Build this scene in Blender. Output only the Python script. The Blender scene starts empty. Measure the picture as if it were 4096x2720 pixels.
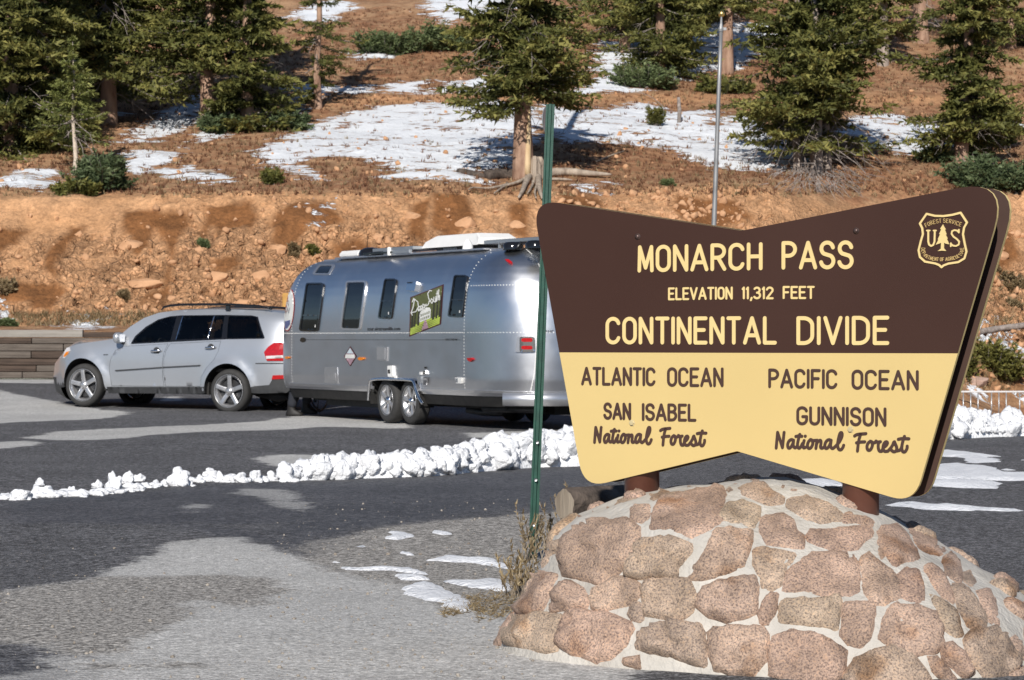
import bpy, math, random
import numpy as np
from mathutils import Vector, Matrix, noise as mnoise
from mathutils.geometry import delaunay_2d_cdt
from mathutils.bvhtree import BVHTree

random.seed(7); RNG = np.random.default_rng(11)
sc = bpy.context.scene
COL = sc.collection

# ------------------------------------------------------------------ camera, sky, sun, exposure
EYE = 1.45
cam_d = bpy.data.cameras.new("camera"); cam = bpy.data.objects.new("camera", cam_d); COL.objects.link(cam)
cam.location = (0, 0, EYE); cam.rotation_euler = (math.radians(90), 0, 0)
cam_d.sensor_width = 36; cam_d.lens = 36 * 10300 / 4096; cam_d.shift_y = 5 / 4096
cam_d.clip_start = 0.1; cam_d.clip_end = 900
cam_d.dof.use_dof = True; cam_d.dof.focus_distance = 12.2; cam_d.dof.aperture_fstop = 15
sc.camera = cam
SUN_EL, SUN_AZ = 31, 9          # degrees above the horizon, degrees to the left of straight behind the camera
w = bpy.data.worlds.new("World"); sc.world = w; w.use_nodes = True
nt = w.node_tree; bg = nt.nodes['Background']
sky = nt.nodes.new('ShaderNodeTexSky'); sky.sky_type = 'NISHITA'; sky.sun_disc = False
sky.sun_elevation = math.radians(SUN_EL); sky.sun_rotation = math.radians(180 + SUN_AZ)
sky.altitude = 3400; sky.air_density = 1.0; sky.dust_density = 0.3; sky.ozone_density = 1.5
nt.links.new(sky.outputs[0], bg.inputs[0]); bg.inputs[1].default_value = 0.085
sl = bpy.data.lights.new("sun", 'SUN'); sl.energy = 5.0; sl.angle = math.radians(0.53); sl.color = (1.0, 0.955, 0.89)
so = bpy.data.objects.new("sun", sl); COL.objects.link(so)
sd = Vector((-math.sin(math.radians(SUN_AZ)) * math.cos(math.radians(SUN_EL)), -math.cos(math.radians(SUN_AZ)) * math.cos(math.radians(SUN_EL)), math.sin(math.radians(SUN_EL))))
so.rotation_euler = sd.to_track_quat('Z', 'Y').to_euler(); so.location = sd * 50
sc.view_settings.view_transform = 'Standard'; sc.view_settings.look = 'None'
sc.view_settings.exposure = 0.0; sc.view_settings.gamma = 1.0; sc.view_settings.use_curve_mapping = False

# ------------------------------------------------------------------ measuring helpers (photo measurement -> place in the world)
F, CX, HY = 10300.0, 2048.0, 1365.0
K = 1.7349
def dd(x, y): return (x * K, y * K)
def crop(x0, y0, s): return lambda x, y: (x0 + x / s, y0 + y / s)
def ray(p): return np.array([(p[0] - CX) / F, 1.0, (HY - p[1]) / F])

def mesh_obj(name, V, Fc, mats, parent=None, midx=None, smooth=False, attrs=None):
    me = bpy.data.meshes.new(name)
    V = np.asarray(V, dtype=np.float32)
    if isinstance(Fc, np.ndarray) and len(Fc):
        n, k = Fc.shape
        me.vertices.add(len(V)); me.vertices.foreach_set('co', V.ravel())
        me.loops.add(n * k); me.loops.foreach_set('vertex_index', Fc.ravel().astype(np.int32))
        me.polygons.add(n); me.polygons.foreach_set('loop_start', np.arange(0, n * k, k, dtype=np.int32))
        me.update(calc_edges=True)
    else:
        me.from_pydata([tuple(v) for v in V.tolist()], [], [tuple(f) for f in Fc])
    if not isinstance(mats, (list, tuple)): mats = [mats]
    for m in mats: me.materials.append(m)
    if midx is not None: me.polygons.foreach_set('material_index', np.asarray(midx, dtype=np.int32))
    if smooth: me.polygons.foreach_set('use_smooth', np.ones(len(me.polygons), dtype=bool))
    if attrs:
        for an, (ty, arr) in attrs.items():
            a = me.attributes.new(an, ty, 'POINT')
            a.data.foreach_set('color' if ty == 'FLOAT_COLOR' else 'value', np.asarray(arr, dtype=np.float32).ravel())
    me.update()
    o = bpy.data.objects.new(name, me); COL.objects.link(o)
    if parent is not None: o.parent = parent
    return o
def empty(name, label, cat, loc=(0, 0, 0), group=None, mat=None):
    o = bpy.data.objects.new(name, None); COL.objects.link(o); o.empty_display_size = .2
    if mat is not None: o.matrix_world = mat
    else: o.location = loc
    return tag(o, label, cat, group)
def tag(o, label, cat, group=None, kind=None):
    o['label'] = label; o['category'] = cat
    if group: o['group'] = group
    if kind: o['kind'] = kind
    return o
class MB:
    def __init__(s): s.v = []; s.f = []; s.m = []
    def add(s, V, Fc, m=0):
        b = len(s.v); s.v += [tuple(map(float, p)) for p in V]; s.f += [tuple(i + b for i in f) for f in Fc]; s.m += [m] * len(Fc)
    def box(s, c, sz, R=None, m=0, bev=0.0):
        x, y, z = sz[0] / 2, sz[1] / 2, sz[2] / 2
        b = min(bev, x * .9, y * .9, z * .9)
        if b <= 0:
            V = [(-x, -y, -z), (x, -y, -z), (x, y, -z), (-x, y, -z), (-x, -y, z), (x, -y, z), (x, y, z), (-x, y, z)]
            Fc = [(0, 3, 2, 1), (4, 5, 6, 7), (0, 1, 5, 4), (1, 2, 6, 5), (2, 3, 7, 6), (3, 0, 4, 7)]
        else:
            V = []
            for zz, q in ((-z, b), (-z + b, 0), (z - b, 0), (z, b)):
                V += [(-x + q + (b if not q else 0), -y + q, zz), (x - q - (b if not q else 0), -y + q, zz), (x - q, -y + q + (b if not q else 0), zz), (x - q, y - q - (b if not q else 0), zz),
                      (x - q - (b if not q else 0), y - q, zz), (-x + q + (b if not q else 0), y - q, zz), (-x + q, y - q - (b if not q else 0), zz), (-x + q, -y + q + (b if not q else 0), zz)]
            Fc = [tuple(range(7, -1, -1)), tuple(range(24, 32))]
            for l in range(3):
                for i in range(8):
                    j = (i + 1) % 8; Fc.append((l * 8 + i, l * 8 + j, l * 8 + 8 + j, l * 8 + 8 + i))
        V = [Vector(p) for p in V]
        if R is not None: V = [R @ p for p in V]
        s.add([p + Vector(c) for p in V], Fc, m)
    def tube(s, pts, rad, n=6, m=0, cap=True):
        pts = [Vector(p) for p in pts]; N = len(pts)
        if not hasattr(rad, '__len__'): rad = [rad] * N
        ref = Vector((0, 0, 1)); V = []
        for i, p in enumerate(pts):
            t = (pts[min(i + 1, N - 1)] - pts[max(i - 1, 0)]).normalized()
            r = ref if abs(t.dot(ref)) < .95 else Vector((1, 0, 0))
            a = t.cross(r).normalized(); b = t.cross(a)
            for k in range(n):
                an = 2 * math.pi * k / n
                V.append(p + (a * math.cos(an) + b * math.sin(an)) * rad[i])
        Fc = []
        for i in range(N - 1):
            for k in range(n):
                k2 = (k + 1) % n; Fc.append((i * n + k, i * n + k2, (i + 1) * n + k2, (i + 1) * n + k))
        if cap: Fc += [tuple(range(n - 1, -1, -1)), tuple(range((N - 1) * n, N * n))]
        s.add(V, Fc, m)
    def lathe(s, prof, n=24, axis='y', c=(0, 0, 0), m=0):
        V = []
        for (r, h) in prof:
            for k in range(n):
                a = 2 * math.pi * k / n; ca, sa = math.cos(a) * r, math.sin(a) * r
                V.append((ca + c[0], h + c[1], sa + c[2]) if axis == 'y' else (ca + c[0], sa + c[1], h + c[2]))
        Fc = []
        for i in range(len(prof) - 1):
            for k in range(n):
                k2 = (k + 1) % n; Fc.append((i * n + k, i * n + k2, (i + 1) * n + k2, (i + 1) * n + k))
        if prof[0][0] > 1e-5 and m is not None: pass
        s.add(V, Fc, m)
    def build(s, name, mats, parent=None, smooth=False):
        return mesh_obj(name, s.v, s.f, mats, parent, s.m, smooth)

# numpy value noise
def _h(ix, iy, iz, s):
    n = (ix * 374761393 + iy * 668265263 + iz * 2147483647 + s * 144665) & 0xffffffff
    n = ((n ^ (n >> 13)) * 1274126177) & 0xffffffff
    return ((n ^ (n >> 16)) & 0xffffff) / float(0xffffff)
def vnoise(P, s=0):
    P = np.asarray(P, dtype=np.float64); I = np.floor(P).astype(np.int64); f = P - I; f = f * f * (3 - 2 * f)
    r = 0
    for dx in (0, 1):
        for dy in (0, 1):
            for dz in (0, 1):
                wgt = (f[:, 0] if dx else 1 - f[:, 0]) * (f[:, 1] if dy else 1 - f[:, 1]) * (f[:, 2] if dz else 1 - f[:, 2])
                r = r + wgt * _h(I[:, 0] + dx, I[:, 1] + dy, I[:, 2] + dz, s)
    return r
def fbm(P, o=4, s=0):
    a, t, r = 1.0, 0.0, 0.0
    for i in range(o):
        r = r + a * (vnoise(np.asarray(P) * (2 ** i), s + i) - .5) * 2; t += a; a *= .5
    return r / t
def worley(x, y, s=0):
    ix = np.floor(x).astype(np.int64); iy = np.floor(y).astype(np.int64)
    f1 = np.full(x.shape, 9.0); f2 = np.full(x.shape, 9.0); cid = np.zeros(x.shape); px = np.zeros(x.shape); py = np.zeros(x.shape)
    for dx in (-1, 0, 1):
        for dy in (-1, 0, 1):
            jx, jy = ix + dx, iy + dy; z = jx * 0
            cx = jx + _h(jx, jy, z, s); cy = jy + _h(jx, jy, z, s + 5)
            d = np.hypot(x - cx, y - cy); id_ = _h(jx, jy, z, s + 9)
            c = d < f1
            f2 = np.where(c, f1, np.minimum(f2, d)); cid = np.where(c, id_, cid)
            px = np.where(c, x - cx, px); py = np.where(c, y - cy, py); f1 = np.where(c, d, f1)
    return f1, f2, cid, px, py
def in_poly(P, poly):
    P = np.asarray(P); poly = np.asarray(poly); c = np.zeros(len(P), bool)
    x, y = P[:, 0], P[:, 1]; n = len(poly)
    for i in range(n):
        x1, y1 = poly[i - 1]; x2, y2 = poly[i]
        if y1 == y2: continue
        k = ((y1 > y) != (y2 > y)) & (x < (x2 - x1) * (y - y1) / (y2 - y1) + x1); c ^= k
    return c
def sdf(P, poly):
    """signed distance, positive inside"""
    P = np.asarray(P, float); poly = np.asarray(poly, float); d = np.full(len(P), 1e9)
    for i in range(len(poly)):
        a, b = poly[i - 1], poly[i]; ab = b - a; L = max(ab @ ab, 1e-12)
        t = np.clip(((P - a) @ ab) / L, 0, 1); q = P - a - t[:, None] * ab
        d = np.minimum(d, np.hypot(q[:, 0], q[:, 1]))
    return np.where(in_poly(P, poly), d, -d)
def dens(poly, step, closed=True):
    out = []; n = len(poly)
    for i in range(n if closed else n - 1):
        a = np.array(poly[i], float); b = np.array(poly[(i + 1) % n], float)
        k = max(1, int(np.hypot(*(b - a)) / step))
        for j in range(k): out.append(tuple(a + (b - a) * j / k))
    if not closed: out.append(tuple(poly[-1]))
    return out
def chaikin(poly, it=2, closed=True):
    P = [np.array(p, float) for p in poly]
    for _ in range(it):
        Q = []; n = len(P)
        if not closed: Q.append(P[0])
        for i in range(n if closed else n - 1):
            a, b = P[i], P[(i + 1) % n]; Q += [a * .75 + b * .25, a * .25 + b * .75]
        if not closed: Q.append(P[-1])
        P = Q
    return [tuple(p) for p in P]
def rround(poly, r, n=5):
    """round the corners of a closed polygon"""
    out = []; N = len(poly)
    rr = r if hasattr(r, '__len__') else [r] * N
    for i in range(N):
        a, b, c = (np.array(poly[j % N], float) for j in (i - 1, i, i + 1))
        u, v = a - b, c - b; lu, lv = np.hypot(*u), np.hypot(*v); u /= lu; v /= lv
        ang = math.acos(max(-1, min(1, u @ v))); t = min(rr[i] / math.tan(ang / 2), lu * .48, lv * .48) if ang < 3.1 else 0
        if t < 1e-5: out.append(tuple(b)); continue
        p0, p1 = b + u * t, b + v * t
        for k in range(n + 1):
            s = k / n; out.append(tuple((1 - s) ** 2 * p0 + 2 * s * (1 - s) * b + s * s * p1))
    return out
def region(outer, holes=(), step=0.1, extra=(), edge_step=None):
    """triangulate a 2-D region; returns (pts, tris)"""
    es = edge_step or step
    loops = [dens(outer, es)] + [dens(h, es) for h in holes]
    V = []; E = []
    for lp in loops:
        b = len(V); V += lp; E += [(b + i, b + (i + 1) % len(lp)) for i in range(len(lp))]
    for ln in extra:
        l2 = dens(ln, es, False); b = len(V); V += l2; E += [(b + i, b + i + 1) for i in range(len(l2) - 1)]
    o = np.array(outer); x0, y0 = o.min(0); x1, y1 = o.max(0)
    gx, gy = np.meshgrid(np.arange(x0 + step / 2, x1, step), np.arange(y0 + step / 2, y1, step))
    G = np.stack([gx.ravel(), gy.ravel()], 1)
    if len(G):
        G = G + (RNG.random(G.shape) - .5) * step * .15
        ok = sdf(G, loops[0]) > step * .35
        for h in loops[1:]: ok &= sdf(G, h) < -step * .35
        V = V + [tuple(g) for g in G[ok]]
    r = delaunay_2d_cdt([Vector(p) for p in V], E, [], 0, 1e-6)
    P = np.array([tuple(p) for p in r[0]]); T = np.array([f for f in r[2] if len(f) == 3], dtype=np.int64)
    c = P[T].mean(1); ok = in_poly(c, loops[0])
    for h in loops[1:]: ok &= ~in_poly(c, h)
    T = T[ok]
    a = P[T]; cr = (a[:, 1, 0] - a[:, 0, 0]) * (a[:, 2, 1] - a[:, 0, 1]) - (a[:, 1, 1] - a[:, 0, 1]) * (a[:, 2, 0] - a[:, 0, 0])
    T[cr < 0] = T[cr < 0][:, ::-1]
    T = T[np.abs(cr) > 1e-12]
    return P, T
def solidify(P3top, P3bot, T):
    """closed slab from a triangulated sheet"""
    n = len(P3top); V = np.vstack([P3top, P3bot]); Fc = [tuple(t) for t in T] + [tuple(t[::-1] + n) for t in T]
    cnt = {}
    for t in T:
        for i in range(3):
            a, b = int(t[i]), int(t[(i + 1) % 3]); cnt[(a, b)] = 1
    for (a, b) in list(cnt):
        if (b, a) not in cnt: Fc.append((b, a, a + n, b + n))
    return V, Fc

# ------------------------------------------------------------------ materials
def nodes(m): m.use_nodes = True; return m.node_tree.nodes, m.node_tree.links
def mat(name, col, rough=.6, metal=0.0, var=.12, scale=8.0, bump=0.0, bscale=60.0, col2=None, spec=.5, coat=0.0, rvar=0.0, detail=6, emis=None, stretch=None):
    m = bpy.data.materials.new(name); n, l = nodes(m); b = n['Principled BSDF']
    b.inputs['Roughness'].default_value = rough; b.inputs['Metallic'].default_value = metal
    b.inputs['Specular IOR Level'].default_value = spec; b.inputs['Coat Weight'].default_value = coat
    tc = n.new('ShaderNodeTexCoord'); src = tc.outputs['Object']
    if stretch:
        mp = n.new('ShaderNodeMapping'); mp.inputs['Scale'].default_value = stretch; l.new(src, mp.inputs[0]); src = mp.outputs[0]
    nz = n.new('ShaderNodeTexNoise'); nz.inputs['Scale'].default_value = scale; nz.inputs['Detail'].default_value = detail; l.new(src, nz.inputs['Vector'])
    rp = n.new('ShaderNodeValToRGB'); rp.color_ramp.elements[0].position = .3; rp.color_ramp.elements[1].position = .7
    c2 = col2 if col2 else tuple(min(1, c * (1 + var)) for c in col); c1 = col if col2 else tuple(c * (1 - var) for c in col)
    rp.color_ramp.elements[0].color = (*c1, 1); rp.color_ramp.elements[1].color = (*c2, 1)
    l.new(nz.outputs['Fac'], rp.inputs[0]); l.new(rp.outputs[0], b.inputs['Base Color'])
    if rvar:
        mr = n.new('ShaderNodeMapRange'); mr.inputs[3].default_value = rough - rvar; mr.inputs[4].default_value = rough + rvar
        l.new(nz.outputs['Fac'], mr.inputs[0]); l.new(mr.outputs[0], b.inputs['Roughness'])
    if bump:
        n2 = n.new('ShaderNodeTexNoise'); n2.inputs['Scale'].default_value = bscale; n2.inputs['Detail'].default_value = 4; l.new(src, n2.inputs['Vector'])
        bp = n.new('ShaderNodeBump'); bp.inputs['Strength'].default_value = 1.0; bp.inputs['Distance'].default_value = bump
        l.new(n2.outputs['Fac'], bp.inputs['Height']); l.new(bp.outputs[0], b.inputs['Normal'])
    if emis: b.inputs['Emission Color'].default_value = (*emis, 1); b.inputs['Emission Strength'].default_value = 1
    return m
M = {}
M['brown'] = mat('sign_brown', (.046, .0205, .0145), .55, var=.12, scale=1.3, bump=.0005, bscale=260, spec=.22, col2=(.053, .0245, .0175))
M['yellow'] = mat('sign_yellow', (.62, .465, .195), .5, var=.03, scale=1.5, bump=.0004, bscale=200, spec=.4)
M['cream'] = mat('sign_edge', (.86, .66, .28), .6, var=.06)
M['letter_y'] = mat('letter_yellow', (.72, .55, .24), .55, var=.03)
M['letter_b'] = mat('letter_brown', (.058, .027, .018), .55, var=.08)
M['backbrown'] = mat('sign_back_brown', (.058, .028, .019), .6, var=.1)  # own brown of the rear board's faces
M['rust'] = mat('rusted_steel', (.085, .026, .014), .42, metal=.15, col2=(.15, .06, .04), scale=5, bump=.001, bscale=60, rvar=.12)
M['bolt'] = mat('bolt_brown', (.12, .08, .07), .35, metal=.5)
M['bolt2'] = mat('bolt_cream', (.62, .52, .3), .4, metal=.2)
M['silver'] = mat('car_silver_paint', (.45, .47, .50), .34, metal=.55, var=.02, scale=3, coat=.5)
M['blackplastic'] = mat('black_plastic', (.035, .036, .038), .6, var=.15, scale=20)
M['gloss'] = mat('gloss_black', (.01, .01, .011), .12, var=.1, coat=.4)
M['rubber'] = mat('tyre_rubber', (.034, .033, .032), .78, var=.2, scale=12, bump=.002, bscale=90)
M['alloy'] = mat('wheel_alloy', (.56, .56, .57), .32, metal=.75, var=.05)
M['alloyd'] = mat('dark_metal', (.06, .06, .062), .5, metal=.6, var=.3)
M['chrome'] = mat('chrome', (.8, .8, .81), .1, metal=1.0, var=.02)
M['redlamp'] = mat('red_lamp', (.42, .008, .01), .12, var=.2, scale=40, coat=.6)
M['clearlamp'] = mat('clear_lamp', (.62, .60, .60), .12, var=.1, coat=.6)
M['amber'] = mat('amber_lamp', (.75, .22, .01), .15, var=.1, coat=.5)
M['white'] = mat('white_plastic', (.80, .79, .76), .45, var=.04, scale=3)
M['under'] = mat('underbody', (.018, .017, .016), .7, var=.4)
M['seat'] = mat('car_seat_fabric', (.07, .062, .055), .7)
M['aluflat'] = mat('aluminium_trim', (.62, .62, .63), .32, metal=.85, var=.05)
M['panelgrey'] = mat('solar_frame', (.5, .52, .54), .4, metal=.8, var=.06)
M['green'] = mat('green_post_paint', (.010, .060, .040), .45, var=.25, scale=14, bump=.0008, bscale=150)
M['galv'] = mat('galvanised', (.45, .46, .47), .4, metal=.7, var=.15)
M['galvd'] = mat('pole_weathered', (.30, .30, .30), .5, metal=.5, var=.2, scale=3)
M['gold'] = mat('gold_ball', (.75, .55, .2), .3, metal=.9)
M['railpaint'] = mat('rail_pale', (.62, .62, .62), .5, var=.08)
M['snow'] = mat('snow', (.74, .75, .77), .62, col2=(.86, .865, .88), scale=5, bump=.03, bscale=26, spec=.3)
M['deadwood'] = mat('dead_wood', (.22, .17, .13), .85, col2=(.46, .38, .30), scale=7, bump=.02, bscale=30, stretch=(1, 1, .25))
M['deadtwig'] = mat('dead_twigs', (.17, .14, .12), .9, col2=(.36, .31, .28), scale=9)
M['blackwood'] = mat('dark_log_bark', (.035, .026, .02), .9, col2=(.13, .10, .08), scale=9, bump=.02, bscale=30)
M['logend'] = mat('weathered_log', (.10, .075, .05), .9, col2=(.36, .30, .23), scale=10, bump=.01, bscale=45, stretch=(1, 1, .15))
M['fabric'] = mat('dark_trousers', (.02, .022, .03), .85)
M['boot'] = mat('dark_boot', (.014, .012, .011), .6)
M['skin'] = mat('skin', (.45, .27, .19), .55)
M['jacket'] = mat('dark_jacket', (.03, .035, .05), .8)
M['hair'] = mat('hair', (.03, .02, .012), .7)
M['ochre'] = mat('ochre_board', (.52, .28, .07), .7)
M['chain'] = mat('rusty_chain', (.06, .035, .022), .6, metal=.4)
M['stone'] = None

def glass_mat(name, tint, fres=1.45, rough=.02):
    m = bpy.data.materials.new(name); n, l = nodes(m); n.remove(n['Principled BSDF'])
    t = n.new('ShaderNodeBsdfTransparent'); t.inputs[0].default_value = (*tint, 1)
    g = n.new('ShaderNodeBsdfGlossy'); g.inputs['Roughness'].default_value = rough; g.inputs[0].default_value = (.9, .9, .9, 1)
    f = n.new('ShaderNodeFresnel'); f.inputs[0].default_value = fres; mx = n.new('ShaderNodeMixShader')
    l.new(f.outputs[0], mx.inputs[0]); l.new(t.outputs[0], mx.inputs[1]); l.new(g.outputs[0], mx.inputs[2]); l.new(mx.outputs[0], n['Material Output'].inputs[0])
    return m
M['glass'] = glass_mat('clear_glass', (.66, .70, .67))
M['glassd'] = glass_mat('privacy_glass', (.07, .07, .072))
M['glassblk'] = mat('dark_window', (.006, .008, .010), .06, var=.4, scale=2, spec=.5)

def alu_mat():
    m = bpy.data.materials.new('polished_aluminium'); n, l = nodes(m); b = n['Principled BSDF']
    b.inputs['Metallic'].default_value = 1.0
    tc = n.new('ShaderNodeTexCoord')
    nz = n.new('ShaderNodeTexNoise'); nz.inputs['Scale'].default_value = 3; nz.inputs['Detail'].default_value = 6; l.new(tc.outputs['Object'], nz.inputs['Vector'])
    rp = n.new('ShaderNodeMapRange'); rp.inputs[3].default_value = .26; rp.inputs[4].default_value = .40; l.new(nz.outputs[0], rp.inputs[0]); l.new(rp.outputs[0], b.inputs['Roughness'])
    cr = n.new('ShaderNodeValToRGB'); cr.color_ramp.elements[0].color = (.70, .71, .73, 1); cr.color_ramp.elements[1].color = (.80, .80, .81, 1); l.new(nz.outputs[0], cr.inputs[0]); l.new(cr.outputs[0], b.inputs['Base Color'])
    n2 = n.new('ShaderNodeTexNoise'); n2.inputs['Scale'].default_value = 1.6; n2.inputs['Detail'].default_value = 3; l.new(tc.outputs['Object'], n2.inputs['Vector'])
    bp = n.new('ShaderNodeBump'); bp.inputs['Strength'].default_value = .5; bp.inputs['Distance'].default_value = .012; l.new(n2.outputs[0], bp.inputs['Height']); l.new(bp.outputs[0], b.inputs['Normal'])
    return m
M['alu'] = alu_mat()

def granite_mat():
    m = bpy.data.materials.new('pink_granite'); n, l = nodes(m); b = n['Principled BSDF']; b.inputs['Roughness'].default_value = .85
    b.inputs['Specular IOR Level'].default_value = .25
    tc = n.new('ShaderNodeTexCoord'); oi = n.new('ShaderNodeObjectInfo')
    base = n.new('ShaderNodeValToRGB'); e = base.color_ramp.elements
    e[0].position = 0; e[0].color = (0.464, 0.352, 0.288, 1); e[1].position = 1; e[1].color = (0.528, 0.432, 0.336, 1)
    for p, c in ((.2, (0.528, 0.384, 0.312, 1)), (.35, (0.432, 0.344, 0.288, 1)), (.5, (0.528, 0.416, 0.328, 1)), (.65, (0.496, 0.360, 0.296, 1)), (.8, (0.544, 0.424, 0.344, 1))): q = e.new(p); q.color = c
    l.new(oi.outputs['Random'], base.inputs[0])
    big = n.new('ShaderNodeTexNoise'); big.inputs['Scale'].default_value = 6; big.inputs['Detail'].default_value = 5; l.new(tc.outputs['Object'], big.inputs['Vector'])
    bm = n.new('ShaderNodeMapRange'); bm.inputs[1].default_value = .3; bm.inputs[2].default_value = .7; bm.inputs[3].default_value = .62; bm.inputs[4].default_value = 1.22; l.new(big.outputs[0], bm.inputs[0])
    sp = n.new('ShaderNodeTexNoise'); sp.inputs['Scale'].default_value = 105; sp.inputs['Detail'].default_value = 5; sp.inputs['Roughness'].default_value = .65; l.new(tc.outputs['Object'], sp.inputs['Vector'])
    sr = n.new('ShaderNodeValToRGB'); e = sr.color_ramp.elements; e[0].position = .34; e[0].color = (.34, .33, .33, 1); e[1].position = .62; e[1].color = (1.25, 1.12, .95, 1)
    q = e.new(.47); q.color = (.80, .77, .75, 1); q = e.new(.52); q.color = (1, .98, .95, 1)
    l.new(sp.outputs[0], sr.inputs[0])
    m1 = n.new('ShaderNodeMixRGB'); m1.blend_type = 'MULTIPLY'; m1.inputs[0].default_value = 1; l.new(base.outputs[0], m1.inputs[1]); l.new(sr.outputs[0], m1.inputs[2])
    m2 = n.new('ShaderNodeMixRGB'); m2.blend_type = 'MULTIPLY'; m2.inputs[0].default_value = 1; l.new(m1.outputs[0], m2.inputs[1]); l.new(bm.outputs[0], m2.inputs[2])
    rs = n.new('ShaderNodeTexNoise'); rs.inputs['Scale'].default_value = 3.2; rs.inputs['Detail'].default_value = 3; l.new(tc.outputs['Object'], rs.inputs['Vector'])
    rr = n.new('ShaderNodeMapRange'); rr.inputs[1].default_value = .58; rr.inputs[2].default_value = .72; l.new(rs.outputs[0], rr.inputs[0])
    m3 = n.new('ShaderNodeMixRGB'); m3.blend_type = 'MULTIPLY'; m3.inputs[2].default_value = (.72, .55, .40, 1); l.new(rr.outputs[0], m3.inputs[0]); l.new(m2.outputs[0], m3.inputs[1]); l.new(m3.outputs[0], b.inputs['Base Color'])
    ad = n.new('ShaderNodeMath'); ad.operation = 'MULTIPLY_ADD'; ad.inputs[1].default_value = 3.0; l.new(big.outputs[0], ad.inputs[0]); l.new(sp.outputs[0], ad.inputs[2])
    bp = n.new('ShaderNodeBump'); bp.inputs['Distance'].default_value = .012; bp.inputs['Strength'].default_value = .9; l.new(ad.outputs[0], bp.inputs['Height']); l.new(bp.outputs[0], b.inputs['Normal'])
    return m
M['stone'] = granite_mat()
M['mortar'] = mat('pale_mortar', (.40, .375, .335), .9, col2=(.56, .53, .48), scale=5, bump=.012, bscale=45, detail=10)

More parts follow.
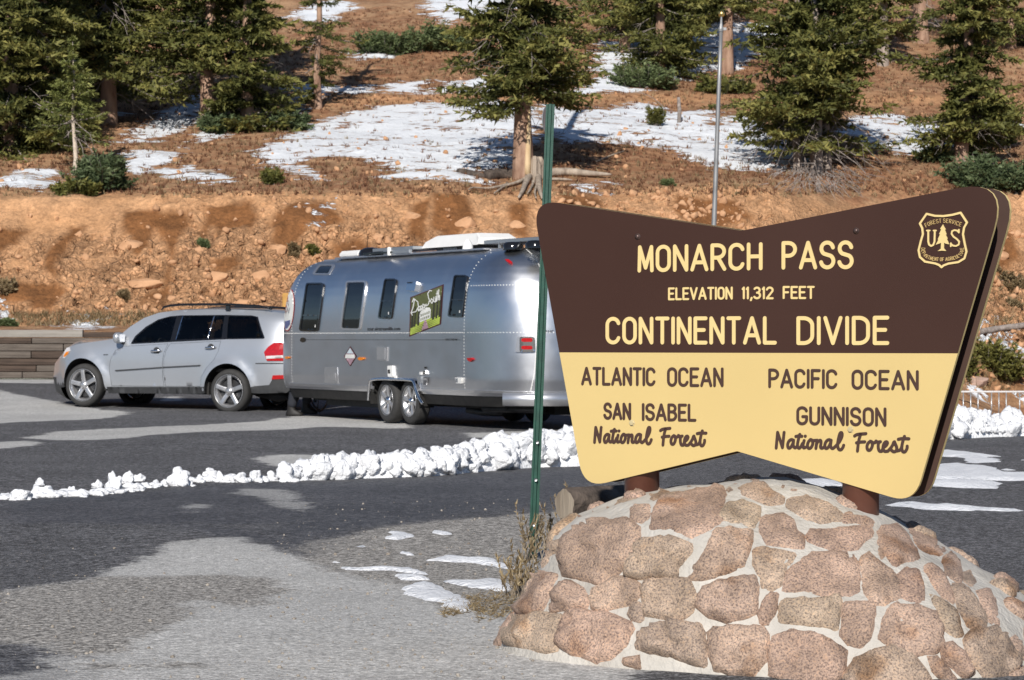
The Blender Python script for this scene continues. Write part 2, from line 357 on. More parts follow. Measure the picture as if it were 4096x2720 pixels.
def terrain_mat(name, kind):
    m = bpy.data.materials.new(name); n, l = nodes(m); b = n['Principled BSDF']; b.inputs['Roughness'].default_value = .92; b.inputs['Specular IOR Level'].default_value = .2
    at = n.new('ShaderNodeAttribute'); at.attribute_name = 'col'; tc = n.new('ShaderNodeTexCoord')
    def nz(s, d=5, r=.6):
        q = n.new('ShaderNodeTexNoise'); q.inputs['Scale'].default_value = s; q.inputs['Detail'].default_value = d; q.inputs['Roughness'].default_value = r; l.new(tc.outputs['Object'], q.inputs['Vector']); return q.outputs[0]
    def rng(x, a, c, d, e):
        q = n.new('ShaderNodeMapRange'); q.inputs[1].default_value = a; q.inputs[2].default_value = c; q.inputs[3].default_value = d; q.inputs[4].default_value = e; l.new(x, q.inputs[0]); return q.outputs[0]
    def mul(c, f):
        q = n.new('ShaderNodeMixRGB'); q.blend_type = 'MULTIPLY'; q.inputs[0].default_value = 1; l.new(c, q.inputs[1]); l.new(f, q.inputs[2]); return q.outputs[0]
    def mix(f, a, c):
        q = n.new('ShaderNodeMixRGB'); l.new(f, q.inputs[0]); l.new(a, q.inputs[1])
        if isinstance(c, tuple): q.inputs[2].default_value = (*c, 1)
        else: l.new(c, q.inputs[2])
        return q.outputs[0]
    def m2(op, a, c):
        q = n.new('ShaderNodeMath'); q.operation = op
        for i, x in enumerate((a, c)):
            if isinstance(x, (int, float)): q.inputs[i].default_value = x
            else: l.new(x, q.inputs[i])
        return q.outputs[0]
    sn = n.new('ShaderNodeAttribute'); sn.attribute_name = 'snow'
    if kind == 'hill':
        c = mul(at.outputs['Color'], rng(nz(1.5), .3, .7, .72, 1.25)); c = mul(c, rng(nz(9, 6, .7), .3, .7, .66, 1.32))
        mp = n.new('ShaderNodeMapping'); mp.inputs['Scale'].default_value = (.75, 1.9, 1.2); l.new(tc.outputs['Object'], mp.inputs[0])
        def nzm(s, d, r):
            q = n.new('ShaderNodeTexNoise'); q.inputs['Scale'].default_value = s; q.inputs['Detail'].default_value = d; q.inputs['Roughness'].default_value = r; l.new(mp.outputs[0], q.inputs['Vector']); return q.outputs[0]
        nn = m2('ADD', m2('MULTIPLY', m2('SUBTRACT', nzm(.9, 5, .62), .5), 2.4), m2('MULTIPLY', m2('SUBTRACT', nzm(3.2, 5, .68), .5), 2.0))
        rk = n.new('ShaderNodeAttribute'); rk.attribute_name = 'rock'
        def vor(s):
            q = n.new('ShaderNodeTexVoronoi'); q.feature = 'DISTANCE_TO_EDGE'; q.inputs['Scale'].default_value = s
            w_ = n.new('ShaderNodeMixRGB'); w_.blend_type = 'ADD'; w_.inputs[0].default_value = .25; l.new(tc.outputs['Object'], w_.inputs[1]); nn_ = n.new('ShaderNodeTexNoise'); nn_.inputs['Scale'].default_value = s * .8; l.new(tc.outputs['Object'], nn_.inputs['Vector']); l.new(nn_.outputs['Color'], w_.inputs[2])
            l.new(w_.outputs[0], q.inputs['Vector']); return q.outputs[0]
        v1, v2 = rng(vor(2.6), 0, .10, 0, 1), rng(vor(6.5), 0, .12, 0, 1)
        ck = m2('MULTIPLY', v1, m2('ADD', m2('MULTIPLY', v2, .5), .5)); ckf = m2('SUBTRACT', 1, m2('MULTIPLY', m2('SUBTRACT', 1, ck), rk.outputs['Fac']))
        c = mul(c, rng(ckf, 0, 1, .72, 1.03))
        s = rng(m2('ADD', sn.outputs['Fac'], nn), -.03, .05, 0, 1)
        c = mix(s, c, (.76, .78, .81)); l.new(c, b.inputs['Base Color'])
        h = m2('ADD', m2('ADD', m2('MULTIPLY', nz(7, 6, .65), .55), m2('MULTIPLY', s, .25)), m2('MULTIPLY', ckf, .45))
        bp = n.new('ShaderNodeBump'); bp.inputs['Distance'].default_value = .16; bp.inputs['Strength'].default_value = .9; l.new(h, bp.inputs['Height']); l.new(bp.outputs[0], b.inputs['Normal'])
    else:
        grain = nz(70, 2, .6); gr2 = nz(24, 3, .6); big = nz(.8, 5, .6)
        dry = n.new('ShaderNodeAttribute'); dry.attribute_name = 'dry'; grv = n.new('ShaderNodeAttribute'); grv.attribute_name = 'gravel'; wet = n.new('ShaderNodeAttribute'); wet.attribute_name = 'wet'
        nn = m2('ADD', m2('MULTIPLY', m2('SUBTRACT', nz(2.2, 6, .65), .5), .6), m2('MULTIPLY', m2('SUBTRACT', nz(14, 4, .7), .5), .4))
        fd = rng(m2('ADD', dry.outputs['Fac'], nn), -.05, .07, 0, 1)
        fg = rng(m2('ADD', grv.outputs['Fac'], nn), -.07, .07, 0, 1)
        fw = rng(m2('ADD', wet.outputs['Fac'], nn), -.2, .2, 0, 1)
        asp = n.new('ShaderNodeRGB'); asp.outputs[0].default_value = (.098, .097, .101, 1)
        c = mul(asp.outputs[0], rng(grain, .38, .62, .45, 1.7)); c = mul(c, rng(gr2, .38, .62, .55, 1.5)); c = mul(c, rng(nz(13, 6, .9), .42, .58, .55, 1.6))
        spk = rng(grain, .60, .68, 0, .6)
        c = mix(spk, c, (.26, .25, .235)); c = mul(c, rng(big, .3, .7, .82, 1.15))
        d0 = n.new('ShaderNodeRGB'); d0.outputs[0].default_value = (.53, .518, .495, 1)
        d_ = mul(d0.outputs[0], rng(grain, .38, .62, .68, 1.22)); d_ = mul(d_, rng(gr2, .38, .62, .82, 1.14)); d_ = mul(d_, rng(nz(13, 6, .9), .42, .58, .82, 1.14)); d_ = mul(d_, rng(big, .3, .7, .88, 1.08))
        c = mix(fd, c, d_)
        g0 = n.new('ShaderNodeRGB'); g0.outputs[0].default_value = (.31, .292, .268, 1)
        g_ = mul(g0.outputs[0], rng(gr2, .38, .62, .5, 1.5)); g_ = mul(g_, rng(grain, .38, .62, .5, 1.5))
        c = mix(fg, c, g_)
        c = mix(m2('MULTIPLY', fw, .35), c, (.040, .043, .052))
        s = rng(m2('ADD', sn.outputs['Fac'], nn), -.03, .03, 0, 1)
        c = mix(s, c, (.84, .85, .88)); l.new(c, b.inputs['Base Color'])
        r = rng(fw, 0, 1, .88, .62); l.new(r, b.inputs['Roughness'])
        h = m2('ADD', grain, m2('MULTIPLY', gr2, 1.2))
        bp = n.new('ShaderNodeBump'); bp.inputs['Distance'].default_value = .012; bp.inputs['Strength'].default_value = .8; l.new(h, bp.inputs['Height']); l.new(bp.outputs[0], b.inputs['Normal'])
    return m
M['hill'] = terrain_mat('hillside_soil', 'hill'); M['asphalt'] = terrain_mat('asphalt', 'asphalt')

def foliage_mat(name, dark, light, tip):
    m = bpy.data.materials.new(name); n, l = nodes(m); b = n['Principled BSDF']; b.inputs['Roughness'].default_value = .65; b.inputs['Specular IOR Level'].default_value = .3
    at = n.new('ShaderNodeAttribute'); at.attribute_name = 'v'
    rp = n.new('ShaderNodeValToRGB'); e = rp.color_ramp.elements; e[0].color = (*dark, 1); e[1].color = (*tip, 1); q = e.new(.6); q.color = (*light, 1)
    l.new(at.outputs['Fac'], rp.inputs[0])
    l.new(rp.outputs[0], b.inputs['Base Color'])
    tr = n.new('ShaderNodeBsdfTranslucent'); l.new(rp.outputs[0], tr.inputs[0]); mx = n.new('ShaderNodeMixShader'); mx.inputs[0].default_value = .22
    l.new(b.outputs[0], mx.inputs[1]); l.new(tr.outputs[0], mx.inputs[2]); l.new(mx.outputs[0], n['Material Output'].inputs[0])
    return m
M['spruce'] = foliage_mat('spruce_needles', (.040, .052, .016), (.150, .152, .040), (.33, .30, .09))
M['spruceb'] = foliage_mat('blue_spruce_needles', (.036, .058, .026), (.105, .140, .062), (.23, .28, .14))
M['sapl'] = foliage_mat('sapling_needles', (.06, .08, .025), (.20, .22, .06), (.40, .40, .14))
M['shrubg'] = foliage_mat('shrub_leaves', (.05, .07, .028), (.14, .18, .075), (.25, .29, .13))
M['shrubo'] = foliage_mat('olive_shrub_leaves', (.05, .05, .014), (.15, .145, .035), (.28, .26, .075))
M['drygrass'] = foliage_mat('dry_grass', (.11, .075, .035), (.26, .19, .10), (.46, .36, .21))
M['bark'] = mat('spruce_bark', (.20, .11, .07), .9, col2=(.46, .30, .21), scale=5, bump=.03, bscale=22, stretch=(1, 1, .3))
M['barkp'] = mat('pale_bark', (.42, .34, .26), .9, col2=(.66, .56, .46), scale=6, bump=.02, bscale=25)
M['barkg'] = mat('grey_bark', (.20, .155, .125), .9, col2=(.46, .38, .32), scale=5, bump=.03, bscale=22, stretch=(1, 1, .3))
M['bankrock'] = mat('bank_rock', (.40, .21, .105), .9, col2=(.62, .36, .20), scale=1.7, bump=.03, bscale=9)
M['boulder'] = mat('boulder', (.34, .22, .17), .9, col2=(.50, .35, .28), scale=4, bump=.02, bscale=20)
# ------------------------------------------------------------------ terrain shape
def gz_left(D): return np.interp(D, [0, 15, 23, 40, 46.5, 49.5, 55, 61.9], [0, 0, .04, .15, .155, .245, .38, .55])
def gz_right(D): return np.interp(D, [0, 15, 35, 38.5, 50, 69], [0, 0, .05, .05, -.55, -.85])
ZD = lambda y, D: EYE + (786.8 - y) / 5937.0 * D
_cols = [
    (0,    [(62.0, None, .55), (62.25, None, 1.68), (64.3, 750, None), (69, 458, None), (70.5, 438, None), (86, 250, None), (89, 220, None), (110, 0, None), (150, -230, None), (230, -420, None)]),
    (350,  [(62.0, None, .55), (62.25, None, 1.66), (64.3, 750, None), (69, 452, None), (70.5, 436, None), (86, 262, None), (89, 225, None), (110, 0, None), (150, -230, None), (230, -420, None)]),
    (700,  [(62.0, None, .55), (62.25, None, 1.62), (64.3, 750, None), (69, 444, None), (70.5, 430, None), (86, 252, None), (89, 214, None), (110, 0, None), (150, -230, None), (230, -420, None)]),
    (1200, [(62.0, None, .50), (62.5, None, .60), (65.0, 735, None), (69.3, 450, None), (71, 425, None), (86, 245, None), (89, 212, None), (110, 0, None), (150, -230, None), (230, -420, None)]),
    (1750, [(62.0, None, .0), (66.0, None, .1), (67.5, 700, None), (71.5, 438, None), (73.5, 415, None), (88, 245, None), (91, 218, None), (112, 0, None), (150, -230, None), (230, -420, None)]),
    (2361, [(62.0, None, -.75), (69.0, None, -.85), (72, 765, None), (75.5, 450, None), (77.5, 405, None), (92, 245, None), (95, 220, None), (115, 0, None), (150, -210, None), (230, -420, None)]),
]
_DG = np.concatenate([np.linspace(62, 80, 400), np.linspace(80.05, 230, 400)])
_CA = np.array([(c[0] * K - CX) / F for c in _cols])
_CZ = []
for _, kn in _cols:
    Ds = [k[0] for k in kn]; Zs = [ZD(k[1], k[0]) if k[2] is None else k[2] for k in kn]
    _CZ.append(np.interp(_DG, Ds, Zs))
_CZ = np.array(_CZ)
def terr(X, Y):
    X = np.asarray(X, float); Y = np.asarray(Y, float)
    Ys = np.maximum(Y, 1.0); a = np.clip(X / Ys, _CA[0], _CA[-1])
    wr = np.clip((a - .04) / .10, 0, 1); wr = wr * wr * (3 - 2 * wr)
    zg = gz_left(Y) * (1 - wr) + gz_right(Y) * wr
    k = np.clip(np.searchsorted(_CA, a) - 1, 0, len(_CA) - 2); t = (a - _CA[k]) / (_CA[k + 1] - _CA[k])
    di = np.interp(Y, _DG, np.arange(len(_DG))); d0 = np.clip(di.astype(int), 0, len(_DG) - 2); dt = di - d0
    z0 = _CZ[k, d0] * (1 - dt) + _CZ[k, d0 + 1] * dt; z1 = _CZ[k + 1, d0] * (1 - dt) + _CZ[k + 1, d0 + 1] * dt
    zh = z0 * (1 - t) + z1 * t
    ar = X / Ys; lowf = 1 - .72 * np.clip((-.30 - ar) / .45, 0, 1); zh = .55 + (zh - .55) * np.where(ar < -.3, lowf, 1)
    m = np.clip((Y - 61.9) / .1, 0, 1)
    return np.where(Y < 61.9, zg, zg * (1 - m) + zh * m)
_RD = np.concatenate([np.linspace(9, 62, 1500), np.linspace(62.01, 80, 1200), np.linspace(80, 160, 1500)])
def on_ground(p):
    """photo measurement (full-size pixels) -> point on the terrain"""
    r = ray(p); Z = EYE + r[2] * _RD; T = terr(r[0] * _RD, _RD)
    i = np.nonzero(T >= Z)[0]; D = _RD[i[0]] if len(i) else 150.0
    return np.array([r[0] * D, D, float(terr(r[0] * D, D))])
def gpoly(pts, conv=dd): return [on_ground(conv(*p))[:2] for p in pts]
def dst(x, D): return (x * K - CX) / F * D

SNOW_HILL = [
 [(270,330),(330,300),(370,258),(440,225),(475,213),(480,245),(458,275),(455,292),(400,312),(330,328)],
 [(600,345),(700,300),(745,272),(800,262),(880,246),(1000,236),(1110,233),(1200,245),(1250,255),(1255,300),(1240,335),(1195,352),(1200,380),(1130,385),(1060,392),(960,395),(890,385),(800,362),(720,362),(660,372),(600,362)],
 [(870,408),(940,397),(1040,395),(1100,410),(1128,422),(1040,421),(960,414)],
 [(1250,240),(1350,258),(1450,240),(1500,235),(1560,255),(1640,255),(1650,290),(1720,262),(1760,300),(1830,330),(1850,380),(1760,388),(1640,375),(1560,345),(1480,322),(1400,320),(1300,330),(1250,300)],
 [(1950,280),(2060,270),(2200,300),(2190,345),(2100,360),(2000,335),(1940,310)],
 [(650,208),(700,192),(760,200),(870,200),(860,215),(760,218),(700,235),(705,268),(690,262),(688,228)],
 [(870,210),(900,196),(965,188),(965,209),(900,216)], [(975,216),(1040,190),(1110,176),(1200,183),(1190,210),(1080,216)],
 [(1330,212),(1370,190),(1420,175),(1475,190),(1465,212),(1390,214)],
 [(975,25),(1010,-10),(1150,-10),(1185,20),(1120,48),(1020,52)],
 [(1370,150),(1400,90),(1450,95),(1560,60),(1780,50),(1790,110),(1700,150),(1560,180),(1420,190),(1380,165)],
 [(800,122),(900,108),(955,115),(880,130),(820,135)],
 [(280,362),(340,350),(420,346),(400,372),(320,396),(283,388)], [(355,385),(430,384),(530,405),(525,417),(420,412),(365,400)],
 [(-60,425),(60,395),(140,393),(130,432),(60,437),(10,428)], [(450,312),(500,302),(545,300),(500,320),(460,322)],
 [(620,362),(700,382),(760,412),(740,417),(680,402),(620,377)], [(1320,427),(1350,418),(1405,420),(1385,433),(1350,435)],
 [(700,478),(730,462),(772,464),(735,492)], [(-20,700),(14,710),(16,738),(-20,742)], [(140,750),(180,747),(228,750),(225,759),(160,758)],
 [(2235,776),(2300,762),(2420,785),(2420,830),(2310,812),(2255,797)], [(2215,892),(2242,880),(2255,896),(2225,902)], [(2330,880),(2400,885),(2400,907),(2335,900)],
 [(2325,282),(2400,285),(2400,302),(2335,295)], [(2210,845),(2235,825),(2245,850),(2215,860)], [(260,255),(300,262),(285,272),(262,268)], [(660,40),(760,0),(820,10),(740,60)]]
DAMP = [[(0,350),(100,380),(210,380),(120,470),(40,560),(-60,620),(-60,350)], [(480,350),(630,345),(560,440),(490,580),(440,640),(440,780),(380,740),(310,680),(330,560),(420,470),(480,400)],
 [(900,260),(1050,240),(1200,260),(1350,260),(1360,360),(1320,500),(1260,760),(1190,900),(1130,940),(1200,720),(1240,600),(1180,480),(1130,400),(1100,520),(1000,600),(940,560),(950,460),(880,380)],
 [(1480,220),(1820,190),(1870,290),(1830,400),(1700,380),(1600,420),(1520,370),(1480,470),(1420,440),(1460,330)],
 [(1930,350),(2000,260),(2100,200),(2361,180),(2500,300),(2400,400),(2250,380),(2120,540),(1960,520),(1980,420)],
 [(-60,820),(100,780),(240,790),(300,760),(440,780),(520,830),(440,900),(400,1020),(240,1000),(200,930),(-60,940)],
 [(1000,900),(1150,840),(1220,760),(1250,850),(1200,960),(1050,940)], [(1500,640),(1700,560),(1750,640),(1650,760),(1560,700)]]
DAMP2 = [[(1295,440),(1375,440),(1395,475),(1370,505),(1285,485)], [(1560,452),(1700,462),(1740,500),(1600,530),(1550,490)], [(1000,450),(1080,450),(1100,500),(1040,560),(990,520)], [(760,560),(830,545),(900,600),(840,660),(770,640)],
 [(2240,560),(2330,520),(2361,600),(2300,640)], [(2260,860),(2361,850),(2361,900),(2270,910)], [(950,470),(1000,455),(980,560),(930,540)], [(1170,470),(1225,470),(1225,560),(1180,540)]]
def multi_sd(P, polys, conv=dd):
    r = np.full(len(P), -9.0)
    for pl in polys:
        g = np.array(gpoly(pl, conv)); x0, y0 = g.min(0) - 3; x1, y1 = g.max(0) + 3
        k = (P[:, 0] > x0) & (P[:, 0] < x1) & (P[:, 1] > y0) & (P[:, 1] < y1)
        if k.any(): r[k] = np.maximum(r[k], sdf(P[k], g))
    return r

# ------------------------------------------------------------------ hillside mesh
aa = np.concatenate([np.array([-2.2, -1.5, -1.0, -.75, -.6, -.5, -.42, -.36, -.32, -.29, -.265]), np.linspace(-.25, .25, 560), np.array([.265, .29, .32, .36, .42, .5, .6, .75, 1.0, 1.5, 2.2])])
yy = np.concatenate([np.linspace(61.95, 64.2, 26), np.linspace(64.25, 72, 250), np.linspace(72.06, 79, 130), np.linspace(79.1, 112, 260), np.linspace(112.5, 230, 60)])
A, Yg = np.meshgrid(aa, yy); X = (A * Yg).ravel(); Yr = Yg.ravel(); Z = terr(X, Yr)
P3 = np.stack([X, Yr, Z], 1)
XY0 = np.stack([X, Yr], 1); vis = (np.abs(A.ravel()) < .27); kb = vis & (Yr < 80)
dm = np.full(len(X), -9.0)
n1 = fbm(P3 * .25, 3, 3); n2 = fbm(P3 * 1.1, 4, 8); n3 = fbm(P3 * 4.0, 3, 21)
# where the steep cut is
ai = np.clip(X / Yr, _CA[0], _CA[-1])
base_D = np.interp(ai, _CA, [64.2, 64.2, 64.2, 63.5, 66.5, 70]); crest_D = np.interp(ai, _CA, [69.3, 69.3, 69.3, 69.8, 72, 76])
ramp = lambda x, a, b: np.clip((x - a) / (b - a), 0, 1)
cut = ramp(Yr, base_D - .3, base_D + .6) * (1 - ramp(Yr, crest_D - .3, crest_D + 1.0 + n1 * .8))
low = 1 - ramp(Yr + n1 * 1.5, base_D + 2.6, base_D + 4.4)
sec = ramp(ai, -.145, -.125)
rock = cut * np.clip(low + .45 * sec, 0, 1) * ramp(n1 * .6 + n2 * .5 + sec * .3, -.38, -.10)
dm[kb] = np.maximum(multi_sd(XY0[kb] + np.stack([n2, n3], 1)[kb] * .16, DAMP, crop(0, 700, 1.8162)), multi_sd(XY0[kb] + np.stack([n2, n3], 1)[kb] * .16, DAMP2))
wd0 = ramp(dm, -.10, .14)
rock = rock * (1 - .75 * wd0)
f1, f2, cid, px_, py_ = worley((X + n2 * .30 + n3 * .10) / .55, (Z * 1.25 + n3 * .25) / .42, 3)
g1, g2, gid, qx, qy = worley((X + n3 * .1) / .24, (Z * 1.1) / .2, 13)
big = (cid - .5) * .55 + px_ * (cid * 7 % 1 - .5) * .8 + py_ * (cid * 13 % 1 - .3) * .7 - np.exp(-((f2 - f1) / .07) ** 2) * .26
small = (gid - .5) * .13 + qx * (gid * 5 % 1 - .5) * .22 - np.exp(-((g2 - g1) / .1) ** 2) * .08
disp = rock * (big * .55 + small * .95) + cut * (n2 * .16 + n3 * .05) + cut * n1 * .35
disp = disp + (1 - cut) * ramp(Yr, 64.3, 66) * (n1 * .30 + n2 * .10 + n3 * .035)
fade = ramp(Yr, 62.2, 64.0) + .0
disp = disp * np.maximum(fade, .0)
P3d = P3.copy(); P3d[:, 1] -= disp * .55 * cut; P3d[:, 2] += disp * (.8 - .25 * cut)
tan = np.array([.49, .265, .130]); tan2 = np.array([.54, .310, .165]); rk = np.array([.53, .295, .155]); damp_c = np.array([.200, .085, .031])
soil = np.array([.34, .185, .098]); red = np.array([.21, .085, .042]); grs = np.array([.38, .25, .145])
t = np.clip(.5 + n2 * .9, 0, 1)[:, None]; c_cut = tan * (1 - t) + tan2 * t
c_cut = c_cut * (1 - rock[:, None]) + (rk * (.84 + .3 * cid[:, None]) * (.85 + .3 * gid[:, None])) * rock[:, None]
crack = np.clip(np.exp(-((f2 - f1) / .06) ** 2) + .6 * np.exp(-((g2 - g1) / .07) ** 2), 0, 1) * rock
c_cut = c_cut * (1 - .5 * crack[:, None]) + np.array([.16, .075, .035]) * (.5 * crack[:, None])
XY = np.stack([X + n2 * .15, Yr], 1)
sn = np.full(len(X), -9.0)
sn[vis] = multi_sd(XY[vis], SNOW_HILL)
wd = wd0[:, None] * (1 - .2 * rock[:, None])
c_cut = c_cut * (1 - wd) + damp_c * (1 + .3 * n3[:, None]) * wd
mg = ramp(n1 * .7 + n2 * .6, -.25, .35)[:, None]; mr = ramp(n2 * .7 + n3 * .8 + .1, 0, .45)[:, None]
c_up = soil * (1 - mg) + grs * mg; c_up = c_up * (1 - mr * .75) + red * mr * .75
trackD = np.interp(ai, _CA, [87.6, 87.6, 87.6, 87.6, 89.6, 93.5]); tr = np.exp(-((Yr - trackD + n1) / 1.3) ** 2)[:, None]
c_up = c_up * (1 - tr * .85) + np.array([.52, .28, .14]) * tr * .85
open_ = (ramp(n1 + .3 * n2, .05, .3) * (1 - ramp(Yr, 90, 130)))[:, None]
c_up = c_up * (1 - .5 * open_) + np.array([.48, .27, .145]) * .5 * open_
colr = c_cut * cut[:, None] + c_up * (1 - cut[:, None])
outl = np.clip((-.32 - X / Yr) / .15, 0, 1)[:, None]; colr = colr * (1 - outl) + np.array([.105, .105, .085]) * outl
# strong snow cover gets lobed by noise in the shader; keep within a gentle range
snv = np.where(sn > 0, np.clip(sn, 0, .5) * .68, np.clip(sn, -1.2, 0) * .72) - .01
snv = np.where(sn < -1.2, -9, snv)
thin = -.02 + .0 * n1
ny, na = A.shape
idx = np.arange(ny * na).reshape(ny, na)
Q = np.stack([idx[:-1, :-1], idx[:-1, 1:], idx[1:, 1:], idx[1:, :-1]], -1).reshape(-1, 4)
P3d[:, 2] += np.clip(sn, 0, .5) * .06
hill = mesh_obj('hillside', P3d, Q, M['hill'], smooth=True, attrs={'col': ('FLOAT_COLOR', np.hstack([colr, np.ones((len(colr), 1))])), 'snow': ('FLOAT', snv), 'rock': ('FLOAT', rock)})
hill['kind'] = 'structure'
HB = BVHTree.FromPolygons([Vector(p) for p in P3d.tolist()], Q.tolist())
def drop(x, y):
    h = HB.ray_cast(Vector((x, y, 80)), Vector((0, 0, -1)))
    return h[0].z if h[0] is not None else float(terr(x, y))
def at(x, y):
    """point on the real hillside mesh seen at the 2361-wide photo position"""
    r = Vector(ray(dd(x, y))).normalized(); h = HB.ray_cast(Vector((0, 0, EYE)), r)
    if h[0] is not None: return np.array(h[0])
    return on_ground(dd(x, y))

# ------------------------------------------------------------------ asphalt ground
c3 = crop(0, 1500, 1.8162); c2b = crop(1100, 1650, 1.8162); c3c = crop(0, 2050, 1.1243); c4c = crop(3400, 1700, 3.392)
DRY = [([(-200,100),(0,105),(80,130),(250,165),(400,195),(500,220),(700,245),(960,270),(850,300),(750,320),(300,335),(90,345),(-200,370)], c3),
 ([(170,455),(260,440),(400,410),(650,395),(1000,378),(1400,360),(1900,335),(2150,300),(2361,305),(3000,325),(3000,390),(2361,372),(1950,400),(1500,410),(1200,430),(850,465),(600,475),(400,472),(250,465)], c3),
 ([(-200,490),(200,480),(330,490),(200,520),(-200,545)], c3),
 ([(1860,600),(2000,580),(2361,585),(2600,600),(2560,640),(2361,670),(2150,690),(2000,665),(1870,630)], c3),
 ([(1730,835),(1800,820),(1950,820),(2100,840),(2180,880),(2220,930),(2310,990),(2200,995),(2080,970),(1990,920),(1900,890),(1760,870)], c3),
 ([(1350,935),(1450,935),(1500,940),(1430,990),(1380,1000),(1350,980)], c3),
 ([(1400,150),(1700,140),(2100,130),(2100,160),(1700,190),(1400,180)], c2b),
 ([(740,145),(900,120),(1080,112),(1150,140),(1280,165),(1400,215),(1500,250),(1750,270),(2000,330),(2361,400),(2900,420),(2900,900),(-300,900),(-300,760),(180,700),(210,640),(330,620),(400,640),(0,560),(60,350),(450,290)], c3c),
 ([(-100,30),(400,35),(400,62),(-100,55)], c3), ([(1190,160),(1300,155),(1340,190),(1180,190)], c3)]
GRV = [([(130,960),(400,920),(800,830),(1300,780),(1800,740),(2361,690),(2361,1544),(1700,1500),(1300,1430),(1000,1300),(700,1220),(400,1130),(130,1010)], c2b),
 ([(60,350),(450,290),(1000,275),(1250,310),(1330,350),(1200,385),(1140,430),(960,405),(870,400),(820,440),(860,480),(640,550),(590,620),(330,640),(200,590),(-200,560),(-200,380)], c3c),
 ([(380,670),(640,680),(960,660),(940,690),(420,695)], c3c)]
WET = [([(0,880),(600,870),(1350,820),(2361,740),(2361,1090),(1500,1090),(0,1090)], c3), ([(0,450),(1100,440),(2100,380),(2361,420),(2100,640),(1300,760),(700,840),(100,970),(0,930)], c2b),
 ([(-100,640),(150,650),(330,720),(200,753),(-100,760)], c3c), ([(560,20),(1000,60),(1300,120),(1500,130),(1400,190),(1150,130),(800,70)], c3c)]
SNG = [([(830,890),(850,860),(930,865),(1000,870),(1130,900),(1060,912),(900,925),(840,910)], c2b), ([(1090,1070),(1130,1040),(1200,1015),(1400,1060),(1500,1050),(1620,1095),(1720,1120),(1600,1135),(1520,1110),(1400,1100),(1200,1075)], c2b),
 ([(440,1122),(620,1125),(640,1140),(740,1135),(900,1125),(1060,1150),(1150,1190),(1000,1165),(740,1150),(480,1145)], c2b), ([(840,1175),(950,1170),(1100,1190),(1150,1215),(1050,1230),(900,1200)], c2b),
 ([(1000,1260),(1120,1240),(1220,1240),(1230,1280),(1300,1320),(1450,1390),(1400,1400),(1440,1450),(1300,1440),(1180,1370),(1090,1350),(1010,1300)], c2b), ([(1230,1220),(1400,1225),(1580,1210),(1700,1250),(1710,1300),(1500,1290),(1250,1270)], c2b),
 ([(895,1020),(1000,1015),(1100,1030),(1000,1042)], c2b), ([(330,1090),(430,1095),(400,1106)], c2b), ([(540,970),(650,975),(650,992),(560,987)], c2b), ([(1130,872),(1180,850),(1290,880),(1200,886)], c2b),
 ([(1240,360),(1560,390),(1900,395),(2050,470),(2000,520),(1700,520),(1500,480),(1220,440),(900,400)], c4c), ([(1190,530),(1500,545),(1900,590),(2500,690),(2200,750),(1900,745),(1500,740),(1000,720),(1000,600)], c4c),
 ([(1140,760),(1700,760),(2200,840),(1900,862),(1500,840),(1000,820)], c4c), ([(1000,850),(1300,880),(1340,900),(1070,925)], c4c), ([(300,1075),(900,1088),(1400,1100),(1700,1108),(1900,1150),(2500,1160),(2500,1190),(1900,1175),(1600,1150),(1000,1165),(450,1105)], c4c),
 ([(2060,590),(2340,600),(2330,615),(2100,607)], c4c), ([(2270,490),(2500,450),(2500,505)], c4c), ([(1790,1112),(1900,1105),(1965,1120),(1900,1132),(1830,1127)], dd), ([(1700,1105),(1790,1102),(1800,1112),(1720,1116)], dd)]
xs = np.concatenate([[-400, -250, -150, -90, -60, -42, -32, -25, -20, -17, -15.5], np.arange(-14.5, 17.5, .11), [18.5, 20, 23, 27, 34, 45, 60, 90, 150, 250, 400]])
ys = np.concatenate([[-400, -250, -150, -90, -50, -25, -12, -4, 2, 6, 8.5], np.arange(10, 22, .07), np.arange(22, 61.9, .16), [61.95]])
Xg, Yg2 = np.meshgrid(xs, ys); gx, gy = Xg.ravel(), Yg2.ravel(); gz = terr(gx, gy)
und = fbm(np.stack([gx * .25, gy * .25, gx * 0], 1), 3, 40) * .018 + fbm(np.stack([gx * 2, gy * 2, gx * 0], 1), 2, 44) * .003
gz = gz + und * np.clip((gy - 5) / 5, 0, 1)
G2 = np.stack([gx, gy], 1)
def lay(lst):
    r = np.full(len(gx), -9.0)
    for pl, cv in lst:
        g = np.array(gpoly(pl, cv)); x0, y0 = g.min(0) - 2; x1, y1 = g.max(0) + 2
        k = (gx > x0) & (gx < x1) & (gy > y0) & (gy < y1)
        if k.any(): r[k] = np.maximum(r[k], sdf(G2[k], g))
    return r
dry_a, grv_a, wet_a = lay(DRY), lay(GRV), lay(WET)
edge_gravel = 1.6 - np.abs(gy - 61.9); grv_a = np.maximum(grv_a, np.where(gx < 3, edge_gravel - .8, -9)); dry_a = np.maximum(dry_a, np.where((gy > 60.7), .5, -9))
grv_a = np.where(gy > 45, np.maximum(grv_a, gx - 5.5), grv_a)
ny, na = Xg.shape; idx = np.arange(ny * na).reshape(ny, na)
Qg = np.stack([idx[:-1, :-1], idx[:-1, 1:], idx[1:, 1:], idx[1:, :-1]], -1).reshape(-1, 4)
far_dirt = np.clip((np.hypot(gx, gy - 30) - 90) / 60, 0, 1); grv_a = np.where(far_dirt > 0, .5, grv_a)
ground = mesh_obj('parking_lot_asphalt', np.stack([gx, gy, gz], 1), Qg, M['asphalt'], smooth=True, attrs={'dry': ('FLOAT', np.clip(dry_a, -2, 2)), 'gravel': ('FLOAT', np.clip(grv_a, -2, 2)), 'wet': ('FLOAT', np.clip(wet_a, -2, 2)), 'snow': ('FLOAT', np.full(len(gx), -9.0))})
ground['kind'] = 'structure'
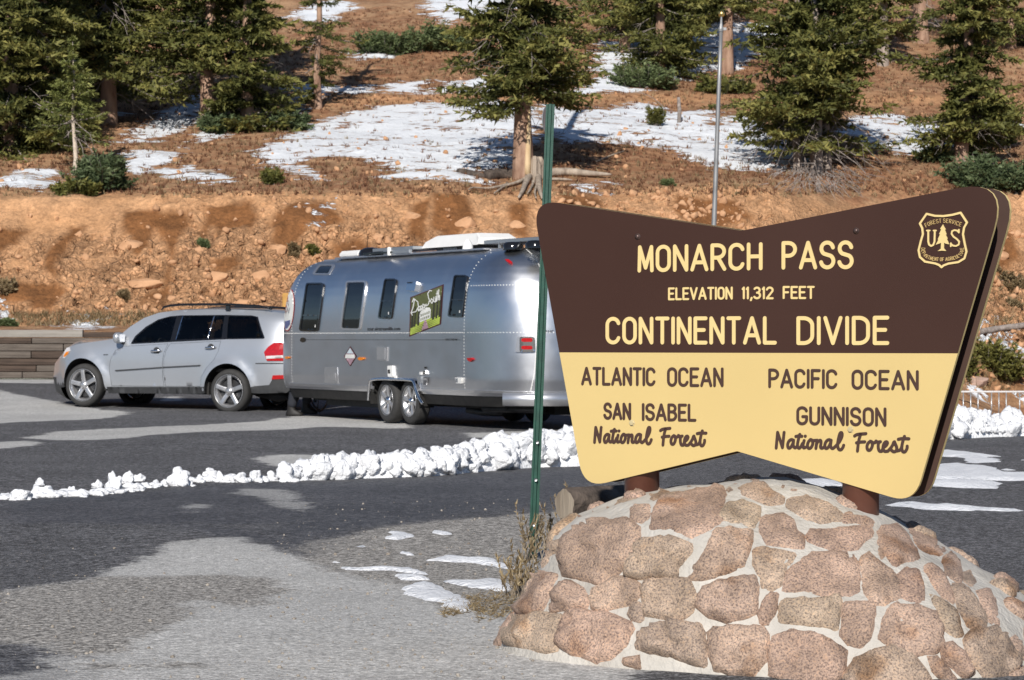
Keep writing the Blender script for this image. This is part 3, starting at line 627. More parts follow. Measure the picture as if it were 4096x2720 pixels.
GB = BVHTree.FromPolygons([Vector(p) for p in np.stack([gx, gy, gz], 1).tolist()], Qg.tolist())
def gdrop(x, y):
    h = GB.ray_cast(Vector((x, y, 60)), Vector((0, 0, -1))); return h[0].z if h[0] is not None else float(terr(x, y))
# thin snow patches lying on the lot, each a low mound with a ragged rim
for i, (pl, cv) in enumerate(SNG):
    g = np.array(gpoly(pl, cv)); sp = .06 if g[:, 1].mean() < 22 else .14
    ring = dens(chaikin(g, 1), sp); R_ = np.array(ring); c = R_.mean(0)
    nq = np.stack([R_[:, 0] * 5.5, R_[:, 1] * 2.2, R_[:, 0] * 0 + i], 1); nz_ = np.stack([fbm(nq, 4, 60), fbm(nq, 4, 70)], 1)
    R_ = c + (R_ - c) * 1.12; dc = R_ - c; dc /= np.linalg.norm(dc, axis=1)[:, None] + 1e-9
    R_ = R_ + dc * fbm(nq * .6, 4, 66)[:, None] * np.minimum(.55, np.hypot(*(R_ - c).T))[:, None] * .8 + nz_ * (sp * 2.0) * np.array([1, 1.5])
    P, T = region([tuple(p) for p in R_], (), sp * .9, edge_step=sp)
    s = sdf(P, R_); hgt = np.clip(s, 0, .3) ** .7 * .075 * (1 if g[:, 1].mean() < 22 else 1.1) + fbm(np.stack([P[:, 0] * 6, P[:, 1] * 2.5, P[:, 0] * 0], 1), 3, 77) * .022 * np.clip(s * 8, 0, 1)
    z = np.array([gdrop(*p) for p in P]) + .004 + np.maximum(hgt, 0); z[s < 1e-4] -= .012
    if i == 0: allV, allT, off = [P], [T], [z]
    else: allV.append(P); allT.append(T); off.append(z)
nb = 0; VV = []; TT = []
for P, T, z in zip(allV, allT, off): VV.append(np.column_stack([P, z])); TT.append(T + nb); nb += len(P)
sp_ = mesh_obj('snow_patches', np.vstack(VV), np.vstack(TT), M['snow'], smooth=True)
tag(sp_, 'thin melting snow patches lying on the wet asphalt and gravel', 'snow', kind='stuff')

# the slope behind the photographer: seen only in reflections and from a step aside
bx, by = np.meshgrid(np.linspace(-330, 330, 70), np.linspace(-330, -60, 30)); bx, by = bx.ravel(), by.ravel()
bz = (np.clip(-by - 62, 0, 300)) * .17 + fbm(np.stack([bx, by, bx * 0], 1) * .02, 4, 5) * 9 * np.clip((-by - 62) / 60, 0, 1) - .3
idx = np.arange(2100).reshape(30, 70); Qb = np.stack([idx[:-1, :-1], idx[:-1, 1:], idx[1:, 1:], idx[1:, :-1]], -1).reshape(-1, 4)
bo = mesh_obj('far_slope', np.stack([bx, by, bz], 1), Qb, mat('far_slope_cover', (.03, .04, .018), .95, col2=(.16, .10, .06), scale=.12, detail=8), smooth=True); bo['kind'] = 'structure'
# ------------------------------------------------------------------ routed stroke lettering
def arc(cx, cy, rx, ry, a0, a1, n=9): return [(cx + rx * math.cos(math.radians(a0 + (a1 - a0) * i / n)), cy + ry * math.sin(math.radians(a0 + (a1 - a0) * i / n))) for i in range(n + 1)]
G = {
 'A': (.56, [[(0, 0), (.28, 1), (.56, 0)], [(.10, .30), (.46, .30)]]),
 'B': (.47, [[(0, 0), (0, 1), (.22, 1)] + arc(.22, .77, .21, .23, 90, -90) + [(0, .54)], [(.22, .54)] + arc(.22, .27, .25, .27, 90, -90) + [(0, 0)]]),
 'C': (.48, [arc(.24, .74, .24, .26, 15, 180) + arc(.24, .26, .24, .26, 180, 345)]),
 'D': (.48, [[(0, 0), (0, 1), (.16, 1)] + arc(.18, .70, .30, .30, 90, 0) + arc(.18, .30, .30, .30, 0, -90) + [(0, 0)]]),
 'E': (.42, [[(.42, 1), (0, 1), (0, 0), (.42, 0)], [(0, .52), (.35, .52)]]), 'F': (.40, [[(.40, 1), (0, 1), (0, 0)], [(0, .52), (.34, .52)]]),
 'G': (.50, [arc(.25, .74, .25, .26, 15, 180) + arc(.25, .26, .25, .26, 180, 360) + [(.50, .45), (.28, .45)]]),
 'H': (.46, [[(0, 0), (0, 1)], [(.46, 0), (.46, 1)], [(0, .5), (.46, .5)]]), 'I': (0.0, [[(0, 0), (0, 1)]]),
 'L': (.40, [[(0, 1), (0, 0), (.40, 0)]]), 'M': (.50, [[(0, 0), (0.02, 1), (.25, .12), (.48, 1), (.50, 0)]]), 'N': (.46, [[(0, 0), (0, 1), (.46, 0), (.46, 1)]]),
 'O': (.46, [arc(.23, .74, .23, .26, 0, 180) + arc(.23, .26, .23, .26, 180, 360) + [(.46, .74)]]),
 'P': (.46, [[(0, 0), (0, 1), (.2, 1)] + arc(.20, .74, .26, .26, 90, -90) + [(0, .48)]]),
 'R': (.47, [[(0, 0), (0, 1), (.2, 1)] + arc(.20, .74, .26, .26, 90, -90) + [(0, .48)], [(.22, .48), (.47, 0)]]),
 'S': (.48, [arc(.24, .755, .225, .245, 10, 180, 8) + arc(.24, .755, .225, .245, 190, 235, 3) + arc(.24, .255, .24, .255, 55, -170, 12)]),
 'T': (.44, [[(0, 1), (.44, 1)], [(.22, 1), (.22, 0)]]), 'U': (.46, [[(0, 1), (0, .24)] + arc(.23, .24, .23, .24, 180, 360) + [(.46, 1)]]),
 'V': (.52, [[(0, 1), (.26, 0), (.52, 1)]]), '1': (.08, [[(0, .86), (.08, 1), (.08, 0)]]), ',': (.04, [[(.06, .04), (0, -.18)]]),
 '3': (.40, [arc(.19, .76, .20, .24, 150, -90) + arc(.19, .27, .23, .27, 85, -150)]), '2': (.42, [arc(.21, .75, .21, .25, 165, -20) + [(0, 0), (.42, 0)]]),
}
def ribbon(strokes, wd, n=10):
    """union of thick rounded strokes -> triangulated sheet"""
    V = []; Fs = []
    for st in strokes:
        for i, p in enumerate(st):
            b = len(V); V += [(p[0] + wd / 2 * math.cos(2 * math.pi * k / n + .1), p[1] + wd / 2 * math.sin(2 * math.pi * k / n + .1)) for k in range(n)]; Fs.append(list(range(b, b + n)))
            if i:
                a = st[i - 1]; dx, dy = p[0] - a[0], p[1] - a[1]; L = math.hypot(dx, dy)
                if L < 1e-6: continue
                nx, ny = -dy / L * wd / 2, dx / L * wd / 2; b = len(V)
                V += [(a[0] - nx, a[1] - ny), (p[0] - nx, p[1] - ny), (p[0] + nx, p[1] + ny), (a[0] + nx, a[1] + ny)]; Fs.append([b, b + 1, b + 2, b + 3])
    return union2d(V, Fs)
def union2d(V, Fs):
    r = delaunay_2d_cdt([Vector(p) for p in V], [], Fs, 0, 1e-7)
    P = np.array([tuple(p) for p in r[0]]); T = np.array([f for f, of in zip(r[2], r[5]) if len(f) == 3 and len(of)], dtype=np.int64)
    a = P[T]; cr = (a[:, 1, 0] - a[:, 0, 0]) * (a[:, 2, 1] - a[:, 0, 1]) - (a[:, 1, 1] - a[:, 0, 1]) * (a[:, 2, 0] - a[:, 0, 0])
    T[cr < 0] = T[cr < 0][:, ::-1]; return P, T[np.abs(cr) > 1e-13]
def text_strokes(txt, gap=.22, space=.42):
    x = 0; out = []
    for i, ch in enumerate(txt):
        if ch == ' ': x += space; continue
        wd, st = G[ch]; out.append((ch, x, [[(x + q[0], q[1]) for q in s] for s in st])); x += wd + gap
    return out, x - gap

# ------------------------------------------------------------------ the pass sign
S0 = np.array([1.21, 12.17]); SU = np.array([.866, -.5]); SU /= np.hypot(*SU); SN = np.array([SU[1], -SU[0]])   # SN points towards the photographer's side
def suv(p):
    r = ray(p); t = (SN @ S0) / (SN @ r[:2]); q = r * t
    return (float((q[:2] - S0) @ SU), float(q[2] + EYE))
def sw(uv, off=0.0):
    uv = np.atleast_2d(uv); xy = S0 + uv[:, :1] * SU + off * SN
    return np.column_stack([xy, uv[:, 1]])
cs3 = crop(2100, 700, 1.12); cs7 = crop(2300, 900, 1.9675); cs8 = crop(2280, 1420, 1.6396); cs5 = crop(2140, 1700, 3.1066); csh = crop(3500, 680, 3.733)
corner = [(30, 106), (971, 249), (2168, 14), (1742, 1473), (950, 1237), (263, 1402)]
rad = [.11, .015, .15, .12, .015, .12]
OUT = [suv(cs3(*p)) for p in corner]; OUT = rround(OUT, rad, 8)
ZDV = suv(cs3(1000, 797))[1]
sign = empty('pass_sign', 'large bow-tie shaped brown and yellow sign board standing on the stone base', 'sign', loc=(0, 0, 0))
def clip_z(poly, z, keep_above):
    out = []
    for i in range(len(poly)):
        a, b = poly[i - 1], poly[i]; ia, ib = ((a[1] >= z) == keep_above), ((b[1] >= z) == keep_above)
        if ia != ib: t = (z - a[1]) / (b[1] - a[1]); out.append((a[0] + t * (b[0] - a[0]), z))
        if ib: out.append(b)
    return out
def slab(name, poly, o1, o0, mats, parent, rev=False, edge_mat=1):
    P, T = region(poly, (), .25)
    V, Fc = solidify(sw(P, o1), sw(P, o0), T); nT = len(T)
    return mesh_obj(name, V, Fc, mats, parent, [0] * nT + [0 if edge_mat is None else 0] * nT + [edge_mat if edge_mat is not None else 0] * (len(Fc) - 2 * nT))
TH = .020; GAP = .150
pb = slab('brown_panel', clip_z(OUT, ZDV, True), 0, -TH, [M['brown'], M['cream']], sign); pb['label'] = 'dark brown upper half of the board with cream lettering'
py_ = slab('yellow_panel', clip_z(OUT, ZDV, False), 0, -TH, [M['yellow'], M['cream']], sign); py_['label'] = 'pale yellow lower half of the board with brown lettering'
bk = slab('back_board', OUT, -TH - GAP, -TH - GAP - .024, [M['backbrown'], M['cream']], sign); bk['label'] = 'rear board of the pair with a cream edge'
def lettering(strokes_uv, wd, m, label):
    if strokes_uv and strokes_uv[0] and isinstance(strokes_uv[0][0], list):      # one object for each routed letter
        for gl_ in strokes_uv:
            P, T = ribbon(gl_, wd); V, Fc = solidify(sw(P, .004), sw(P, -.001), T); mesh_obj('letter', V, Fc, m, sign)
        return
    P, T = ribbon(strokes_uv, wd); V, Fc = solidify(sw(P, .004), sw(P, -.001), T)
    o = mesh_obj('lettering', V, Fc, m, sign); o['label'] = label; return o
def word(txt, cv, bl, br, tl, wd, gap=.22, space=.42):
    (u0, v0), (u1, v1), (ut, vt) = suv(cv(*bl)), suv(cv(*br)), suv(cv(*tl))
    H = vt - v0; st, Lw = text_strokes(txt, gap, space); h = H - wd; sx = (u1 - u0 - wd) / Lw
    res = []
    for ch, x, ss in st:
        res.append([[(u0 + wd / 2 + q[0] * sx, (v0 + (v1 - v0) * (q[0] / Lw)) + wd / 2 + q[1] * h) for q in s] for s in ss])
    return res
W1, W2, W3 = .0185, .0098, .015
L1 = word('MONARCH', cs7, (495, 375), (1478, 356), (505, 160), W1) + word('PASS', cs7, (1628, 352), (2195, 348), (1635, 127), W1)
lettering(L1, W1, M['letter_y'], 'cream letters MONARCH PASS')
L2 = word('ELEVATION', cs7, (735, 593), (1243, 587), (738, 492), W2) + word('11,312', cs7, (1315, 585), (1565, 585), (1320, 485), W2) + word('FEET', cs7, (1637, 583), (1888, 583), (1640, 480), W2)
lettering(L2, W2, M['letter_y'], 'small cream letters ELEVATION 11,312 FEET')
L3 = word('CONTINENTAL', cs7, (243, 940), (1590, 942), (243, 723), W1) + word('DIVIDE', cs7, (1745, 945), (2475, 945), (1750, 718), W1)
lettering(L3, W1, M['letter_y'], 'cream letters CONTINENTAL DIVIDE')
W4 = .0135
lettering(word('ATLANTIC', cs8, (75, 198), (562, 204), (95, 77), W4) + word('OCEAN', cs8, (638, 207), (1008, 210), (638, 80), W4), W4, M['letter_b'], 'brown letters ATLANTIC OCEAN')
lettering(word('PACIFIC', cs8, (1302, 216), (1755, 223), (1302, 88), W4) + word('OCEAN', cs8, (1848, 226), (2288, 232), (1848, 95), W4), W4, M['letter_b'], 'brown letters PACIFIC OCEAN')
lettering(word('SAN', cs8, (220, 423), (402, 427), (220, 310), W4) + word('ISABEL', cs8, (473, 431), (830, 437), (473, 315), W4), W4, M['letter_b'], 'brown letters SAN ISABEL')
lettering(word('GUNNISON', cs8, (1486, 459), (2076, 470), (1486, 335), W4), W4, M['letter_b'], 'brown letters GUNNISON')
SCR = [[(742, 215), (757, 28)], [(757, 28), (808, 210)], [(808, 210), (825, 28)],
 [(925, 122), (900, 110), (872, 135), (860, 180), (868, 215), (890, 215), (915, 170), (925, 122), (918, 190), (940, 215), (955, 200)],
 [(990, 52), (975, 110), (962, 185), (975, 218), (995, 212), (1018, 160)], [(948, 76), (985, 66), (1012, 74)],
 [(1035, 125), (1022, 180), (1028, 215), (1050, 205)], [(1046, 72), (1048, 73)],
 [(1102, 112), (1078, 140), (1066, 190), (1080, 220), (1108, 212), (1128, 165), (1120, 120), (1102, 112)], [(1122, 125), (1160, 122)],
 [(1170, 120), (1158, 218)], [(1162, 170), (1185, 128), (1210, 118), (1212, 160), (1203, 205), (1222, 218), (1245, 200)],
 [(1318, 122), (1290, 110), (1260, 140), (1248, 190), (1260, 220), (1285, 212), (1308, 165), (1318, 122), (1308, 195), (1330, 222), (1352, 205)],
 [(1352, 205), (1400, 150), (1432, 80), (1432, 30), (1412, 28), (1395, 90), (1382, 180), (1395, 230), (1422, 236), (1442, 205), (1448, 180)],
 [(1562, 68), (1590, 48), (1680, 40)], [(1625, 48), (1603, 130), (1592, 248)], [(1582, 150), (1620, 140), (1668, 138)],
 [(1728, 130), (1700, 155), (1688, 205), (1702, 240), (1730, 235), (1750, 185), (1745, 140), (1728, 130), (1755, 152), (1785, 140)],
 [(1785, 128), (1800, 142), (1832, 136)], [(1812, 142), (1806, 200), (1818, 248), (1845, 250)],
 [(1845, 250), (1862, 205), (1895, 180), (1908, 148), (1890, 132), (1866, 160), (1855, 215), (1872, 252), (1910, 248)],
 [(1910, 248), (1955, 190), (1975, 128), (1985, 160), (2003, 205), (1998, 245), (1970, 258), (1945, 235)],
 [(2082, 72), (2062, 140), (2050, 215), (2065, 258), (2092, 255), (2110, 215), (2110, 188)], [(2018, 106), (2060, 96), (2128, 100)], [(2000, 245), (2040, 235), (2056, 190)]]
SL = [chaikin([suv(cs5(*p)) for p in s], 1, False) if len(s) > 2 else [suv(cs5(*p)) for p in s] for s in SCR]
for q_ in (SL[:15], SL[15:]): lettering(q_, .0140, M['letter_b'], 'brown script word below SAN ISABEL')
a0 = suv(cs8(155, 580)); b0 = suv(cs8(1345, 617)); a1 = suv(cs8(897, 510)); b1 = suv(cs8(2228, 553)); sx = (b1[0] - b0[0]) / (a1[0] - a0[0])
SR = [[(b0[0] + (q[0] - a0[0]) * sx, b0[1] + (q[1] - a0[1]) * 1.0) for q in s] for s in SL]
for q_ in (SR[:15], SR[15:]): lettering(q_, .0140, M['letter_b'], 'brown script word below GUNNISON')
# forest shield
shp = [(775, 655), (900, 685), (1030, 688), (1160, 670), (1282, 638), (1330, 712), (1378, 785), (1335, 860), (1318, 960), (1340, 1080), (1370, 1220), (1340, 1320), (1250, 1375), (1100, 1398), (1030, 1425), (998, 1452), (960, 1418), (900, 1395), (750, 1368), (675, 1300), (655, 1200), (690, 1060), (720, 960), (710, 870), (675, 800), (725, 728), (775, 655)]
C_ = lambda pts: [suv(csh(*p)) for p in pts]
P, T = ribbon([C_(shp)], .0095); V, Fc = solidify(sw(P, .005), sw(P, -.001), T); sh = mesh_obj('shield_emblem', V, Fc, M['letter_y'], sign); sh['label'] = 'cream outline of the forest shield with a conifer and US'
treep = [(1020, 812), (1038, 850), (1062, 888), (1048, 892), (1074, 962), (1060, 966), (1090, 1024), (1078, 1030), (1112, 1110), (1065, 1102), (1036, 1086), (1034, 1170), (1068, 1210), (1000, 1204), (940, 1212), (988, 1175), (992, 1088), (960, 1100), (912, 1116), (952, 1042), (942, 1036), (976, 962), (962, 956), (992, 892), (980, 874)]
Pt, Tt = region(C_(treep), (), .05, edge_step=.02); V, Fc = solidify(sw(Pt, .005), sw(Pt, -.001), Tt); e = mesh_obj('conifer_emblem', V, Fc, M['letter_y'], sign)
Us = [C_([(800, 905), (800, 1070), (812, 1115), (842, 1135), (875, 1120), (893, 1070), (898, 905)])]; P, T = ribbon(Us, .0085); V, Fc = solidify(sw(P, .005), sw(P, -.001), T); e = mesh_obj('lettering', V, Fc, M['letter_y'], sign); e['label'] = 'letters US inside the shield'
Ss = [C_([(1255, 930), (1230, 905), (1190, 898), (1155, 915), (1148, 955), (1175, 995), (1225, 1030), (1262, 1070), (1255, 1115), (1215, 1135), (1170, 1130), (1138, 1105)]), C_([(1257, 892), (1257, 935)]), C_([(1137, 1095), (1137, 1140)]), C_([(780, 905), (822, 905)]), C_([(880, 905), (915, 905)])]
P, T = ribbon(Ss, .0075); V, Fc = solidify(sw(P, .0052), sw(P, -.001), T); e = mesh_obj('lettering', V, Fc, M['letter_y'], sign)
def along(txt, path, hpx, wd, gap, up):
    """small letters following a path given in shield measurements"""
    path = np.array(path, float); seg = np.hypot(*np.diff(path, axis=0).T); cum = np.concatenate([[0], np.cumsum(seg)]); st, Lw = text_strokes(txt, gap, .3)
    k = cum[-1] / Lw; out = []
    for ch, x0, ss in st:
        gw = G[ch][0]; sc_ = (x0 + gw / 2) * k; j = min(np.searchsorted(cum, sc_), len(seg)) - 1; j = max(j, 0)
        t = (sc_ - cum[j]) / seg[j]; o = path[j] + t * (path[j + 1] - path[j]); d = (path[j + 1] - path[j]) / seg[j]; nrm = np.array([d[1], -d[0]])
        for s in ss: out.append(C_([tuple(o + d * (q[0] - x0 - gw / 2) * k + nrm * (q[1] - .5) * hpx) for q in s]))
    return out
st = along('FOREST SERVICE', [(755, 830), (850, 785), (950, 762), (1050, 756), (1150, 768), (1290, 815)], 58, .0022, .3, 1)
st += along('DEPARTMENT OF AGRICULTURE', [(725, 1165), (722, 1220), (760, 1285), (850, 1322), (960, 1335), (1080, 1332), (1190, 1312), (1275, 1270), (1305, 1210), (1300, 1165)], 50, .0022, .25, 1)
P, T = ribbon(st, .0021, 6); V, Fc = solidify(sw(P, .0045), sw(P, -.001), T); e = mesh_obj('lettering', V, Fc, mat('worn_letter', (.55, .38, .15), .6), sign); e['label'] = 'worn tiny letters round the shield rim'; e['kind'] = 'stuff'
for (x, y), m_, lb in (((505, 276), 'bolt', 'brown'), ((1484, 250), 'bolt', 'brown'), ((480, 1111), 'bolt2', 'cream'), ((1459, 1140), 'bolt2', 'cream')):
    u, v = suv(cs3(x, y)); b = MB(); c = sw((u, v), .0)[0]
    prof = [(.0155, 0), (.0155, .002), (.011, .003), (.0105, .006), (.008, .0095), (.004, .011), (.0005, .0115)] if m_ == 'bolt' else [(.017, 0), (.017, .002), (.0115, .0025), (.0115, .009), (.0005, .0092)]
    V = []; n = 14 if m_ == 'bolt' else 6
    for r_, h_ in prof:
        for k in range(n): a = 2 * math.pi * k / n; V.append(tuple(c + np.array([*(SU * math.cos(a) * r_ + SN * h_), math.sin(a) * r_])))
    Fc = [(i * n + k, i * n + (k + 1) % n, (i + 1) * n + (k + 1) % n, (i + 1) * n + k) for i in range(len(prof) - 1) for k in range(n)]
    o = mesh_obj('bolt', V, Fc, M[m_], sign, smooth=(m_ == 'bolt'))
# round steel posts between the two boards
def sgp(x, y):
    r = ray(cs3(x, y)); off = -TH - GAP / 2 ; PP = S0 + SN * off; t = (SN @ PP) / (SN @ r[:2]); q = r * t; return q[:2]
for x, ztop in ((524, 1.98), (1504, 1.98)):
    q = sgp(x, 1400); b = MB(); b.lathe([(.0, .35), (.0855, .35), (.0855, ztop - .1), (.0, ztop - .1)], 40, 'z', (q[0], q[1], 0)); b.build('post', M['rust'], sign, smooth=False)
    o = COL.objects[-1] if False else None
for o in sign.children:
    if o.name.startswith('post'):
        for p in o.data.polygons: p.use_smooth = len(p.vertices) == 4 and abs(p.normal.z) < .5

# ------------------------------------------------------------------ mortared granite base
BC = np.array([1.22, 12.25]); BA, BB = 1.32, 1.09
prof_r = np.array([0, .18, .38, .55, .70, .765, .80, .89, .975, 1.0]); prof_z = np.array([.80, .79, .75, .69, .605, .51, .38, .19, 0, -.12])
prof_z2 = np.array([.80, .755, .65, .51, .365, .315, .28, .17, .02, -.12])
def base_pt(th, rho):
    n = 2.35; c, s = np.cos(th), np.sin(th); r = (np.abs(c) ** n + np.abs(s) ** n) ** (-1 / n)
    k = np.clip(c * 1.6, 0, 1); u = (BA + .14 * k) * r * c * rho; v = BB * r * s * rho
    z = np.interp(rho, prof_r, prof_z) * (1 - k) + np.interp(rho, prof_r, prof_z2) * k
    return u, v, z
th, rh = np.meshgrid(np.linspace(0, 2 * np.pi, 181)[:-1], np.linspace(1.0, 0.001, 60)); th, rh = th.ravel(), rh.ravel()
u, v, z = base_pt(th, rh); xy = BC + u[:, None] * SU + v[:, None] * SN
P = np.column_stack([xy, z]); nn_ = fbm(P * 2.2, 3, 90) * .045 + fbm(P * 7, 3, 95) * .014
dirv = np.column_stack([xy - BC, np.full(len(P), .6)]); dirv /= np.linalg.norm(dirv, axis=1)[:, None]; P = P + dirv * nn_[:, None]
idx = np.arange(60 * 180).reshape(60, 180); Qm = np.stack([idx[:-1], np.roll(idx[:-1], -1, 1), np.roll(idx[1:], -1, 1), idx[1:]], -1).reshape(-1, 4)
base = empty('stone_base', 'mound of pink granite stones set in pale mortar under the brown and yellow sign', 'monument base', loc=(0, 0, 0))
mo = mesh_obj('mortar', P, Qm, M['mortar'], base, smooth=True)
BV = BVHTree.FromPolygons([Vector(p) for p in P.tolist()], Qm.tolist())
cst = crop(1900, 1850, 1.0751)
ST = [
 [(765,215),(800,150),(1050,103),(1072,150),(1060,235),(980,300),(930,322),(850,285),(762,290)],
 [(375,325),(430,285),(500,255),(650,252),(700,285),(703,360),(650,440),(590,490),(540,517),(450,495),(385,480),(360,400)],
 [(678,200),(690,187),(748,187),(742,225),(715,252),(680,245)], [(572,185),(620,160),(690,152),(660,175),(590,196)], [(750,128),(830,115),(940,106),(900,125),(840,140),(770,155)], [(745,135),(760,118),(800,120),(775,140)],
 [(985,92),(1040,78),(1110,86),(1100,94),(1040,96),(990,98)], [(1085,108),(1110,103),(1122,120),(1105,136),(1088,130)], [(1142,112),(1195,82),(1240,88),(1260,105),(1330,150),(1320,165),(1250,175),(1190,150),(1160,140)],
 [(1045,225),(1100,178),(1150,170),(1222,195),(1218,240),(1195,273),(1140,258),(1045,243)],
 [(400,215),(470,205),(520,205),(470,222),(390,238)], [(300,310),(330,262),(372,245),(375,290),(345,320),(310,345)], [(262,455),(275,395),(320,350),(370,335),(365,375),(330,405),(305,445)],
 [(655,490),(665,440),(700,370),(760,335),(850,330),(925,360),(928,390),(880,445),(855,497),(760,488)],
 [(1020,310),(1045,290),(1185,293),(1183,345),(1150,440),(1080,475),(1000,495),(915,497),(960,420),(1000,370)],
 [(1235,250),(1260,232),(1330,228),(1365,250),(1380,290),(1408,310),(1405,360),(1350,360),(1260,345),(1235,300)],
 [(1340,175),(1370,157),(1440,155),(1520,180),(1580,220),(1560,243),(1480,252),(1410,230),(1350,200)], [(1310,100),(1360,105),(1415,125),(1340,122)],
 [(1432,320),(1455,292),(1570,285),(1680,282),(1708,300),(1690,325),(1640,365),(1560,372),(1480,352),(1437,335)], [(1575,245),(1600,222),(1660,228),(1720,250),(1700,270),(1640,258),(1590,258)],
 [(1735,300),(1760,283),(1820,275),(1855,310),(1890,365),(1908,412),(1850,418),(1800,440),(1775,400),(1740,350)], [(1862,270),(1900,253),(1950,260),(1995,290),(2025,325),(2022,365),(1990,392),(1920,375),(1885,320)],
 [(2015,420),(2050,392),(2085,430),(2095,500),(2075,515),(2030,480)], [(1730,375),(1742,362),(1758,380),(1760,408),(1745,408)],
 [(1200,390),(1215,368),(1300,380),(1378,395),(1360,425),(1335,460),(1310,520),(1285,543),(1235,530),(1225,490),(1200,440)],
 [(1325,545),(1345,480),(1385,435),(1450,395),(1560,390),(1625,400),(1645,450),(1645,550),(1600,572),(1500,570),(1420,548),(1325,562)],
 [(1668,410),(1700,393),(1735,425),(1790,465),(1828,520),(1825,570),(1760,608),(1715,605),(1680,560),(1665,480)],
 [(1820,490),(1860,462),(1905,480),(1925,540),(1920,585),(1875,592),(1825,570),(1822,530)], [(1930,460),(1965,435),(2010,465),(2045,540),(2058,610),(2000,570),(1970,530),(1950,490)],
 [(2050,530),(2100,520),(2150,580),(2190,650),(2190,700),(2120,705),(2085,640),(2065,580)], [(1968,580),(2010,590),(2070,640),(2095,740),(2060,745),(2015,715),(1990,640)],
 [(150,600),(190,530),(230,480),(290,478),(350,490),(320,550),(290,635),(230,642),(165,640)], [(322,630),(345,575),(380,530),(410,518),(460,548),(483,590),(470,625),(400,630),(345,638)],
 [(500,580),(540,535),(610,503),(660,502),(710,535),(705,575),(670,605),(600,625),(545,635),(510,620)], [(728,530),(745,508),(820,503),(915,505),(930,545),(955,580),(930,640),(860,675),(800,665),(735,650),(725,590)],
 [(965,580),(990,540),(1060,510),(1195,490),(1210,540),(1205,640),(1170,665),(1080,680),(1010,660),(960,620)], [(1228,650),(1240,600),(1265,568),(1295,568),(1290,630),(1265,690),(1235,690)],
 [(1318,600),(1345,585),(1450,590),(1565,580),(1568,640),(1550,718),(1480,700),(1400,690),(1318,688)], [(665,650),(680,612),(715,612),(725,650),(715,680),(680,672)],
 [(1580,700),(1590,610),(1640,605),(1710,600),(1705,700),(1690,760),(1660,790),(1610,780),(1578,740)], [(1750,720),(1780,640),(1820,615),(1900,620),(1980,650),(2005,720),(2013,790),(1960,815),(1870,828),(1800,800),(1745,755)],
 [(103,770),(130,710),(170,670),(260,658),(370,662),(372,720),(350,800),(300,808),(200,790)], [(372,720),(400,670),(460,648),(560,650),(660,690),(675,720),(640,790),(570,845),(520,850),(420,820),(370,790)],
 [(700,780),(730,725),(800,693),(900,690),(965,700),(985,740),(990,800),(985,875),(920,862),(840,830),(760,820),(705,800)], [(1010,740),(1040,718),(1130,708),(1230,712),(1255,750),(1250,850),(1200,905),(1120,905),(1040,890),(1015,830)],
 [(1270,800),(1300,755),(1360,732),(1450,740),(1540,780),(1590,810),(1585,890),(1560,935),(1500,960),(1350,960),(1275,910)], [(1590,920),(1640,850),(1720,810),(1800,800),(1880,830),(1930,890),(1965,950),(1900,1000),(1700,1010),(1600,980)],
 [(2015,790),(2060,780),(2100,820),(2140,900),(2100,925),(2060,890),(2015,850)], [(2110,760),(2160,715),(2240,720),(2290,780),(2340,830),(2330,880),(2280,920),(2200,930),(2160,880),(2120,820)],
 [(1955,845),(1990,840),(2040,890),(2080,950),(2030,960),(1970,900)], [(2165,560),(2210,545),(2235,600),(2250,700),(2215,690),(2190,640)], [(2275,740),(2310,730),(2350,780),(2400,850),(2350,850),(2300,800)], [(2100,480),(2130,475),(2150,510),(2130,530),(2105,510)],
 [(20,765),(50,720),(90,680),(150,655),(115,720),(90,765),(50,768)], [(640,850),(700,840),(705,885),(650,870)], [(2290,920),(2361,880),(2420,960),(2350,1010),(2300,980)], [(1000,975),(1100,940),(1220,945),(1250,1000),(1150,1040),(1020,1020)],
]
def cast_base(p):
    r = Vector(ray(p)); h = BV.ray_cast(Vector((0, 0, EYE)), r.normalized()); return h[0], h[1]
ns = 0
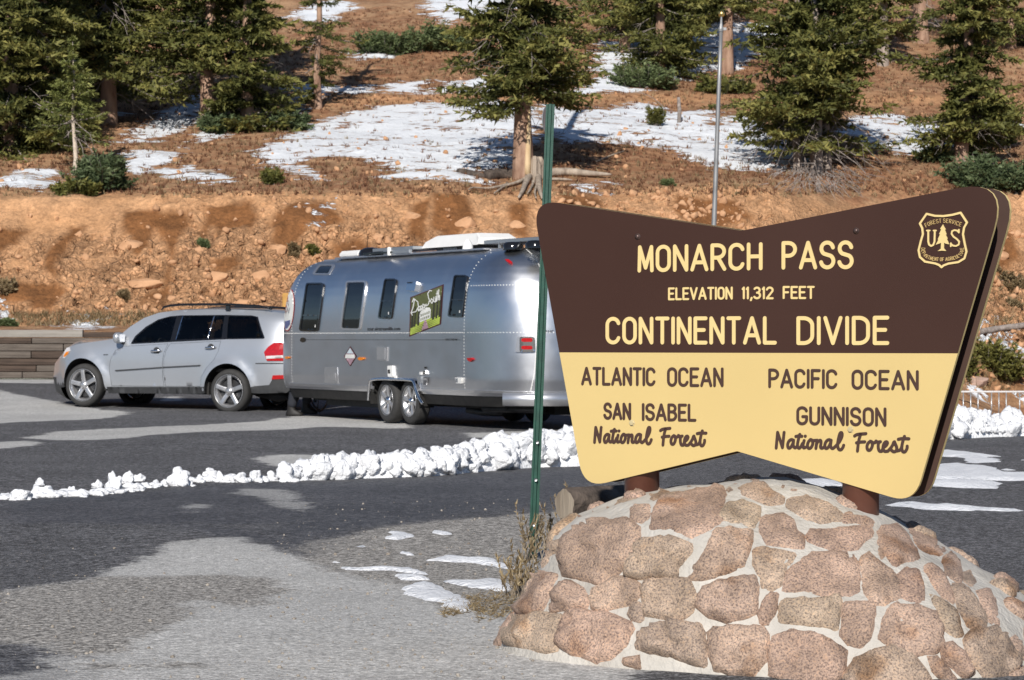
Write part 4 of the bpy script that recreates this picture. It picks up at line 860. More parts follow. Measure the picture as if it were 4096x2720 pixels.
for k, poly in enumerate(ST):
    pp = [cst(*p) for p in poly]
    cen = np.mean(pp, axis=0); sz_ = np.abs(np.array(pp) - cen).max(0); pp = [tuple(cen + (np.array(q) - cen) * (1 + 15.0 / np.maximum(sz_, 24))) for q in pp]
    ring = pp; ring = dens(ring, 11)
    R_ = np.array(ring); R_ = R_ + (fbm(np.column_stack([R_ / 34, np.full(len(R_), k * 3.3)]), 3, 5)[:, None] * 9) * np.array([1, 1])
    Pq, T = region([tuple(q) for q in R_], (), 17, edge_step=11)
    pts = []; nr = []; okm = True
    for q in Pq:
        a, b = cast_base(q)
        if a is None: pts.append(None); nr.append(None)
        else:
            if b.dot(a - Vector((0, 0, EYE))) > 0: b = -b
            pts.append(np.array(a)); nr.append(np.array(b))
    good = [i for i in range(len(pts)) if pts[i] is not None]
    if len(good) < 6: continue
    keep = np.array([p is not None for p in pts]); T = T[keep[T].all(1)]
    if not len(T): continue
    pts = np.array([p if p is not None else np.zeros(3) for p in pts]); nr = np.array([q if q is not None else np.array([0, 0, 1.]) for q in nr])
    s = sdf(Pq, R_); hmax = .026 + .022 * random.random(); size = math.sqrt(abs(sum(R_[i - 1][0] * R_[i][1] - R_[i][0] * R_[i - 1][1] for i in range(len(R_))) / 2))
    hmax *= min(1, size / 120) + .15
    h = hmax * (1 - np.exp(-np.clip(s, 0, None) / 6.0)) + fbm(pts * 9 + k, 4, 31) * .024 * np.clip(s / 12, 0, 1) 
    g1_, g2_, gi_, gx_, gy_ = worley(Pq[:, 0] / 75 + k * 3.7, Pq[:, 1] / 75, k); h = h + (gx_ * (gi_ - .5) + gy_ * (gi_ * 3 % 1 - .5)) * .085 * np.clip(s / 14, 0, 1)
    cn = nr[good].mean(0); cn /= np.linalg.norm(cn); h = h * (1 - .65 * max(0, min(1, (cn[2] - .45) / .3))); h[s < 1.2] = -.002; nn = nr * .5 + cn * .5; nn /= np.linalg.norm(nn, axis=1)[:, None]
    Vv = pts + nn * h[:, None]
    used = np.unique(T); rem = np.full(len(Vv), -1); rem[used] = np.arange(len(used))
    o = mesh_obj('stone', Vv[used], rem[T][:, ::-1] if False else rem[T], M['stone'], base, smooth=True); ns += 1
    me = o.data
    # face the camera side
    if sum(p.normal.dot(Vector(cn)) for p in me.polygons) < 0: me.flip_normals()
# stones on the flanks that the photograph does not show squarely: set wherever mortar would be left bare
allv = [np.array([tuple(v.co) for v in o.data.vertices]) for o in base.children if o.name.startswith('stone')]; allv = np.vstack(allv)[::3]
jr = np.random.default_rng(3)
for rho, cnt in ((.955, 30), (.86, 27), (.775, 24), (.66, 19), (.5, 14), (.3, 8)):
    for q_ in range(cnt):
        t_ = 2 * math.pi * (q_ + jr.uniform(-.18, .18) + (.5 if int(rho * 100) % 2 else 0)) / cnt; u, v, z = base_pt(np.array([t_]), np.array([rho + jr.uniform(-.02, .02)]))
        c = np.array([*(BC + u[0] * SU + v[0] * SN), z[0]]); r0 = jr.uniform(.095, .145)
        dmin = np.linalg.norm(allv - c, axis=1).min()
        if dmin < .05: continue
        r0 = min(r0, dmin * .95 + .01)
        if r0 < .05: continue
        h_ = BV.find_nearest(Vector(c)); c = np.array(h_[0]); nn = np.array(h_[1]); ctr = np.array([*BC, .2])
        if nn @ (c - ctr) < 0: nn = -nn
        t1 = np.cross(nn, [0, 0, 1]); t1 /= np.linalg.norm(t1) + 1e-9; t2 = np.cross(nn, t1); n = 14; ph = jr.uniform(0, 6, 3); el = jr.uniform(.75, 1.0); V = [c + nn * .030]
        rad_ = [1 + .12 * math.sin(2 * a + ph[0]) + .09 * math.sin(3 * a + ph[1]) + .05 * math.sin(5 * a + ph[2]) for a in np.linspace(0, 2 * math.pi, n + 1)[:-1]]
        for q, hh in ((.45, .033), (.78, .026), (.95, .012), (1.0, -.012)):
            for i in range(n):
                a = 2 * math.pi * i / n; p_ = c + (t1 * math.cos(a) + t2 * math.sin(a) * el) * r0 * q * rad_[i]; hq = BV.find_nearest(Vector(p_)); V.append(np.array(hq[0]) + nn * (hh + (jr.uniform(-.006, .006) if q < .9 else 0)))
        Fc = [(0, 1 + i, 1 + (i + 1) % n) for i in range(n)] + [(1 + l * n + i, 1 + (l + 1) * n + i, 1 + (l + 1) * n + (i + 1) % n, 1 + l * n + (i + 1) % n) for l in range(3) for i in range(n)]
        o = mesh_obj('stone', V, Fc, M['stone'], base, smooth=True); allv = np.vstack([allv, np.array(V)])
        if sum(p.normal.dot(Vector(nn)) for p in o.data.polygons) < 0: o.data.flip_normals()
# ------------------------------------------------------------------ vehicles: shared wheel builder
def frame(origin, ex, ey):
    ex = Vector(ex).normalized(); ey = Vector(ey); ez = ex.cross(ey).normalized(); ey = ez.cross(ex).normalized()
    Mx = Matrix((( ex.x, ey.x, ez.x, origin[0]), (ex.y, ey.y, ez.y, origin[1]), (ex.z, ey.z, ez.z, origin[2]), (0, 0, 0, 1))); return Mx
def wheel(parent, x, y, z, R, Rr, wd, side, spokes=5, kind='split', rot=0.0, name='wheel'):
    """tyre, rim, spokes, hub; side=+1 faces +y"""
    o = bpy.data.objects.new(name, None); COL.objects.link(o); o.parent = parent; o.location = (x, y, z)
    s = side; b = MB(); h = wd / 2
    prof = [(Rr - .012, h - .012), (Rr + .012, h), (Rr + (R - Rr) * .45, h + .008), (R - .035, h - .004), (R - .012, h - .022), (R - .002, h - .05), (R, 0), (R - .002, -h + .05), (R - .012, -h + .022), (R - .035, -h), (Rr + .01, -h), (Rr - .012, -h + .012)]
    b.lathe([(r, q * s) for r, q in prof], 48)
    # tread blocks: shallow circumferential ribs
    ty = b.build('tyre', M['rubber'], o, smooth=True)
    b = MB()
    b.lathe([(R + .0015, q) for q in (-h * .62, -h * .50)], 48); b.lathe([(R + .003, q) for q in (-.02, .02)], 48); b.lathe([(R + .0015, q) for q in (h * .50, h * .62)], 48)
    rim = MB(); rim.lathe([(Rr - .004, s * (h - .004)), (Rr + .004, s * (h + .002)), (Rr + .002, s * (h - .012)), (Rr - .03, s * (h - .03)), (Rr - .045, s * (h - .09)), (Rr - .05, -s * h * .6)], 40)
    rim.build('rim', M['alloy'], o, smooth=True)
    bd = MB(); bd.lathe([(0.001, s * (h - .10)), (Rr * .70, s * (h - .10)), (Rr * .70, s * (h - .125)), (Rr - .05, s * (h - .13))], 32); bd.build('brake_disc', M['alloyd'], o)
    yo = s * (h - .012); yi = s * (h - .045)
    sp = MB()
    for k in range(spokes):
        a = rot + 2 * math.pi * k / spokes; ca, sa = math.cos(a), math.sin(a)
        r0, r1 = Rr * .18, Rr - .012; w0, w1 = (Rr * .30, Rr * .27) if kind == 'split' else (Rr * .17, Rr * .30)
        rings = []
        for q, (r, w_, yy_) in enumerate([(r0, w0, s * (h - .035)), (Rr * .45, (w0 + w1) / 2 * .92, s * (h - .022)), (Rr * .8, w1, s * (h - .012)), (r1, w1 * 1.12, s * (h - .010))]):
            rings.append([(ca * r - sa * t * w_ / 2, yy_ - s * dp, sa * r + ca * t * w_ / 2) for t, dp in ((-1, .035), (-1, .008), (-.6, 0), (-.12, 0), (0, .006 if kind == 'split' else 0), (.12, 0), (.6, 0), (1, .008), (1, .035))])
        n_ = 9; V = [p for r_ in rings for p in r_]
        Fc = [(l * n_ + i, l * n_ + i + 1, (l + 1) * n_ + i + 1, (l + 1) * n_ + i) for l in range(3) for i in range(n_ - 1)]
        if s < 0: pass
        m_ = MB(); m_.add(V, Fc); m_.build('spoke', M['alloy'], o, smooth=False)
    hb = MB(); hb.lathe([(.001, s * (h - .004)), (Rr * .12, s * (h - .004)), (Rr * .15, s * (h - .010)), (Rr * .27, s * (h - .022)), (Rr * .29, s * (h - .05))], 24)
    hb.build('hub', M['alloy'] if kind == 'split' else M['chrome'], o, smooth=True)
    nb_ = MB()
    for k in range(5):
        a = rot + .63 + 2 * math.pi * k / 5; c = (math.cos(a) * Rr * .2, s * (h - .014), math.sin(a) * Rr * .2)
        nb_.lathe([(.009, -.01), (.009, .006), (.001, .007)], 6, 'y', c)
    nb_.build('wheel_nuts', M['alloyd'], o)['kind'] = 'stuff'
    return o

# ------------------------------------------------------------------ silver sport utility
Rw = np.array([-4.99, 45.2]); Fw = np.array([-.167 * 46.52, 46.52]); us_ = (Fw - Rw) / np.hypot(*(Fw - Rw)); ns_ = np.array([us_[1], -us_[0]]); ns_ = ns_ if ns_[1] < 0 else -ns_
WB = float(np.hypot(*(Fw - Rw)))
zR, zF, roll = .185, .270, .024
ex = (us_[0], us_[1], (zF - zR) / WB); ey = (ns_[0], ns_[1], roll)
SS = 1.04                                   # the car stands a little farther off and is that much larger
SO = ((Rw[0] - ns_[0] * .93) * SS, (Rw[1] - ns_[1] * .93) * SS, EYE + (zR - roll * .93 - EYE) * SS)
SM = frame(SO, ex, ey) @ Matrix.Scale(SS, 4); SMi = SM.inverted()
suv_o = empty('parked_car', 'silver sport utility vehicle with black roof rails hitched to the travel trailer', 'car', mat=SM)
c1 = crop(0, 1150, 1.8162)
def Wf(x, z):
    x = np.asarray(x, float); z = np.asarray(z, float)
    w_ = np.interp(z, [.25, .33, .45, .62, .85, 1.05, 1.16, 1.25, 1.33, 1.50, 1.66, 1.74, 1.80], [.88, .91, .935, .95, .96, .955, .94, .915, .885, .83, .765, .72, .64])
    hood = np.clip((x - 2.35) / .6, 0, 1)
    w_ = w_ - hood * np.clip((z - .98) / .25, 0, 1) ** 1.5 * .10
    f = np.clip((x - 2.95) / .98, 0, 1.2); w_ = w_ - .42 * f ** 2.3
    r = np.clip((-.50 - x) / .62, 0, 1.3); w_ = w_ - .13 * r ** 2.2
    for cx_ in (0.0, WB):
        d = np.hypot(x - cx_, z - .39); w_ = w_ + .045 * np.exp(-((d - .50) / .075) ** 2) * (z < 1.02) * np.clip((z - .30) / .1, 0, 1)
    return w_
def sloc(p, conv=c1, off=0.0):
    r = SMi.to_3x3() @ Vector(ray(conv(*p))); o = SMi @ Vector((0, 0, EYE)); yl = .93
    for _ in range(12):
        t = (yl - o.y) / r.y; q = o + r * t; yl = .5 * yl + .5 * (float(Wf(q.x, q.z)) + off)
    return (q.x, q.z)
PL = lambda pts: [sloc(p) for p in pts]
topline = PL([(440, 727), (408, 700), (402, 650), (405, 585), (428, 528), (452, 500), (470, 462), (505, 430), (560, 412), (650, 397), (760, 383), (850, 368), (872, 345), (945, 285), (1045, 222), (1150, 185), (1290, 166), (1500, 158), (1700, 160), (1900, 168), (1995, 177)])
topline += [(-1.02, 1.775), (-1.075, 1.70), (-1.10, 1.45), (-1.13, 1.28), (-1.15, 1.02), (-1.16, .98), (-1.20, .80), (-1.20, .62), (-1.17, .46), (-1.10, .40)]
def archpts(cx_, r, a0, a1, n=20): return [(cx_ + r * math.cos(math.radians(a)), .39 + r * math.sin(math.radians(a))) for a in np.linspace(a0, a1, n)]
bottom = [(-.62, .37)] + archpts(0, .485, 182, 8, 22) + [(.50, .34), (1.5, .34), (WB - .50, .34)] + archpts(WB, .485, 172, 6, 22) + [(WB + .50, .34)]
sidepoly = topline[::-1]
sidepoly = topline + bottom
dlo = rround(PL([(948, 411), (985, 350), (1060, 285), (1150, 232), (1235, 209), (1310, 202), (1640, 199), (1830, 203), (1875, 213), (1926, 372), (1640, 376), (1200, 398)]), .02, 3)
door1 = PL([(900, 425), (840, 455), (803, 520), (792, 590), (800, 650), (812, 716), (1193, 719), (1182, 640), (1180, 560), (1190, 480), (1222, 408), (950, 424)])
door2 = PL([(1236, 407), (1204, 460), (1190, 520), (1188, 620), (1202, 719), (1457, 719), (1462, 650), (1498, 585), (1556, 522), (1588, 460), (1606, 388)])
BMI = {}
def smap(P, off=0.0, side=1): return np.column_stack([P[:, 0], side * (Wf(P[:, 0], P[:, 1]) + off), P[:, 1]])
bV, bF, bM = [], [], []; nb = 0
clad = [(-.44, .30), (-.44, .46)] + PL([(1850, 716), (1955, 708), (1978, 668), (2062, 664)]) + [(-1.4, .60), (-1.4, .30)]
P, T = region(sidepoly, (dlo, door1, door2), .07, edge_step=.05, extra=[clad[1:6], [(.52, .455), (2.5, .455)]])
mi_ = None
cen = P[T].mean(1)
mi = in_poly(cen, clad).astype(int); mi = np.where((cen[:, 0] > 3.4) & (cen[:, 1] < .40), 1, mi)
for sd_ in (1, -1):
    V = smap(P, 0, sd_); bV.append(V); bF.append((T if sd_ < 0 else T[:, ::-1]) + nb); bM.append(mi); nb += len(V)
# wrap over hood, windscreen, roof and tailgate
tl = np.array(dens(topline, .09, False)); nr2 = []
for i in range(len(tl)):
    d = tl[min(i + 1, len(tl) - 1)] - tl[max(i - 1, 0)]; d /= np.hypot(*d); nr2.append((-d[1], d[0]))
nr2 = np.array(nr2)
crown = np.interp(np.arange(len(tl)), *zip(*[(0, .12), (len(tl) - 1, .05)]))
ctype = []
for i, (x, z) in enumerate(tl):
    if x > 3.15: cw = .26 if z < .95 else .12
    elif x > 2.25: cw = .06
    elif z < 1.66 and x > 1.0: cw = .10
    elif x > -1.0: cw = .045
    else: cw = .05
    ctype.append(cw)
ctype = np.convolve(np.pad(ctype, 3, 'edge'), np.ones(7) / 7, 'valid'); nS = 17; s_ = np.linspace(1, -1, nS)
W0 = Wf(tl[:, 0], tl[:, 1]); V = np.zeros((len(tl), nS, 3))
for j, s in enumerate(s_):
    c = (1 - abs(s) ** 2.6) * ctype; V[:, j, 0] = tl[:, 0] + nr2[:, 0] * c * 1; V[:, j, 2] = tl[:, 1] + nr2[:, 1] * c; V[:, j, 1] = s * W0
sgn = 1 if (V[len(tl) // 2, nS // 2, 2] > tl[len(tl) // 2, 1]) else -1
if sgn < 0:
    for j, s in enumerate(s_):
        c = (1 - abs(s) ** 2.6) * ctype; V[:, j, 0] = tl[:, 0] - nr2[:, 0] * c; V[:, j, 2] = tl[:, 1] - nr2[:, 1] * c
idx = np.arange(len(tl) * nS).reshape(len(tl), nS); Qs = np.stack([idx[:-1, :-1], idx[1:, :-1], idx[1:, 1:], idx[:-1, 1:]], -1).reshape(-1, 4)
mz = V.reshape(-1, 3)[Qs].mean(1); wm = np.zeros(len(Qs), int)
wind = (mz[:, 0] < 2.28) & (mz[:, 0] > 1.12) & (mz[:, 2] < 1.72) & (mz[:, 2] > 1.22) & (np.abs(mz[:, 1]) < Wf(mz[:, 0], mz[:, 2]) - .07)
rear = (mz[:, 0] < -.98) & (mz[:, 2] < 1.66) & (mz[:, 2] > 1.24) & (np.abs(mz[:, 1]) < .62)
wm[(mz[:, 2] < .5) & ((mz[:, 0] < -.9) | (mz[:, 0] > 3))] = 1; keepq = ~(wind | rear)
Vall = np.vstack(bV + [V.reshape(-1, 3)]); wm[(mz[:, 2] < .60) & (mz[:, 0] < -.9)] = 1
faces = [tuple(f) for f in np.vstack(bF)] + [tuple(f + nb) for f in Qs[keepq]]
body = mesh_obj('body', Vall, faces, [M['silver'], M['blackplastic']], suv_o, list(np.concatenate(bM)) + list(wm[keepq]), smooth=True)
for nm_, kk in (('windscreen', wind), ('rear_window', rear)):
    mesh_obj(nm_, V.reshape(-1, 3), Qs[kk], M['glassd'] if nm_ == 'rear_window' else M['glass'], suv_o, smooth=True)
def spatch(name, poly, off, m, sides=(1,), holes=(), step=.08, parent=None, thick=0.0):
    P, T = region(poly, holes, step, edge_step=min(step, .04)); out = None
    for sd_ in sides:
        V = smap(P, off, sd_); F_ = T[:, ::-1] if sd_ > 0 else T
        if thick: V, F_ = solidify(V, smap(P, off - thick, sd_), F_)
        o = mesh_obj(name, V, F_, m, parent or suv_o, smooth=not thick); out = out or o
    return out
doors = []
for poly in (door1, door2):
    c = np.mean(poly, axis=0); sh_ = [tuple(c + (np.array(q) - c) * np.array([.990, .986])) for q in poly]
    P, T = region(sh_, (), .07, edge_step=.05); ce = P[T].mean(1)
    for sd_ in (1, -1):
        o = mesh_obj('door', smap(P, 0.001, sd_), T[:, ::-1] if sd_ > 0 else T, M['silver'], suv_o, smooth=True)
        if sd_ > 0: doors.append(o)
    P2, T2 = region(poly, (), .12, edge_step=.08)
    for sd_ in (1, -1): mesh_obj('door_gap', smap(P2, -.012, sd_), T2[:, ::-1] if sd_ > 0 else T2, M['under'], suv_o)
panes = [PL([(962, 402), (1000, 352), (1070, 292), (1150, 242), (1215, 219), (1285, 212), (1238, 387)]), PL([(1328, 208), (1552, 206), (1503, 371), (1277, 380)]), PL([(1562, 206), (1633, 204), (1611, 367), (1514, 371)]), PL([(1664, 208), (1862, 212), (1914, 365), (1650, 369)])]
panes = [rround(p, .02, 2) for p in panes]
for sd_ in (1, -1):
    spatch('window_surround', dlo, .003, M['gloss'], (sd_,), panes, .07)
    for i, p in enumerate(panes): o = spatch('window', p, -.004, M['glass'] if i == 0 else M['glassd'], (sd_,), (), .1)
for a, b in (((1331, 207), (1279, 379)), ((1560, 206), (1512, 371))):
    a, b = sloc(a), sloc(b); dx = .007; spatch('chrome_strip', [(a[0] - dx, a[1]), (a[0] + dx, a[1]), (b[0] + dx, b[1]), (b[0] - dx, b[1])], .007, M['chrome'], (1,), (), .1)
# side moulding, handles, mirror, badge
for seg in ([(838, 600), (1176, 577), (1176, 585), (845, 608)], [(1184, 576), (1458, 562), (1455, 570), (1184, 584)]): spatch('side_moulding', PL(seg), .022, M['blackplastic'], (1,), (), .1, thick=.02)
for (x, y), d_ in (((1137, 461), doors[0]), ((1532, 437), doors[1])):
    q = sloc((x, y)); b = MB(); yy_ = float(Wf(*q)); b.tube([(q[0] + .11, yy_ + .0, q[1] - .012), (q[0] + .085, yy_ + .032, q[1] - .006), (q[0], yy_ + .042, q[1]), (q[0] - .085, yy_ + .032, q[1] + .010), (q[0] - .11, yy_, q[1] + .012)], [.018, .022, .024, .022, .018], 8); o = b.build('handle', M['chrome'], d_, smooth=True)
    b = MB(); b.lathe([(.001, .002), (.07, .002)], 16, 'y', (q[0], yy_, q[1])); b.build('handle_recess', M['blackplastic'], d_)
q = sloc((905, 380)); yy_ = float(Wf(*q)); b = MB()
bm_ = bmesh_s = None
def blob(c, r, n=14, m_=10, pw=2.6):
    V = []; 
    for i in range(m_ + 1):
        ph = math.pi * i / m_
        for k in range(n):
            a = 2 * math.pi * k / n; sgnp = lambda t: math.copysign(abs(t) ** (2 / pw), t)
            V.append((c[0] + r[0] * sgnp(math.sin(ph)) * sgnp(math.cos(a)), c[1] + r[1] * sgnp(math.sin(ph)) * sgnp(math.sin(a)), c[2] + r[2] * sgnp(math.cos(ph))))
    return V, [(i * n + k, i * n + (k + 1) % n, (i + 1) * n + (k + 1) % n, (i + 1) * n + k) for i in range(m_) for k in range(n)]
for sd_ in (1, -1):
    V, Fc = blob((q[0] + .04, sd_ * (yy_ + .13), q[1] + .03), (.075, .13, .10)); mir = mesh_obj('mirror', V, Fc, M['silver'], suv_o, smooth=True)
    b = MB(); b.box((q[0] - .028, sd_ * (yy_ + .13), q[1] + .03), (.012, .19, .14), bev=.004); b.build('mirror_glass', M['chrome'], mir)
    b = MB(); b.box((q[0] + .02, sd_ * (yy_ + .01), q[1] - .05), (.07, .12, .05), bev=.01); b.build('mirror_foot', M['blackplastic'], mir)
spatch('badge', PL([(752, 486), (786, 485), (786, 491), (752, 492)]), .006, M['alloyd'], (1,), (), .1)
# lamps
tlp = PL([(1921, 470), (1952, 430), (1992, 403), (2042, 398), (2062, 405), (2066, 533), (1942, 533)])
zb = [p[1] for p in tlp]; z1_, z2_ = sloc((1990, 492))[1], sloc((1990, 512))[1]
for sd_ in (1, -1):
    tq = spatch('tail_lamp', rround(tlp, .02, 3), .018, M['redlamp'], (sd_,), (), .06, thick=.03)
    spatch('lamp_band', [(-.62 - .13, z2_), (tlp[4][0] + .02, z2_ + .012), (tlp[4][0] + .02, z1_ + .01), (-.62 - .11, z1_)] if False else PL([(1935, 498), (2062, 492), (2062, 512), (1940, 518)]), .022, M['clearlamp'], (sd_,), (), .06, parent=tq)
    spatch('rear_reflector', PL([(1984, 638), (2068, 635), (2072, 664), (1975, 668)]), .012, M['redlamp'], (sd_,), (), .06, thick=.014)
    spatch('headlamp', rround(PL([(456, 512), (466, 470), (486, 440), (506, 432), (512, 460), (492, 492), (470, 515)]), .01, 2), .010, M['clearlamp'], (sd_,), (), .06, thick=.02)
    spatch('indicator_lamp', PL([(462, 500), (480, 470), (506, 462), (496, 485), (474, 505)]), .016, M['amber'], (sd_,), (), .06)
spatch('bumper_groove', PL([(1855, 548), (2078, 548), (2078, 556), (1858, 556)]), .004, M['blackplastic'], (1, -1), (), .1)
spatch('rocker_panel', PL([(775, 722), (1488, 722), (1490, 768), (1470, 772), (790, 768)]), .006, M['blackplastic'], (1, -1), (), .1)
# roof rails
for sd_ in (1, -1):
    rr = [sloc(p, off=-.06) for p in [(1188, 172), (1215, 152), (1260, 141), (1340, 134), (1500, 132), (1700, 133), (1900, 145), (1965, 155), (1998, 170)]]
    b = MB(); b.tube([(x, sd_ * .69, z + .02) for x, z in rr], [.012, .02, .022, .022, .022, .022, .022, .02, .012], 8); rl = b.build('roof_rail', M['gloss'], suv_o, smooth=True)
    b = MB(); q1 = sloc((1680, 150), off=-.06); b.box((q1[0], sd_ * .69, q1[1] + .0), (.10, .04, .09), bev=.01); b.build('rail_foot', M['gloss'], rl)
# arches' dark liners, underbody, interior
for cx_ in (0.0, WB):
    for sd_ in (1, -1):
        b = MB(); pts = archpts(cx_, .487, 186, -6, 20); V = []; 
        for x, z in pts:
            yo = min(float(Wf(x, z)), 1.0); V += [(x, sd_ * (yo - .004), z), (x, sd_ * .52, z)]
        Fc = [(2 * i, 2 * i + 1, 2 * i + 3, 2 * i + 2) for i in range(len(pts) - 1)]; b.add(V, Fc)
        b.add([(x, sd_ * .52, z) for x, z in pts], [tuple(range(len(pts)))]); b.build('wheel_liner', M['under'], suv_o)
b = MB(); b.box((1.55, 0, .42), (2.2, 1.72, .22)); b.box((WB, 0, .6), (1.0, 1.0, .5)); b.box((-.1, 0, .52), (1.5, 1.0, .28)); b.box((3.55, 0, .55), (.35, 1.1, .4)); b.box((-.75, 0, .60), (.55, 1.3, .30)); b.build('underbody', M['under'], suv_o)
b = MB(); b.box((.9, 0, .75), (3.6, 1.6, .06)); b.box((1.98, 0, 1.05), (.45, 1.5, .28), bev=.05); b.build('cabin_floor', M['seat'], suv_o)
for sx in (1.25, .25, -.45):
    for sy in (.38, -.38):
        b = MB(); b.box((sx, sy, .92), (.5, .5, .18), bev=.05); b.box((sx - .26, sy, 1.20), (.14, .5, .56), Matrix.Rotation(-.18, 3, 'Y'), bev=.05); b.box((sx - .33, sy, 1.52), (.10, .26, .16), bev=.04); b.build('seat', M['seat'], suv_o)
b = MB(); R_ = Matrix.Rotation(.45, 3, 'Y'); pts = [Vector((1.72, .38, 1.12)) + R_ @ Vector((0, .18 * math.cos(a), .18 * math.sin(a))) for a in np.linspace(0, 2 * math.pi, 25)]; b.tube(pts, .014, 6); b.tube([(1.72, .38, 1.12), (1.9, .38, 1.0)], .03, 6); b.tube([pts[0], pts[12]], .012, 5); b.build('steering_wheel', M['under'], suv_o)
for cx_, rt in ((0.0, .31), (WB, .05)):
    wheel(suv_o, cx_, .82, .39, .39, .288, .235, 1, 5, 'split', rot=math.pi / 2 + rt * .4 - .15)
    wheel(suv_o, cx_, -.82, .39, .39, .288, .235, -1, 5, 'split', rot=rt)
b = MB(); b.tube([(-.35, .55, .38), (-.80, .56, .34), (-1.0, .56, .33)], [.07, .11, .05], 12); b.build('exhaust_box', M['under'], suv_o, smooth=True)
b = MB(); b.box((-1.18, 0, .42), (.30, .08, .08), bev=.01); b.box((-1.34, 0, .40), (.16, .1, .06), bev=.01); b.lathe([(.001, .43), (.02, .43), (.02, .45), (.026, .47), (.02, .495), (.001, .5)], 12, 'z', (-1.38, 0, 0)); b.build('tow_hitch', M['alloyd'], suv_o)
b = MB(); V_, F_ = blob((-1.215, 0, .92), (.01, .16, .06)); b.add(V_, F_); b.build('number_plate', M['white'], suv_o)
# ------------------------------------------------------------------ polished aluminium travel trailer
ut_ = np.array([-.477, .879]); ut_ /= np.hypot(*ut_); nt_ = np.array([-ut_[1], ut_[0]]); nt_ = nt_ if nt_[1] < 0 else -nt_
HW = 1.22
TO = (-1.862 - nt_[0] * HW, 41.87 - nt_[1] * HW, .11)
TS = .965
TO = (TO[0] * TS, TO[1] * TS, EYE + (TO[2] - EYE) * TS)
TM = frame(TO, (*ut_, .001), (*nt_, 0)) @ Matrix.Scale(TS, 4); TMi = TM.inverted()
tr = empty('travel_trailer', 'long polished aluminium travel trailer with rounded ends and solar panels on its roof', 'travel trailer', mat=TM)
zt = np.array([.50, .58, .75, 1.10, 1.50, 1.75, 1.95, 2.12, 2.26, 2.38, 2.49, 2.58, 2.65, 2.705, 2.745, 2.775, 2.795, 2.805])
it = np.array([.05, .02, .00, .00, .00, .008, .022, .045, .078, .125, .185, .26, .34, .43, .53, .66, .86, 1.17])
et = np.array([.05, .02, .00, .00, .02, .06, .12, .20, .30, .41, .53, .66, .79, .92, 1.04, 1.16, 1.26, 1.34])
UR, UF = -2.35, 4.28; ER, EF = 1.45, 1.20
etr = np.array([.05, .02, .00, .00, .02, .05, .09, .14, .20, .27, .35, .44, .53, .63, .73, .85, 1.0, 1.3]); et = et * .84
zl = np.concatenate([np.arange(.50, .79, .03), np.linspace(.82, 2.0, 14), np.linspace(2.07, 2.75, 24), [2.765, 2.78, 2.79, 2.798, 2.803, 2.805]])
def ring_pts(z, nc=22, ns=130):
    i_ = np.interp(z, zt, it); e_ = np.interp(z, zt, et); er_ = np.interp(z, zt, etr); w_ = HW - i_; n = 2.45
    pts = []
    for u in np.linspace(UF, UR, ns): pts.append((u, w_))
    def cap(u0, L, sgn, a0, a1):
        for a in np.linspace(a0, a1, nc)[1:]:
            c, s = math.cos(a), math.sin(a); pts.append((u0 + sgn * L * abs(c) ** (2 / n), w_ * math.copysign(abs(s) ** (2 / n), s)))
    cap(UR, ER - er_, -1, math.pi / 2, -math.pi / 2)
    for u in np.linspace(UR, UF, ns)[1:]: pts.append((u, -w_))
    cap(UF, EF - e_, 1, -math.pi / 2, math.pi / 2)
    return pts[:-1]
Rg = [ring_pts(z) for z in zl]; nR = len(Rg[0]); V = np.array([(u, y, z) for r_, z in zip(Rg, zl) for u, y in r_])
idx = np.arange(len(zl) * nR).reshape(len(zl), nR); Qt = np.stack([idx[:-1], np.roll(idx[:-1], -1, 1), np.roll(idx[1:], -1, 1), idx[1:]], -1).reshape(-1, 4)
TBV = BVHTree.FromPolygons([Vector(p) for p in V.tolist()], Qt.tolist())
# wheel arch cut: drop the faces of the lower side around the tandem wheels
cQ = V[Qt].mean(1)
fc = [tuple(q) for q, c in zip(Qt, cQ) if not (c[1] > 0 and -.70 < c[0] < .98 and c[2] < .70)] + [tuple(idx[-1][::-1]) if False else tuple(idx[-1])]
shell = mesh_obj('shell', V, fc, M['alu'], tr, smooth=True)
c2 = crop(1080, 900, 1.8162); c9 = crop(1280, 920, 2.5663)
def tcast(p, conv=c2):
    r = TMi.to_3x3() @ Vector(ray(conv(*p))); o = TMi @ Vector((0, 0, EYE)); h = TBV.ray_cast(o, r.normalized())
    miss = h[0] is None
    if miss:
        rn = r.normalized(); h = TBV.find_nearest(o + rn * ((Vector((0, 0, 1.3)) - o).dot(rn)))
    n = h[1]
    if n.dot(r) > 0: n = -n
    return np.array(h[0]), np.array(n), miss
def tpatch(name, poly, off, m, holes=(), step=14, conv=c2, parent=None, thick=0.0, raw=False):
    P, T = region(poly, holes, step, edge_step=min(step, 6)); a = [tcast(p, conv) for p in P]
    Q0 = np.array([x[0] for x in a]); N0 = np.array([x[1] for x in a]); ms = np.array([x[2] for x in a]); T = T[~ms[T].any(1)][:, ::-1]
    if thick: Vv, Fv = solidify(Q0 + N0 * off, Q0 + N0 * (off - thick), T)
    else: Vv, Fv = Q0 + N0 * off, T
    return mesh_obj(name, Vv, Fv, m, parent or tr, smooth=not thick)
def shrink(poly, d):
    c = np.mean(poly, axis=0); h = np.abs(np.array(poly) - c).max(0); return [tuple(c + (np.array(q) - c) * (1 - d / h)) for q in poly]
